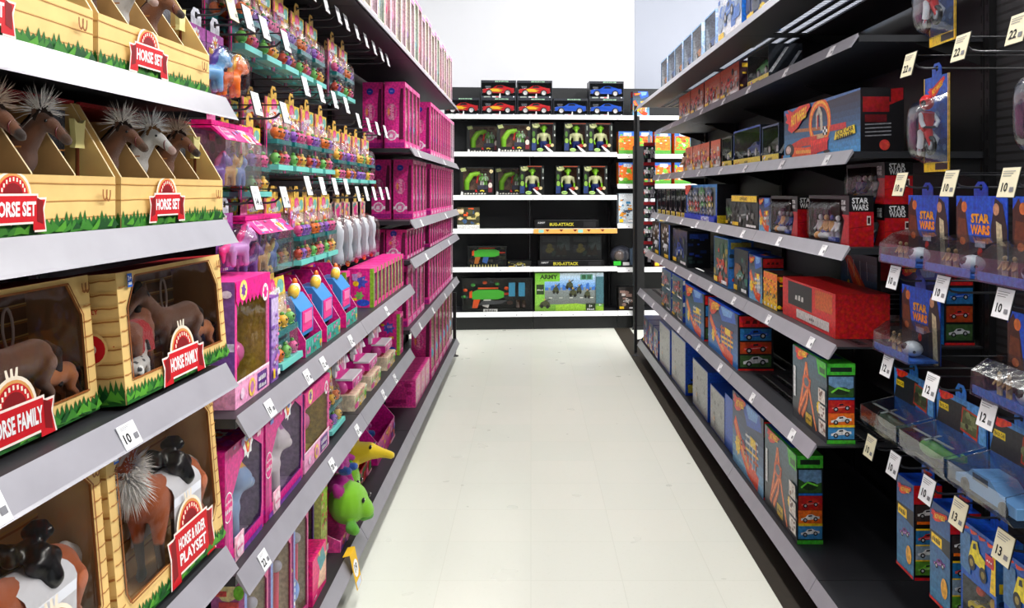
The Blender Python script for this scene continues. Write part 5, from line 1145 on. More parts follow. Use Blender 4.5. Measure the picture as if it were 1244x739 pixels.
def blaster_box(w=.3, h=.19, d=.14, seed=1, big=False):
    root = empty('foam_dart_blaster_box' if big else 'toy_blaster_tray','toy box'); base = (18,22,20)
    inner = [(.01,.02),(w-.01,.02),(w-.01,h-.012),(.01,h-.012)]
    mb = shell(w,h,d,base,(24,30,28),inner); f = faces(mb,w,h,d)['f']; ba = back_art(w,h,d,mb)
    splash(ba,34,[(60,70,50),(110,110,70),(30,60,50),(120,60,30),(150,150,120)] if not big else [(40,60,50),(60,90,100),(90,60,50),(30,40,40)],seed,.03,.05,.97,.95,.03)
    if big: f.rect(.66,.45,.75,.86,(50,120,150)); f.rect(.8,.45,.89,.86,(50,120,150)); f.rect(.3,.0,.5,.08,(206,206,200)); f.text('BLASTER',.4,.045,wd=w*.16,col=(20,20,20))
    else:
        for i in range(10): f.poly([(.06+.075*i,0),(.1+.075*i,0),(.09+.075*i,.13),(.07+.075*i,.13)],(190,180,110))
    mb.build('carton',root)
    s = w/.3; m = MB(); y = d*.35; G_, O_ = (70,190,50), (244,90,20)
    sc = .62 if big else .9
    def X(x): return w*(.1+.0)+x*s*sc
    def Z(z): return .03+z*s*sc
    pts = lambda P: [(X(a),Z(b)) for a,b in P]
    m.prism(pts([(.02,.06),(.2,.06),(.24,.075),(.24,.11),(.2,.125),(.06,.125),(.02,.11)]),y-.014,y+.014,G_,'plastic','y'); m.prism(pts([(.02,.0),(.055,.0),(.075,.06),(.03,.06)]),y-.011,y+.011,O_ if big else (206,120,40),'plastic','y')
    m.prism(pts([(.09,.015),(.13,.0),(.15,.06),(.1,.06)]),y-.01,y+.01,(60,110,190) if not big else (230,230,226),'plastic','y'); m.prism(pts([(.0,.07),(.02,.07),(.02,.12),(.0,.11)]),y-.012,y+.012,O_,'plastic','y')
    m.tube([(X(.24),y,Z(.095)),(X(.3),y,Z(.097))],.009*s*sc,(220,60,30)); m.tube([(X(.06),y,Z(.135)),(X(.2),y,Z(.135))],.006*s*sc,O_)
    if big:
        for i in range(7): a = i*.55; m.ell((X(.12+.16*math.cos(a)),y,Z(.09+.085*math.sin(a))),(.022,.014,.016),O_ if i % 2 else (60,170,60))
        m.prism(pts([(.06,.02),(.22,.03),(.26,.05),(.1,.05)]),y-.016,y+.016,(70,74,78),'plastic','y')
    m.build('toy_blaster',root)
    if big: 
        q = MB(); q.tube([(w*.8,d*.5,.03),(w*.8,d*.5,.1)],.02,(70,50,40)); q.tube([(w*.88,d*.5,.03),(w*.88,d*.5,.1)],.02,(70,50,40)); q.build('dart_magazine',root)
    pane(inner,.001).build('window_pane',root)
    return root
def army_box(w=.61, h=.35, d=.13):
    def P(F):
        f = F['f']; f.grad(0,.18,1,.62,(110,116,112),(130,140,140),4); f.grad(0,.62,1,1,(110,160,220),(206,226,236),6)
        for i in range(9): f.poly([(.14+.085*i,.55),(.2+.085*i,.55),(.19+.085*i,.62+.16*((i*7) % 5)/5),(.15+.085*i,.62+.12*((i*5) % 4)/4)],(60,110,190))
        f.rect(0,0,.36,.17,(120,170,60)); f.poly([(.3,0),(1,0),(1,.1),(.6,.2),(.3,.17)],(150,196,60)); f.rect(0,.17,.14,1,(130,190,70)); f.rect(0,.78,.36,1,(120,190,60)); f.text('ARMY',.2,.9,wd=w*.26,ht=.042,col=(50,74,24),bold=.05); f.rect(.02,.44,.13,.7,(40,60,30)); f.text('COMBAT',.075,.56,wd=w*.09,col=(220,226,210)); f.rect(.66,.82,.84,.96,(90,150,130)); f.rect(.68,.84,.74,.94,(50,90,60)); f.rect(.76,.84,.82,.94,(60,100,70))
        rg = random.Random(4)
        for x, y, s in ((.14,.13,.17),(.3,.5,.1),(.5,.62,.12),(.55,.42,.12),(.76,.38,.1),(.64,.5,.08)):
            f.poly([(x-s*.5,y),(x+s*.5,y-.02),(x+s*.4,y+.1),(x+s*.1,y+.16),(x-s*.3,y+.11)],(70,74,50)); f.ell(x-s*.25,y,s*.14,.045,(30,30,26)); f.ell(x+s*.25,y-.01,s*.14,.045,(30,30,26)); f.stroke([(x,y+.13),(x+s*.5,y+.2)],.008,(50,54,40)); f.ell(x,y+.18,.012,.025,(190,160,90))
        for i in range(5): f.rect(.2+.15*i,.34,.25+.15*i,.36,(214,216,206))
        f.rect(.74,.02,.88,.2,(40,50,30)); f.text('5+',.81,.13,wd=.03,col=WHITE); f.text('BLOCKS',.81,.05,wd=.07,col=WHITE); f.rect(.885,0,.89,1,(60,80,70)); f.rect(.89,.2,1,.9,(70,110,120)); f.text('5+',.95,.16,wd=.024,col=WHITE)
        F['r'].grad(0,0,1,1,(90,130,90),(70,110,130)); F['t'].rect(0,0,1,1,(120,170,90))
    return carton('building_block_set_box',w,h,d,(110,170,70),P)
def snack_paint(var):
    def P(F):
        f = F['f']; f.grad(0,0,1,1,(90,170,60),(60,120,220),5); f.rect(.05,.2,.95,.8,(244,120,40)); splash(f,22,[(250,190,60),(240,60,40),(250,230,200),(246,140,40),(120,190,60)],var,.06,.2,.94,.85,.02); f.rect(.3,.8,.8,.95,(206,220,240))
    return P
# ------------------------------------------------------------------ placing and describing
ROWS = {}                                             # shelf phrase -> [(distance along it, object, description)]
ORD = ['first','second','third','fourth','fifth','sixth','seventh','eighth','ninth','tenth','eleventh','twelfth','thirteenth','fourteenth','fifteenth','sixteenth','seventeenth','eighteenth','nineteenth','twentieth']
def ordn(i):
    if i < 20: return ORD[i]
    return 'twenty-'+ORD[i-20] if i < 29 else 'number-%d' % (i+1)
def reg(o, row, s, desc, group=None, cat=None):
    ROWS.setdefault(row, []).append((s, o, desc))
    if group: o['group'] = group
    if cat: o['category'] = cat
    return o
def side(o, sd, X, Y, Z, lean=0, yaw=0, d=0):
    """sd 'L': front faces +X; 'R': front faces -X. lean tips the top back about the rear bottom edge."""
    rz = (math.pi/2 if sd == 'L' else -math.pi/2)+yaw
    o.location = (X, Y, Z+d*math.sin(lean)); o.rotation_euler = (-lean, 0, rz); return o
def Lx(px, X): return -X*F/(VX-px)                     # distance along the left shelves of a point seen at column px (X negative)
def Rx(px, X): return X*F/(px-VX)

DARK, RAIL, LBL = (40,41,45), (150,148,156), (236,236,238)
def rail_label(root_shelf, x, yf, z, txt=None, w=.045, col=LBL, h=.036):
    m = MB(); a = math.atan2(.02,.04); V_ = Vector((0,.4472,.8944)); O = Vector((x-w/2,yf-.0245,z-.036))
    N = Vector((1,0,0)).cross(V_)
    P = [O, O+Vector((w,0,0)), O+Vector((w,0,0))+V_*h, O+V_*h]; Q = [p+N*.0008 for p in P]; P = [p-N*.0004 for p in P]
    m.add(P+Q,[(3,2,1,0),(4,5,6,7),(0,1,5,4),(1,2,6,5),(2,3,7,6),(3,0,4,7)],col,'paper'); pr = Pr(m,O+N*.0009,(1,0,0),V_,w,h,'paper')
    if txt: pr.text(txt,.3,.42,ht=h*.42,col=(24,24,26))
    for i in range(3): pr.rect(.12,.78+.06*i,.5+.1*i,.8+.06*i,(150,150,154))
    pr.rect(.68,.25,.92,.5,(120,120,126))
    m.build('price_label',root_shelf)
def add_shelf(root, L, yf, yb, z, labels=(), deck='plain', rail=RAIL, x0=0, th=.02, brk=.19):
    m = MB(); e = .0015
    if deck != 'plain': th = .006
    if deck == 'plain':
        m.box(x0+e,yf+.002,z-th,L-e,yb,z,DARK,'metal')
    else:                                             # pressed deck with rows of cross slots
        y = yf+.002; rows = [(.17,.035),(.225,.035),(.28,.03)] if deck == 'slots' else [(.08,.03),(.14,.03),(.2,.03),(.26,.03)]
        for a, b in rows:
            if yf+a+b > yb-.02: continue
            m.box(x0+e,y,z-th,L-e,yf+a,z,DARK,'metal'); n = int((L-x0-.08)/.02); y = yf+a+b
            m.box(x0+e,yf+a,z-th,x0+.04,y,z,DARK,'metal'); m.box(x0+.04+n*.02,yf+a,z-th,L-e,y,z,DARK,'metal')
            for i in range(n): m.box(x0+.04+i*.02,yf+a,z-.0008,x0+.046+i*.02,y,z,DARK,'metal')
        m.box(x0+e,y,z-th,L-e,yb,z,DARK,'metal')
    sh = m.build('shelf',root)
    r_ = MB(); r_.prism([(yf,z+.002),(yf-.0005,z+.006),(yf-.023,z-.034),(yf-.026,z-.038),(yf-.021,z-.037),(yf+.002,z-.004)],x0+e,L-e,rail,'rail'); r_.build('price_rail',sh)
    for k, x in enumerate((x0+.012, L-.018)):
        b = MB(); b.prism([(yb,z-th),(yb,z-th-.07),(yb-.04,z-th-.055),(yb-brk,z-th-.006),(yb-brk,z-th)],x,x+.004,(28,28,30),'metal'); b.build('bracket',sh)
    for x, t in labels: rail_label(sh, x, yf, z, t)
    return sh
def unit(X, Y, rz, L, H, yb, name='shelving_unit', peg=False, base=(-.02,.15), shelves=(), kick=True, top_z=None, posts=(0,1), brk=.19):
    root = empty(name,'shelving unit'); root.location = (X,Y,0); root.rotation_euler = (0,0,rz)
    m = MB(); m.box(.002,yb,.0,L-.002,yb+.03,H,(24,24,26),'peg' if peg else 'metal'); m.build('back_panel',root)
    for k in posts:
        x = 0 if k == 0 else L; u = MB(); xa, xb = (x+.003,x+.028) if k == 0 else (x-.028,x-.003); u.box(xa,yb-.022,0,xb,yb-.001,H,(18,18,20),'metal')
        for i in range(int(H/.05)): u.box((xa+xb)/2-.004,yb-.0235,.05+i*.05,(xa+xb)/2+.004,yb-.0222,.075+i*.05,(4,4,4),'metal')
        u.build('upright',root)
    if base:
        yf, z = base; b = add_shelf(root,L,yf,yb-.024,z,(),'plain'); b.name = 'base_deck'
        kk = MB(); kk.box(.002,yf+.09,.002,L-.002,yf+.1,z-.02,(30,30,32),'metal'); kk.build('kick_plate',root)
        for x in (.03,L-.05): f = MB(); f.box(x,yf+.03,.03,x+.02,yf+.089,z-.0205,(18,18,20),'metal'); f.lathe([(0,.0),(.016,0),(.016,.006),(.006,.01),(.006,.03),(0,.03)],(x+.01,yf+.05,0),(40,40,42),'metal',10); f.build('levelling_foot',root)
    for s in shelves: add_shelf(root,L,s[0],yb-.024,s[1],s[2] if len(s) > 2 else (),s[3] if len(s) > 3 else 'plain',brk=brk)
    return root
def hook(ln=.36, txt='10', tagc=(240,240,242), tw=.05, thh=.052, back=False):
    root = empty('peg_hook','peg hook'); m = MB()
    m.tube([(0,-.004,0),(0,-ln+.03,0),(0,-ln+.012,.003),(0,-ln,.014)],.0028,(60,60,64),'metal',7); m.build('rod',root)
    a = MB(); a.tube([(0,-.004,.034),(0,-ln-.004,.034)],.0018,(50,50,54),'metal',6); a.build('tag_arm',root)
    p = MB(); p.box(-.02,-.004,-.012,.02,-.0005,.045,(40,40,42),'metal'); p.build('mounting_plate',root)
    t = MB(); t.box(-tw/2-.002,0,-thh,tw/2+.002,.0016,.004,(30,30,32),'plastic'); t.box(-tw/2,-.0012,-thh+.001,tw/2,-.0002,.002,tagc,'paper')
    pr = Pr(t,(-tw/2,-.0014,-thh+.001),(1,0,0),(0,0,1),tw,thh,'paper')
    if txt: pr.text(txt,.36,.34,ht=thh*.32,col=(20,20,22))
    for i in range(3): pr.rect(.1,.72+.08*i,.6+.1*i,.745+.08*i,(150,150,150))
    pr.rect(.68,.18,.9,.34,(130,130,134))
    o = t.build('price_tag',root,(0,-ln-.006,.038),(R(-14),0,0))
    return root
def hang(o, sd, panelX, Y, z, out):
    """hang a pack on the hook at Y, z: its hole sits round the rod OUT metres from the panel"""
    X = panelX+out if sd == 'L' else panelX-out
    return side(o, sd, X, Y, z)

# ------------------------------------------------------------------ the shop: floor, walls, ceiling, lights
def struct(o): o['kind'] = 'structure'; return o
m = MB(); m.box(-4.2,-.8,-.1,4.2,8.72,0,(230,230,220),'floor'); struct(m.build('floor'))
m = MB(); m.box(-4.2,8.72,-.1,4.2,8.84,4.4,(226,227,232),'wall'); struct(m.build('wall_back'))
m = MB(); m.box(1.10,8.712,0,4.2,8.7199,4.4,(176,181,194),'wall'); struct(m.build('wall_falloff_panel'))  # separate wall plane; light falloff to the right put into its darker colour
m = MB(); m.box(-4.2,-.8,4.3,4.2,8.84,4.4,(236,236,238),'wall'); struct(m.build('ceiling'))
m = MB(); m.box(-4.32,-.8,-.1,-4.2,8.84,4.4,(226,226,230),'wall'); struct(m.build('wall_left'))
m = MB(); m.box(4.2,-.8,-.1,4.32,8.84,4.4,(226,226,230),'wall'); struct(m.build('wall_right'))
m = MB(); m.box(.785,-.5,.0005,.93,7.78,.004,(52,46,38),'shade_wax'); struct(m.build('shade_wax_strip'))  # dark floor strip: shade under the base and dirty wax, painted as one tone

# ------------------------------------------------------------------ left run: farm toys, pegs and dolls
XL = lambda Y: -.58-.04*max(0,1.6-Y)
TH = math.atan(.04); RZ1 = math.pi/2-TH
rows = [(0.0,1.472),(0.0,1.24),(0.0,.967),(0.0,.619)]
lab = {3: [], 2: [(.80,None),(1.115,'10')] }
u = unit(XL(.36),.36,RZ1,1.21,2.0,.39,base=(0,.15),brk=.07,shelves=[(0,1.472),(0,1.24),(0,.967,[(.545,'12'),(.83,'10')]),(0,.619,[])])
u['label'] = 'black metal shelf unit full of farm horse toys on the left'
def farm(o, X_off, Y, Z, row, desc, lean=0, d=.1, cat='toy box', group=None):
    o.location = (XL(Y)-.016-X_off, Y, Z+d*math.sin(lean)); o.rotation_euler = (-lean,0,RZ1); return reg(o,row,Y,desc,group,cat)
HZ = [((222,218,212),(206,170,160),(120,84,50),(252,250,250)), ((132,78,44),(60,40,30),(46,30,22),(226,200,180)), ((112,66,38),(90,60,40),(40,26,20),(246,240,236)), ((200,150,90),(120,84,60),(60,40,28),None)]
def tray_with(Y, Z, row, n):
    t = farm(inst('htray',horse_tray),0,Y,Z,row,'open tan HORSE SET tray with red sign',group='farm horse trays')
    M = Matrix.Translation(t.location) @ Matrix.Rotation(RZ1,4,'Z')
    def put(o, lx, ly, lz, rz): o.location = M @ Vector((lx,ly,lz)); o.rotation_euler = (0,0,RZ1+rz)
    order = [(0,'white'),(1,'brown'),(2,'bay')] if n % 2 == 0 else [(0,'bay'),(1,'white'),(2,'brown')]
    ds = {'white': 'white toy horse with pink muzzle and spiky forelock','brown': 'brown toy horse with dark mane and pale forelock','bay': 'dark bay toy horse with white forelock'}
    ix = {'white': 0,'brown': 1,'bay': 2}
    for k, nm in order:
        h = inst('th_'+nm,lambda: toy_horse(nm,*HZ[ix[nm]])); put(h,.365*(k+.5)/4,.098,.0065,-math.pi/2)
        h['group'] = 'toy horses in the farm trays'
        h['label'] = ds[nm]+', in the '+TRAYN[n]
    def carrot():
        r_ = empty('toy_carrot','toy carrot'); a = MB(); a.tube([(0,0,.0),(-.004,-.012,-.02),(-.01,-.03,-.05),(-.012,-.036,-.062)],[.011,.012,.008,.002],(240,84,24)); a.build('root',r_)
        b = MB(); b.ell((.002,.004,.012),(.014,.012,.014),(30,110,50)); b.ell((.0,.01,.026),(.01,.01,.014),(40,140,60)); b.build('leaf_top',r_); return r_
    def broom():
        r_ = empty('toy_broom','toy broom'); a = MB(); a.tube([(0,0,0),(0,.0,.12)],.0028,(120,60,40)); a.build('handle',r_); b = MB(); b.prism([(-.012,.118),(.012,.118),(.010,.128),(.014,.16),(.006,.154),(-.006,.154),(-.014,.16),(-.010,.128)],-.004,.004,(232,220,150),'plastic','y'); b.build('broom_head',r_); return r_
    def rug():
        a = MB(); a.prism([(-.022,.09),(.022,.08),(.024,.172),(-.02,.172)],-.004,.004,(70,72,84),'plush','y'); a.box(-.02,-.012,.0,.012,.012,.0895,(190,200,50),'plush'); o = a.build('folded_horse_rug'); return o
    c = inst('carrot',carrot); put(c,.365*3.5/4-.012,.05,.072,0); c['label'] = 'orange toy carrot with green top leaning in the '+TRAYN[n]; c['category'] = 'toy carrot'
    b = inst('broom',broom); put(b,.365*3.5/4+.026,.045,.0035,0); b['label'] = 'toy broom with cream head and brown handle in the '+TRAYN[n]; b['category'] = 'toy broom'
    r_ = inst('rug',rug); put(r_,.365*3.5/4-.0,.066,.0035,0); r_['label'] = 'grey and yellow-green felt horse rug standing in the '+TRAYN[n]; r_['category'] = 'toy rug'
TRAYN = ['near tray, top horse shelf','far tray, top horse shelf','near tray, second horse shelf','far tray, second horse shelf']
tray_with(.788,1.4725,'top horse shelf',0); tray_with(1.166,1.4725,'top horse shelf',1)
tray_with(.846,1.2405,'second horse shelf',2); tray_with(1.226,1.2405,'second horse shelf',3)
for Y, off in ((.85,.03),(1.243,.0)): farm(inst('fam',lambda: stable_box('fam')),off,Y,.9675,'third horse shelf','wood-print HORSE FAMILY window box with red sign',R(5),group='horse family boxes')
for Y in (.836,1.226): farm(inst('rid',lambda: stable_box('rider',h=.29)),0,Y,.6195,'lowest horse shelf','HORSE & RIDER PLAYSET box with saddled horse',R(5),group='horse and rider boxes')
o = carton('red_toy_box',.3,.30,.12,(200,30,40),misc_paint(3,[(206,40,40),(226,180,120),(240,210,150)],None,RED,(214,170,110))); o['category'] = 'toy box'; side(o,'L',-.655,1.36,.1505); o['label'] = 'red topped carton low on the base under the horse shelves'

PX = -.97
UL = []
for k, (y0, y1) in enumerate(((1.62,2.80),(2.80,3.95))):
    p1 = [[(.16,'19'),(.46,'17'),(.62,'12'),(.96,'12')],[(.42,'14')]][k]; p2 = [[(.12,'22'),(.72,'20'),(1.06,'15')],[(.35,'15'),(.62,'12')]][k]
    u = unit(-.58,y0,math.pi/2,y1-y0,2.02,.39,peg=True,base=(0,.15,),shelves=[(0,.85,p1),(0,.54,p2),(0,1.95,[])])
    u['label'] = ['black peg unit hung with toy packs beside the horse toys','black peg unit hung with toy packs, between the first peg unit and the dolls'][k]; UL.append(u)
for k, (y0, y1) in enumerate(((3.95,5.17),(5.17,6.40))):
    u = unit(-.58,y0,math.pi/2,y1-y0,2.02,.39,base=(0,.15),shelves=[(0,1.505,[(.2,None)]),(0,1.155,[(.3,None)]),(0,.965,[(.5,None)]),(0,.63,[(.25,None),(.8,None)]),(0,1.95,[])])
    u['label'] = ['shelf unit of tall pink doll boxes next to the pegs','shelf unit of pink doll boxes at the far end of the pink aisle'][k]
# shelf talker on the base rail
m = MB(); m.box(-.035,-.003,-.06,.035,-.002,.05,(240,190,40),'paper'); pr = Pr(m,(-.035,-.0031,-.06),(1,0,0),(0,0,1),.07,.11,'paper'); pr.ell(.5,.52,.4,.24,(246,246,246)); pr.text('19',.48,.54,ht=.026,col=(24,24,24)); pr.rect(.1,.02,.9,.2,(214,224,240)); m.box(-.035,-.002,.05,.035,.02,.051,(240,190,40),'paper')
o = m.build('shelf_talker',UL[0],(.95,-.03,.125),(R(-12),0,0))
o['label'] = 'yellow price flag'

hooks = []
def lhook(Y, z, txt=None, c=(240,240,242)):
    h = inst('lh%s%s' % (txt,c[2]),lambda: hook(.345,txt,c)); side(h,'L',PX,Y,z); reg(h,'%s left pegs' % LROW(z),Y,('hook with %s tag' % txt) if txt else ('thin black hook with white tag' if c[2] > 200 else 'thin black hook with cream tag'),'left peg hooks','peg hook'); h['group'] = 'left peg hooks'; return h
def LROW(z): return {1.845:'topmost',1.66:'near upper',1.48:'near middle',1.27:'near lower',1.30:'mid lower',1.57:'mid upper',1.535:'far middle',1.275:'far lower'}[z]
def lpack(Y, z, fn, key, desc, n=2, out0=.27, step=.062, grp='hanging toy packs'):
    for k in range(n):
        o = inst(key,fn); hang(o,'L',PX,Y,z,out0-step*k)
        reg(o,'%s left pegs%s' % (LROW(z),'' if k == 0 else [', rear',', hindmost'][k-1]),Y,desc,grp)
for Y in (1.72,1.98,2.14,2.30,2.46,2.62,2.735,2.90,3.06,3.22,3.38,3.52): lhook(Y,1.845)
for i, Y in enumerate((1.98,2.14,2.30,2.46,2.62,2.90,3.06)): lpack(Y,1.845,(lambda i=i: teal_pack(i % 3+1,w=.14)),'tealn%d' % (i % 3+1),'teal and cream collectible figure pack',2 if Y < 2.7 else 3)
for i, (Y, t) in enumerate(((1.685,None),(1.785,None),(1.895,None),(2.058,None))): lhook(Y,1.66,t,(240,226,190) if i == 0 else (240,240,242))
lpack(1.685,1.66,lambda: pony_pack('pk_b',(110,170,220),(90,70,170)),'ponyb','blue toy pony in purple blister',2,.285,.08,'small pony blisters'); lpack(1.785,1.66,lambda: pony_pack('pk_o',(250,120,30),(250,190,60)),'ponyo','orange toy pony in purple blister',2,.285,.08,'small pony blisters')
for Y in (1.84,2.05): lhook(Y,1.48)
lpack(1.84,1.48,lambda: pony_case('pc1',.23,.14,.075,1,(150,110,200),(230,110,180)),'pcase1','purple gift pack of small ponies, pink top',1,.255)
lpack(2.05,1.48,lambda: teal_pack(2,h=.18),'teals','teal collectible pack, pink header',2,.27)
RB_ = (2.24,2.405,2.57,2.735)
for Y in RB_: lhook(Y,1.57)
for i, Y in enumerate(RB_): lpack(Y,1.57,(lambda i=i: teal_pack(i % 3+1)),'teal%d' % (i % 3+1),'teal and cream collectible figure pack',3)
for Y, t in ((1.84,'14'),(2.05,'7')): lhook(Y,1.27,t)
RC_ = (2.265,2.42,2.577,2.735)
for Y in RC_: lhook(Y,1.30)
lpack(2.05,1.27,lambda: pony_case('pc2',.27,.14,.085,2,(170,120,200),(246,120,190)),'pcase2','big clear purple gift pack of ponies',1,.255)
lpack(1.84,1.27,lambda: pony_pack('pk_p',(206,150,214),(246,80,160),.1,.13),'ponyp','lilac pony in blister, pink mane',1,.285)
for i, Y in enumerate(RC_): lpack(Y,1.30,(lambda i=i: teal_pack((i+1) % 3+1)),'teal%d' % ((i+1) % 3+1),'teal and cream collectible figure pack',3,.28 if i else .26)
RD_ = (2.93,3.11,3.29,3.47)
for Y in RD_: lhook(Y,1.535)
for i, Y in enumerate(RD_): lpack(Y,1.535,(lambda i=i: teal_pack(i % 3+4,w=.155,h=.19,alt=True)),'tealb%d' % (i % 3),'flowery pink and teal figure pack',2)
RE_ = (2.92,3.07,3.22,3.37,3.52)
for Y in RE_: lhook(Y,1.275)
for i, Y in enumerate(RE_): lpack(Y,1.275,(lambda i=i: bottle_pack(i % 2+1)),'bottle%d' % (i % 2),'silver bottle pack with orange base',2,.25,.085)

A_ = 'upper pink shelf'; B_ = 'lower pink shelf'; C_ = 'pink aisle base'
def lput(o, Y, Z, row, desc, X=-.606, lean=0, d=.1, grp=None, cat=None): side(o,'L',X,Y,Z+.0006,lean,0,d); return reg(o,row,Y,desc,grp,cat)
lput(inst('fairy1',lambda: fairy_box(.22,.262,.12)),1.685,.85,A_,'fairy doll box with olive interior and pink awning')
lput(carton('slim_purple_box',.055,.2,.12,(140,90,180),misc_paint(4,[(150,100,190),(210,190,230),(110,70,160),(236,120,180)],None,PINK,(130,80,170))),1.92,.85,A_,'slim purple printed carton')
o = teal_pack(7,w=.2,h=.225); o.location = (-.66,2.085,.85+.245+.002); o.rotation_euler = (R(-6),0,math.pi/2); reg(o,A_,2.085,'rounded clear bag of teal and orange figures')
for i, Y in enumerate((2.215,2.445,2.70)): lput(inst('van',van_box),Y,.85,A_,'pink and blue toy van in open teal tray',grp='pink and blue van sets')
for c in range(3): pass
lput(inst('slim1',lambda: slim_box(seed=1)),3.02,.85,A_,'pink mini doll box set back on its own',X=-.68,grp='mini doll boxes')
for i in range(9): lput(inst('slim%d' % (i % 3),(lambda i=i: slim_box(seed=i % 3))),3.17+.084*i,.85,A_,'narrow pink mini doll box with lime edge',grp='mini doll boxes')
lput(inst('pbx1',lambda: pony_box(.235,.24,.11,1)),1.63,.54,B_,'magenta pony window box with blue pony')
lput(inst('pbx2',lambda: pony_box(.305,.24,.11,2,(236,226,240),(200,110,190))),1.88,.54,B_,'magenta pony window box with white pony')
lput(inst('fairy2',lambda: fairy_box(.27,.215,.12,2)),2.2,.54,B_,'wide fairy doll box with olive interior and pink strip')
o = teal_pack(9,w=.2,h=.185); o.location = (-.66,2.60,.54+.205+.002); o.rotation_euler = (R(-6),0,math.pi/2); reg(o,B_,2.6,'clear bag of teal, pink and orange figures')
for i, Y in enumerate((2.83,3.12,3.47)):
    o = lput(inst('jeep',jeep_pack),Y,.54,B_,'magenta toy jeep with white roll bars',grp='toy jeep packs'); o.scale = (1.3,1.3,1.3)
lput(slim_box(.1,.19,.1,5),3.8,.54,B_,'pink doll box after the jeeps')
for i, (Y, w) in enumerate(((1.74,.16),(1.915,.17),(2.1,.14))): lput(deluxe_doll_box(w,.34,.07,i),Y,.15,C_,'tall pink window doll box with dress-up pieces',X=-.606)
lput(deluxe_doll_box(.25,.34,.07,4,True),2.255,.15,C_,'dark purple window box with pink purse',X=-.66)
o = carton('pink_cube_box',.15,.125,.055,(236,30,120),lambda Fc: (Fc['f'].poly([(.35,.2),(.95,.1),(1,.75),(.6,.8)],(246,200,170)),Fc['f'].poly([(.3,.9),(.75,.98),(.95,.6),(.55,.5)],(60,150,160)),Fc['f'].poly([(.4,.98),(.55,1),(.5,.85)],(250,190,60)),Fc['f'].text('NEW',.2,.12,wd=.03,col=WHITE),splash(Fc['l'],8,[(250,120,180),(180,20,100)],3)))
lput(o,2.27,.15,C_,'small pink cube carton with teal hair print',X=-.602)
lput(carton('slim_yellow_green_box',.075,.3,.13,(200,206,120),misc_paint(8,[(206,214,120),(150,210,60),(236,226,170),(230,120,110)],None,(206,214,120),(196,200,120))),2.53,.15,C_,'slim yellow-green carton standing between dolls and soft toys',X=-.645)
lput(plush_display(.345,.085,.22,(226,70,150),1),2.612,.15,C_,'pink display tray holding bright soft toys',X=-.605)
def pl(kind, X, Y, Z, s, desc, rz=0, rx=0):
    o = inst('plush_'+kind,lambda: plush(kind)); o.scale = (s,s,s); o.location = (X,Y,Z); o.rotation_euler = (rx,0,math.pi/2+rz); o['label'] = desc; o['category'] = 'plush toy'; o['group'] = 'soft toys on the pink aisle base'; return o
pl('turtle',-.60,2.705,.197,.16,'round lime green plush with magenta ears in the pink tray',-.15)
pl('bear',-.625,2.70,.375,.095,'magenta plush bear piled above the lime green plush',-.2,-.1)
pl('pea',-.63,2.868,.192,.15,'tall lime green pea-shaped plush beside the round one',-.2)
pl('frog',-.72,3.05,.153,.125,'green plush frog under the yellow plush on the base')
pl('banana',-.645,3.05,.282,.165,'yellow banana-shaped plush sticking out over the base rail',-.15)
lput(plush_display(.26,.15,.2,(206,30,40),3,[(230,60,60),(150,10,20),(246,120,160),(60,140,60)]),3.14,.15,C_,'red display tray with soft toy',X=-.66)
pl('frog',-.755,3.27,.158,.13,'green plush with bulging eyes in the red tray',-.2)
lput(plush_display(.42,.22,.22,(206,26,140),5),3.44,.15,C_,'magenta flower-printed display box',X=-.64)
pl('flower',-.76,3.525,.245,.1,'magenta flower plush at the near side of the magenta box'); pl('flower',-.76,3.775,.245,.1,'magenta flower plush at the far side of the magenta box'); pl('bear',-.76,3.65,.20,.118,'magenta plush bear between the two flower plushes')

# dolls, five shelves
D1, D2, D3, D4 = 'upper doll shelf','second doll shelf','third doll shelf','fourth doll shelf'
VAR = [dict(seed=0,base=(236,52,150),dress=(250,150,200),hair=(246,214,110)),dict(seed=1,base=(240,70,165),dress=(150,90,190),hair=(130,80,50)),dict(seed=2,base=(230,56,146),dress=(90,170,200),hair=(250,226,150)),dict(seed=3,base=(240,90,170),dress=(240,60,120),hair=(220,120,70))]
def dolls(row, Z, h, Ys, X, w=.128, d=.1, extra='', glare_from=99):
    for i, Y in enumerate(Ys):
        k = i % 4; pl_ = i >= glare_from
        v = dict(VAR[k]); 
        if pl_: v['base'] = (244,206,224); v['backc'] = (250,236,240)  # glare on the end boxes put into their pale colour
        o = inst(('doll',h,k,w,pl_),lambda: doll_box(w,h,d,**v)); lput(o,Y,Z,row,('pale pink' if pl_ else ['bright pink','hot pink','deep pink','light pink'][k])+' window doll box'+extra,X=X,grp='doll boxes, '+row,cat='doll box')
seq = lambda a, n, p: [a+p*i for i in range(n)]
dolls(D1,1.505,.325,seq(4.0,4,.135),-.612); dolls(D1,1.505,.325,[4.02],-.722,extra=' in the back row'); dolls(D1,1.505,.32,seq(4.86,11,.135),-.592,glare_from=9)
dolls(D2,1.155,.305,seq(4.2,4,.135),-.602); dolls(D2,1.155,.305,[4.21],-.715,extra=' in the back row'); dolls(D2,1.155,.305,seq(4.9,10,.14),-.594,glare_from=9)
dolls(D3,.965,.145,seq(4.02,6,.11),-.606,.1,.1); dolls(D3,.965,.145,[4.04],-.715,.1,.1,extra=' in the back row'); dolls(D3,.965,.15,seq(4.9,12,.12),-.60,.11,.1,glare_from=11)
dolls(D4,.63,.3,seq(4.05,4,.16),-.606,.15); dolls(D4,.63,.3,seq(4.86,10,.145),-.60,.135,glare_from=9)
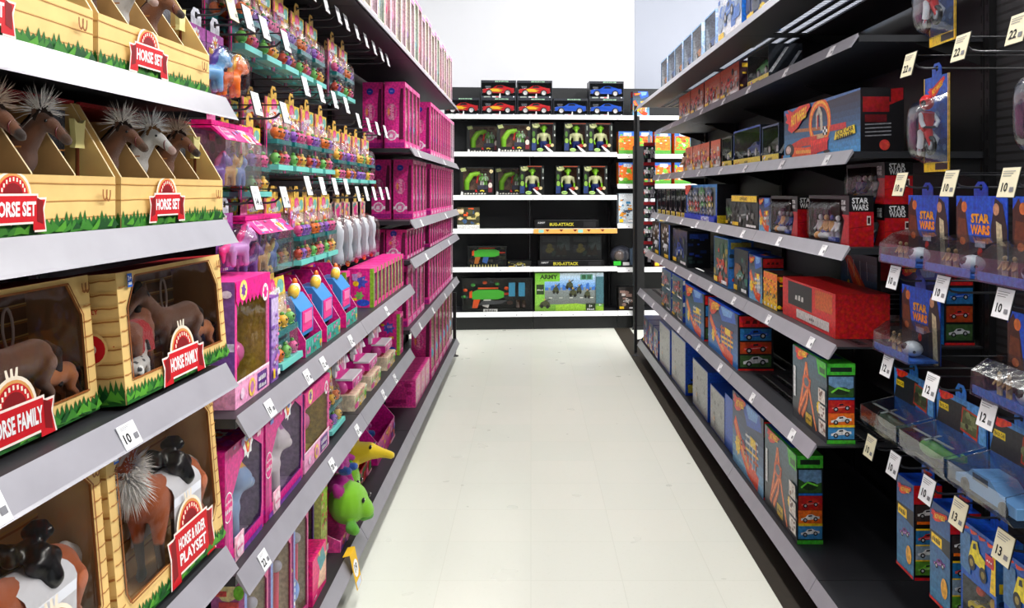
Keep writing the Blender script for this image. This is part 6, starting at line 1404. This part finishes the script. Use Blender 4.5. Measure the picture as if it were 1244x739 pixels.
for i in range(3): lput(inst('pcube',lambda: carton('large_pink_doll_carton',.19,.15,.16,(236,90,160),lambda Fc: (Fc['f'].rect(.04,.06,.96,.94,(244,170,196)),splash(Fc['f'],14,[(250,210,220),(240,130,170),(236,200,150)],4,.08,.1,.92,.9,.02),Fc['l'].rect(.03,.05,.97,.95,(220,50,140)),splash(Fc['l'],8,[(236,90,160),(180,30,110)],2,.1,.1,.9,.9,.02),Fc['t'].rect(0,0,1,1,(232,70,150))))),4.36+.2*i,.15,C_,'squat pink doll carton with pale front',X=-.61,grp='squat pink cartons',cat='doll box')
for i in range(6): lput(inst(('house',i == 5),lambda: doll_box(.2,.43,.12,2,(232,60,150) if i < 5 else (244,206,224),(250,200,120),(246,214,110),(250,226,200))),5.0+.225*i,.15,C_,'large '+('pink' if i < 5 else 'pale pink')+' doll box on the base',X=-.606,grp='large doll boxes',cat='doll box')  # last box pale: glare put into its colour
T_ = 'top left shelf'
WASHED = [((244,214,228),(250,240,246),(240,190,214)),((248,232,206),(250,244,230),(250,200,150)),((222,232,206),(244,248,236),(190,220,160)),((240,200,206),(250,236,240),(236,120,140))]  # overexposure along the top shelf put into washed-out box colours
for i in range(24):
    k = [0,1,0,2,3,0,1][i % 7]; b, bc, dr = WASHED[k]; h = .36 if i % 3 else .33
    o = inst(('pale',k,h),lambda: doll_box(.128,h,.11,k,b,dr,(240,220,170),bc)); lput(o,2.84+.146*i,1.95,T_,['pale pink','cream','pale green','rosy'][k]+' tall doll box',X=-.606,grp='pale doll boxes on top',cat='doll box')
# end leg of the left run
def end_post(X, Y, H, s):
    r_ = empty('end_post','shelf post'); m = MB(); m.box(-.012,-.012,.03,.012,.012,H,(16,16,18),'metal'); m.build('post',r_); f = MB(); f.lathe([(0,0),(.03,0),(.03,.006),(.01,.012),(.01,.03),(0,.03)],(0,0,0),(30,30,32),'metal',12); f.build('foot',r_)
    b = MB(); b.tube([(0,0,.12),(s*.05,0,.13),(s*.08,0,.16)],.008,(20,20,22),'metal'); b.build('stay',r_); r_.location = (X,Y,0); return r_
o = end_post(-.60,6.47,.5,-1); o['label'] = 'short black post on a round foot at the end of the pink shelves'
# ------------------------------------------------------------------ right run: cars and space figures
o = end_post(.822,6.47,1.97,1); o['label'] = 'thin tall black post on a round foot at the end of the dark shelves'
RB = -math.pi/2; RX0 = .85; RP = 1.37
RSH = [(-.02,1.955,'slots'),(.125,1.765,'plain'),(.11,1.418,'plain'),(.10,1.13,'plain'),(.06,.835,'slots2'),(.0,.54,'slots2')]
ys = [2.45,3.45,4.45,5.45,6.40]
names = ['black shelf unit holding the track set box, nearest of the dark run','black shelf unit of car boxes, second of the dark run','black shelf unit of car boxes, third of the dark run','black shelf unit at the far end of the dark run by the tall post']
for k in range(4):
    y0, y1 = ys[k], ys[k+1]; L = y1-y0
    sh = [(a,z,[(L*.35,None),(L*.82,None)] if z < 1.9 else [],d) for a, z, d in RSH]
    u = unit(RX0,y1,RB,L,2.05,RP-RX0,base=(0,.14),shelves=sh); u['label'] = names[k]
u = unit(RX0,2.45,RB,2.1,2.05,RP-RX0,name='shelving_unit',peg=True,base=(0,.14),shelves=[]); u['label'] = 'black pegboard unit hung with toy cards, closest on the dark side'
def rput(o, Yfar, Z, row, desc, X, grp=None, cat=None, yaw=0):
    side(o,'R',X,Yfar,Z+.0006,0,yaw); return reg(o,row,-0+Yfar,desc,grp,cat)
R1,R2,R3,R4,R5,R6,R7 = 'top dark shelf','second dark shelf','third dark shelf','fourth dark shelf','fifth dark shelf','sixth dark shelf','dark base deck'
PB = [(170,206,236),(214,230,244),(40,110,210),(236,240,246)]
for i, Y in enumerate((5.48,5.2,4.95,4.68,4.42,4.1)):
    rput(inst('pcb%d' % (i % 2),(lambda i=i: clear_car_box(.24,.2,.12,[(236,150,60),(60,120,210)][i % 2],(130,180,226),'pale%d' % (i % 2)))),Y,1.955,R1,'pale blue clear-fronted car box',.866,'pale blue car boxes')
rput(carton('white_blue_toy_box',.42,.32,.16,(226,232,240),misc_paint(5,[(236,240,246),(190,206,226),(150,170,200),(70,120,200)],None,BLUE,(40,120,214))),3.78,1.955,R1,'tall white and blue carton',.86)
rput(carton('dark_blue_toy_box',.40,.30,.14,(40,60,110),misc_paint(9,[(30,50,110),(60,70,90),(120,120,110),(230,200,40)],None,YEL,(30,90,200))),3.33,1.955,R1,'dark blue carton with yellow flashes',.872)
PR = [(206,200,196),(206,84,50),(40,36,46),(246,196,60),(206,40,40)]
for i, Y in enumerate((5.5,5.1,4.69,4.30)): rput(inst('pr%d' % (i % 2),(lambda i=i: carton('racing_toy_box',.385,.155,.13,(200,60,40),misc_paint(11+i,PR,None,(250,200,50),(60,30,40))))),Y,1.765,R2,'orange and red racing carton',.99,'racing cartons')
rput(clear_car_box(.33,.15,.14,(50,190,80),(30,36,44),'green'),3.76,1.765,R2,'clear box with a bright green car',.99)
for i, Y in enumerate((5.19,4.95,4.72,4.46)): rput(inst('pr3%d' % (i % 2),(lambda i=i: carton('racing_toy_box',.225,.15,.12,(200,70,40),misc_paint(21+i,PR,None,YEL,(40,30,40))))),Y,1.418,R3,'small orange and yellow racing carton',.975,'racing cartons')
rput(clear_car_box(.2,.15,.12,(190,190,60),(60,60,56),'yel'),4.2,1.418,R3,'clear box with an olive yellow car',.975)
rput(clear_car_box(.46,.165,.16,(30,60,150),(30,70,160),'blue'),3.96,1.418,R3,'wide clear box with a dark blue car',.975)
rput(clear_car_box(.23,.15,.12,(40,44,52),(50,70,110),'blk'),3.47,1.418,R3,'clear box with a black car',.975)
rput(track_set(.74,.19,.13),3.2,1.418,R3,'long blue carton with orange loop track and flame logo',.985)
figm = MB(); figures(figm,[0],0,0,.13,3,[(206,170,140),(120,70,50)]); o = figm.build('toy_figure'); o['category'] = 'toy figure'; o.location = (1.0,5.35,1.4185); o.rotation_euler = (0,0,RB); o['label'] = 'small loose tan figure standing at the far end of the third dark shelf'
for i, Y in enumerate((6.3,6.1,5.9,5.7,5.5,5.32)): rput(inst('fp%d' % (i % 3),(lambda i=i: clear_car_box(.15,.18,.1,[(206,60,40),(210,210,216),(120,60,40)][i % 3],[(60,40,50),(40,44,50),(90,50,40)][i % 3],'fp%d' % (i % 3)))),Y,1.13,R4,'small dark clear-fronted car box',.97,'dark clear-fronted boxes')
def multi(F):
    f = F['f']; f.grad(0,0,1,1,(20,60,180),(30,130,210),5); f.rect(.06,.2,.96,.92,(120,130,130)); 
    rg = random.Random(6)
    for j in range(4):
        for i in range(4): tiny_car(f,.16+.22*i,.3+.16*j,.16,rg.choice([(206,40,40),(60,140,60),(150,150,156),(40,60,120),(210,190,90)]),.05)
    f.rect(0,0,1,.16,(20,50,190)); f.text('HOT WHEELS',.72,.08,wd=.2,col=WHITE); flame_logo(f,.14,.86,.2,0,False)
    for k in ('l','r'): F[k].rect(0,0,1,1,(20,20,26)); F[k].rect(0,0,1,.2,(230,200,40))
rput(carton('car_collection_box',.84,.205,.1,(20,60,180),multi),5.13,1.13,R4,'wide blue carton of many small cars',.97)
rput(carton('black_toy_box',.2,.13,.1,(20,22,26),misc_paint(31,[(20,22,26),(40,44,40),(150,150,70),(70,120,60)],None,(40,40,44),(20,20,24))),4.22,1.13,R4,'black carton with yellow corner',1.0)
rput(carton('off_road_car_box',.46,.15,.1,(30,30,32),misc_paint(33,[(40,42,40),(20,22,26),(120,120,116),(60,66,70)],'OFF-ROAD',YEL,(20,20,24))),3.97,1.13,R4,'dark OFF-ROAD carton with yellow banner',.97)
rput(carton('small_car_box',.17,.14,.07,(40,120,210),hw_paint(3)),3.5,1.13,R4,'small blue car carton with orange swoosh',.97)
rput(space_box(.33,.15,.075,1),3.32,1.13,R4,'black and red space figure box in clear wrap',.968); rput(space_box(.36,.155,.075,2),2.86,1.13,R4,'black and red space figure box in clear wrap, near shelf end',.966)
rput(inst('spb',lambda: space_box(.3,.128,.085,3)),2.79,1.13,R4,'space figure box in the back row, underneath',1.07,'stacked space figure boxes'); o = rput(inst('spb',None),2.79,1.13+.129,R4,'space figure box in the back row, on top',1.07,'stacked space figure boxes'); 
def maskp(F):
    f = F['f']; f.rect(0,0,1,1,(14,16,22)); rg = random.Random(2)
    for i in range(12):
        a = i*.55; f.poly([(.5+.4*math.cos(a),.55+.4*math.sin(a)),(.5+.3*math.cos(a+.3),.55+.32*math.sin(a+.3)),(.5+.2*math.cos(a+.1),.55+.2*math.sin(a+.1))],(226,230,236))
    f.rect(.35,.3,.65,.42,(226,230,236)); f.rect(.4,.02,.8,.12,YEL); f.rect(.9,0,1,1,BLUE)
for i, Y in enumerate((6.3,5.88)): rput(inst('mask',lambda: carton('black_white_toy_box',.38,.235,.14,(14,16,22),maskp)),Y,.835,R5,'black carton with jagged white pattern',.93,'black and white cartons')
rput(carton('dark_car_box',.5,.22,.14,(14,20,34),misc_paint(41,[(14,18,30),(20,40,90),(40,60,60),(30,60,150)],None,(30,60,140),(14,16,22))),5.45,.835,R5,'dark navy carton',.94)
rput(carton('tall_blue_toy_box',.3,.235,.12,(40,120,200),misc_paint(42,[(40,60,70),(60,90,70),(150,130,50),(190,60,40)],None,(150,140,60),(50,110,180))),4.2,.835,R5,'tall blue carton with olive printing',.935)
rput(carton('dark_car_box',.25,.2,.1,(20,26,30),misc_paint(43,[(30,50,60),(20,24,30),(120,70,40),(40,110,90)],None,(60,60,40),(30,70,150))),3.85,.835,R5,'small dark teal carton',.95)
rput(carton('small_car_box',.2,.19,.09,(40,120,210),hw_paint(6)),3.58,.835,R5,'blue car carton with red track print',.95)
for i in range(4): rput(inst('stick%d' % (i % 2),(lambda i=i: carton('slim_toy_box',.045,.14,.1,(240,200,40),misc_paint(50+i,[(250,210,40),(240,110,40),(40,60,60)],None,YEL,(40,40,40))))),3.36-.046*i,.835,R5,'slim yellow and orange carton',.95,'slim cartons')
def redp(F):
    for k in F: F[k].rect(0,0,1,1,(206,26,28))
    f = F['f']; f.rect(.12,.35,.6,.95,(30,26,28)); f.text('HOT',.36,.6,wd=.1,col=(206,206,200)); f.rect(.66,.5,.95,.95,(200,90,30)); f.rect(.3,.08,.9,.3,(206,200,196)); f.text('25',.6,.19,wd=.05,col=(40,30,30))
rput(carton('red_toy_box',.54,.14,.17,(206,26,28),redp),3.12,.835,R5,'big red carton with white panel',.955)
rput(rocket_box(.33,.235,.12),3.16,.835,R5,'blue launcher carton with diagonal orange track',1.19)
rput(carton('dark_car_box',.3,.23,.09,(20,24,26),hw_paint(7)),2.78,.835,R5,'dark car carton with red base, back row',1.245)
for i, (Y, z) in enumerate(((5.5,0),(5.1,0),(5.5,.125),(5.1,.125))): rput(inst('carpic%d' % (i % 2),(lambda i=i: carton('car_picture_box',.36,.122,.12,(40,60,80),misc_paint(60+i,[(90,110,110),(40,60,80),(206,120,60),(200,200,196),(190,40,40)],None,BLUE,(30,60,150))))),Y,.54+z,R6,'blue-grey carton of car pictures, '+('upper' if z else 'lower')+' layer',.875,'car picture cartons')
rput(inst('hwb4',lambda: carton('race_track_box',.5,.235,.13,(20,40,80),hw_paint(4))),4.66,.54,R6,'race track carton with orange swoosh, plain sides',.875)
rput(carton('race_track_box',.58,.235,.15,(20,24,34),hw_paint(5)),4.06,.54,R6,'race track carton with orange swoosh and dark car side',.875)
o = MB(); p = Pr(o.box(0,0,0,.1,.04,.07,(20,30,70)),(0,0,0),(1,0,0),(0,0,1),.1,.07); p.disc(.5,.5,.022,(190,60,60)); o = o.build('small_car_pack'); o['category'] = 'toy box'; rput(o,3.2,.54,R6,'small navy car pack lying at the back',1.1)
rput(carton('loop_tower_box',.32,.24,.085,(60,64,68),tower_paint(1)),2.79,.54,R6,'grey loop tower carton with bright green corner',.888,'loop tower cartons')
for i, Y in enumerate((6.35,6.1,5.85)):
    rput(inst('base_a',lambda: carton('car_picture_box',.23,.2,.12,(30,60,150),misc_paint(70,[(30,60,170),(40,44,60),(190,60,50),(170,180,190)],None,BLUE,(30,60,150)))),Y,.14,R7,'dark blue carton of car pictures',.87,'dark blue cartons')
def greyp(F):
    f = F['f']; f.rect(.02,.02,.98,.98,(172,178,174)); splash(f,18,[(150,156,150),(190,196,190),(206,180,120),(130,136,130)],8,.05,.05,.95,.95,.016); f.disc(.3,.3,.012,(210,170,110))
    for k in ('l','r'): F[k].rect(0,0,1,1,(30,80,190)); splash(F[k],8,[(40,44,50),(150,50,40),(200,190,90)],4,.1,.1,.9,.8,.02); F[k].rect(.1,.05,.9,.2,(200,190,70))
    F['t'].rect(0,0,1,1,(30,80,190))
for i, (Y, w, h, X) in enumerate(((5.6,.42,.28,.875),(5.12,.46,.3,.875),(4.5,.38,.25,.885),(4.06,.30,.21,.885))): rput(carton('grey_playset_box',w,h,.14,(40,90,190),greyp),Y,.14,R7,['broad grey faced carton with blue sides','tall grey faced carton with blue sides','medium grey carton, blue sides','low grey carton, blue sides'][i],X)
def bluep(F): 
    for k in F: F[k].rect(0,0,1,1,(30,90,200))
    flame_logo(F['l'],.5,.6,.06,.3,False); flame_logo(F['r'],.5,.6,.07,.5,False)
rput(carton('blue_toy_box',.16,.24,.1,(30,90,200),bluep),3.75,.14,R7,'plain blue carton with flame emblem on the end',.885)
rput(carton('race_track_box',.47,.30,.09,(30,70,140),hw_paint(9)),3.56,.14,R7,'tall blue race track carton with car side panel',.873)
rput(carton('loop_tower_box',.37,.29,.085,(60,64,68),tower_paint(2)),3.07,.14,R7,'grey loop tower carton with bright green corner',.873,'loop tower cartons')
o = MB(); Pr(o.box(0,0,0,.1,.16,.012,(40,60,110)),(0,.0,.012),(1,0,0),(0,1,0),.1,.16).rect(.1,.1,.9,.9,(120,60,40)); o = o.build('fallen_card'); o['category'] = 'toy pack'; o.location = (1.05,1.93,.1406); o.rotation_euler = (0,0,1.1); o['label'] = 'toy card lying flat on the base below the hanging car packs'

def rhook(Y, z, txt, c=(240,240,242)):
    h = inst('rh%s%s' % (txt,c[2]),lambda: hook(.37,txt,c,.062,.062)); side(h,'R',RP,Y,z); reg(h,'%s right pegs' % RROW[z],Y,'black hook with %s price tag' % (txt or 'blank'),'right peg hooks','peg hook')
RROW = {1.95:'topmost',1.62:'second',1.308:'third',1.055:'fourth',.808:'fifth',.545:'lowest'}
def rpack(Y, z, fn, key, desc, out=.31, grp='cards on the right pegs'):
    o = inst(key,fn); hang(o,'R',RP,Y,z,out); return reg(o,'%s right pegs' % RROW[z],Y,desc,grp)
Yc = (240,232,200)
for Y in (2.12,1.87): rhook(Y,1.95,'22',Yc)
rpack(2.12,1.95,lambda: moto_card(.13,.25),'moto','red toy motorcycle card with clear bubble')
for Y in (2.15,1.89,1.67): rhook(Y,1.62,'22',Yc)
rpack(2.15,1.62,lambda: moto_card(.13,.25),'moto','red toy motorcycle card with clear bubble'); rpack(1.67,1.62,lambda: moto_card(.13,.25),'moto','red toy motorcycle card, clear bubble')
for Y in (2.2,1.94,1.7): rhook(Y,1.308,'10',Yc)
for i, Y in enumerate((2.2,1.94,1.7)): rpack(Y,1.308,lambda: space_card(),'scard','blue and orange space figure card, clear tray'); 
for Y in (2.24,1.98,1.72): rhook(Y,1.055,'10')
for Y in (2.24,1.72): rpack(Y,1.055,lambda: space_card(),'scard','blue and orange space figure card, clear tray')
for Y in (2.28,2.03,1.78): rhook(Y,.808,'12')
rpack(2.28,.808,lambda: vehicle_tub(.24,.17,1,(70,90,70),'heli'),'tub1','dark green helicopter in a clear tub card'); rpack(2.03,.808,lambda: vehicle_tub(.24,.17,2,(110,170,90),'heli'),'tub2','light green helicopter in a clear tub card'); rpack(1.78,.808,lambda: vehicle_tub(.24,.17,3,(120,170,220),'jeep'),'tub3','pale blue car in a clear tub card')
rhook(2.395,.545,'10',Yc)
for Y in (2.24,2.05): rhook(Y,.545,'10')
for Y in (1.90,1.72): rhook(Y,.545,'13',Yc)
for i, Y in enumerate((2.24,2.05)): rpack(Y,.545,(lambda: car_tower(.1,.25,.075,1)),'tower','tall blue multi-pack of cars with red-topped side',.29)
for Y in (1.90,1.72): rpack(Y,.545,lambda: truck_pack(.15,.22,.06,1),'truck','blue pack with yellow off-road truck picture',.29)

# clip strip of little packs at the far end
def strip():
    r_ = empty('clip_strip','clip strip'); m = MB(); m.box(-.012,0,-1.0,.012,.002,.0,(210,212,216),'plastic'); m.build('strip_frame',r_); k = MB(); k.tube([(0,.001,0),(0,-.01,.02),(0,.0,.035)],.003,(160,160,166),'metal'); k.build('top_clip',r_); return r_
o = strip(); o.location = (.93,6.47,1.74); o['label'] = 'hanging clip strip at the far end of the dark shelves'
def mini():
    r_ = empty('mini_figure_pack','toy pack'); m = MB(); m.box(-.045,-.0015,-.13,.045,-.0002,0,(40,44,52)); p = Pr(m,(-.045,-.0015,-.13),(1,0,0),(0,0,1),.09,.13); p.rect(0,.8,1,1,(150,26,34)); splash(p,10,[(206,206,210),(40,60,140),(206,60,40),(60,160,80)],3,.05,.05,.95,.65,.014); m.build('card',r_); f = MB(); figures(f,[-.02,.02],-.02,-.12,.08,4,[(226,226,230),(236,236,238),(40,42,48),(150,150,158),(206,50,50)]); f.build('hanging_figurine',r_); return r_
for i in range(6):
    o = inst('mini',mini); o.location = (.93,6.4685,1.68-.155*i); o['label'] = 'little clear figure pack, %s from the top of the clip strip' % ORD[i]; o['category'] = 'toy pack'; o['group'] = 'packs on the clip strip'

# ------------------------------------------------------------------ end wall run
BX, BY, BA = -.82, 7.68, R(4)
def bput(o, x, y, Z, row=None, desc=None, grp=None, cat=None):
    o.location = (BX+x*math.cos(BA)-y*math.sin(BA), BY+x*math.sin(BA)+y*math.cos(BA), Z+.0006); o.rotation_euler = (0,0,BA)
    if row: reg(o,row,x,desc,grp,cat)
    return o
def bx(px): return ((px-VX)/F*(7.74)-BX)/math.cos(BA)*(1+.000*(px-VX))
WR = (226,228,226)
BS = [2.01,1.66,1.254,.94,.58]
def bunit(x0, L, zs, label, base):
    root = empty('shelving_unit','shelving unit'); root.location = (BX+x0*math.cos(BA),BY+x0*math.sin(BA),0); root.rotation_euler = (0,0,BA); root['label'] = label
    m = MB(); m.box(.002,.40,0,L-.002,.43,2.32,(26,28,30),'metal'); m.build('back_panel',root)
    for z in zs: add_shelf(root,L,0,.398,z,[(L*.1,None),(L*.62,None)],'plain',WR,th=.022)
    b = add_shelf(root,L,-.04,.398,base,[(L*.08,None),(L*.45,None),(L*.8,None)],'plain',WR); b.name = 'base_deck'
    k = MB(); k.box(.002,.0,.002,L-.002,.012,base-.022,(34,36,36),'metal'); k.build('kick_plate',root)
    for x in (.004,L-.024): u_ = MB(); u_.box(x,.372,.17,x+.02,.397,2.32,(18,18,20),'metal'); u_.build('upright',root)
    return root
bunit(0,.84,BS,'black end-wall shelf unit with white price rails, under the red cars',.165)
bunit(.84,.80,BS,'black end-wall shelf unit with white price rails, under the blue cars',.165)
bunit(1.64,.95,[2.01,1.645,1.36,.985,.57],'black end-wall shelf unit partly behind the thin black post',.165)
m = MB(); m.box(0,0,0,.105,.03,1.72,(14,14,16),'metal'); m.box(.03,.002,1.72,.06,.028,2.0,(14,14,16),'metal'); r_ = empty('wide_upright_post','shelf post'); m.build('post',r_); m = MB(); m.box(-.01,-.012,0,.115,.0,.03,(30,30,32),'metal'); m.build('floor_plate',r_); r_['label'] = 'wide black upright post in front of the end-wall shelves'; bput(r_,1.775,-.102,0)
E = ['end wall top shelf','end wall second shelf','end wall third shelf','end wall fourth shelf','end wall fifth shelf','end wall base']
for i in range(5):
    c = 'red' if i < 3 else 'blue'; fn = (lambda c=c: muscle_car_box(body=RED if c == 'red' else (30,90,214),key=c,flame=(250,200,30) if c == 'red' else None))
    bput(inst('mc'+c,fn),.012+.342*i,.03,2.01,E[0],c+' muscle car box, bottom row',c+' muscle car boxes')
    if i in (1,2,4): bput(inst('mc'+c,fn),.012+.342*i,.034,2.01+.1665,E[0],c+' muscle car box, upper row',c+' muscle car boxes')
bput(carton('small_car_box',.16,.24,.1,(40,120,210),hw_paint(12)),1.80,.05,2.01,E[0],'blue car carton with orange art')
bput(inst('arm1',lambda: arm_box(seed=1)),bx(604),.03,1.66,E[1],'slime arm set with lime green arm'); bput(inst('arm1',None),bx(567),.19,1.66,E[1],'slime arm set pushed to the back in shade')
for px in (646,686,716): bput(inst('gh',ghoul_box),bx(px),.03,1.66,E[1],'green ghoul figure window box','ghoul figure boxes')
bput(inst('arm1',None),bx(559),.05,1.254,E[2],'slime arm set with lime green arm, near the pink end'); bput(inst('arm1',None),bx(601)+.01,.2,1.254,E[2],'slime arm set pushed to the back in shade')
for px in (632,676,710): bput(inst('gh',None),bx(px),.045,1.254,E[2],'green ghoul figure window box','ghoul figure boxes')
def fpk(F):
    splash(F['f'],26,[(244,90,40),(206,190,120),(80,80,50),(120,110,70),(240,200,160),(60,90,130)],5,.04,.2,.96,.97,.025); F['f'].rect(0,0,1,.2,(228,228,224))
bput(carton('figure_box',.21,.205,.1,(60,56,40),fpk),bx(556),.03,.94,E[3],'small orange and olive figure carton with white foot')
bput(bug_box(.61,.085,.2,False),bx(650),.03,.94,E[3],'long low black BUG-ATTACK carton')
m = MB(); m.box(0,0,0,.79,.0012,.044,(250,176,90),'paper'); p = Pr(m,(0,0,0),(1,0,0),(0,0,1),.79,.044,'paper')
for i in range(5): p.poly([(.14+.165*i,.85),(.19+.165*i,.85),(.165+.165*i,.35)],(110,40,20))
for u_ in (.06,.53): p.rect(u_,.15,u_+.06,.85,(150,214,200))
o = m.build('promotional_strip'); o['category'] = 'shelf strip'; o['label'] = 'orange promotional strip with brown arrows on the end-wall price rail'; o.location = (BX+.845*math.cos(BA)+.029*math.sin(BA),BY+.845*math.sin(BA)-.029*math.cos(BA),.90); o.rotation_euler = (0,0,BA)
bput(inst('bl',lambda: blaster_box(.36,.2,.14,1)),bx(569),.04,.58,E[4],'green toy blaster in an open black tray')
bput(carton('low_black_box',.22,.06,.15,(18,20,18),misc_paint(81,[(20,22,18),(24,26,22),(150,140,60)],None,(28,28,26),(18,18,18))),bx(617),.03,.58,E[4],'low black carton')
bput(bug_box(.63,.3,.2,True),bx(654),.03,.58,E[4],'large black BUG-ATTACK blaster carton')
h_ = empty('helmet_pack','toy pack'); m = MB(); m.ell((.12,.1,.1),(.11,.09,.095),(60,62,72),'plastic',18,12); m.ell((.09,.03,.1),(.05,.03,.05),(96,84,80),'plastic'); m.build('helmet_shell',h_); m = MB(); m.box(0,.0,0,.26,.18,.012,(30,30,34)); m.box(.03,-.004,.012,.1,.02,.05,(60,200,60),'plastic'); m.box(.12,-.004,.012,.18,.02,.04,(226,226,226),'plastic'); m.build('stand',h_); m = MB(); m.box(.19,.02,.013,.255,.1,.17,(70,84,100),'plastic'); m.build('side_pack',h_)
bput(h_,1.58,.02,.58,E[4],'dark round toy helmet with green foot')
bput(blaster_box(.66,.315,.14,2,True),bx(562),.01,.165,E[5],'big dart blaster window box, orange and green')
bput(army_box(.65,.36,.13),bx(650),.005,.165,E[5],'green ARMY building block carton with vehicles')
bput(carton('dark_car_box',.17,.22,.1,(30,28,28),misc_paint(83,[(60,50,46),(40,36,36),(150,120,110),(206,200,196)],None,(40,40,42),(26,26,28))),1.66,.03,.165,E[5],'dark grey carton')
for k, (z, h) in enumerate(((1.645,.22),(1.36,.21))):
    for i, x in enumerate((1.66,1.83,2.01,2.2)): bput(inst('snack%d%d' % (k,i % 2),(lambda k=k,i=i: carton('bright_figure_box',.155,h,.12,(240,120,40),snack_paint(90+k*3+i)))),x,.03,z,'end wall %s side shelf' % ['upper','lower'][k],'bright orange and blue figure carton','bright orange cartons',cat='toy box')
for i, x in enumerate((1.66,1.86,2.05,2.25)): bput(inst('pen',lambda: carton('white_figure_box',.15,.29,.1,(206,220,230),misc_paint(95,[(206,222,232),(226,232,236),(60,140,190),(230,150,40),(60,70,90)],None,(120,80,100),(190,206,220)))),x,.03,.985,'end wall pale side shelf','pale blue and white figure carton','pale blue cartons')
for i, x in enumerate((2.0,2.2)): bput(inst('rf',lambda: carton('dark_figure_box',.16,.28,.1,(90,30,30),misc_paint(97,[(90,30,30),(40,40,60),(190,60,50),(206,180,170)],None,(40,40,40),(60,20,20)))),x,.03,.57,'end wall dark side shelf','dark red figure carton','dark red cartons')

# ------------------------------------------------------------------ descriptions: every thing gets its place along its shelf
for row, items in ROWS.items():
    items.sort(key=lambda t: t[0]); per = {}
    for i, (s, o, desc) in enumerate(items): per.setdefault(desc, []).append(o)
    for desc, objs in per.items():
        for i, o in enumerate(objs):
            end = 'from the left' if row.startswith('end wall') else 'from near end'
            o['label'] = f'{desc} on {row}' if len(objs) == 1 else f'{desc}, {ordn(i)} {end}, {row}'
# ------------------------------------------------------------------ lamps, sky, camera
def strip_light(X, Y, L, P, col=(1,.985,.96)):
    r_ = empty('ceiling_light','ceiling light','white fluorescent ceiling fitting over the aisle'); m = MB(); m.box(-.15,-L/2,-.06,.15,L/2,0,(240,240,240),'plastic'); m.build('housing',r_); r_.location = (X,Y,4.3)
    l = bpy.data.lights.new('tube','AREA'); l.shape = 'RECTANGLE'; l.size = .26; l.size_y = L; l.energy = P; l.color = col
    o = bpy.data.objects.new('tube_light',l); COL.objects.link(o); o.location = (X,Y,4.225)
    r_['group'] = 'ceiling lights'
for X, P in ((-2.7,30),(.35,45),(2.9,100)):
    for Y in (.4,2.8,5.2,7.3): strip_light(X,Y,1.5,P*(.27 if Y > 7 else 1.45 if Y > 5 and X > 2 else 1))
w = bpy.data.worlds.new('shop'); SC.world = w; w.use_nodes = True
bg = w.node_tree.nodes['Background']; bg.inputs[0].default_value = (.86,.93,1,1); bg.inputs[1].default_value = .35
cam = bpy.data.cameras.new('camera'); co = bpy.data.objects.new('camera',cam); COL.objects.link(co); SC.camera = co
co.location = (0,0,CAM_H); co.rotation_euler = (math.pi/2,0,0)
cam.sensor_width = 36; cam.lens = F/1244*36; cam.shift_x = (622-VX)/1244; cam.shift_y = -(369.5-VY)/1244; cam.clip_start = .02
SC.view_settings.view_transform = 'Standard'; SC.view_settings.look = 'None'; SC.view_settings.gamma = 1; SC.view_settings.use_curve_mapping = False; SC.view_settings.exposure = 0.3
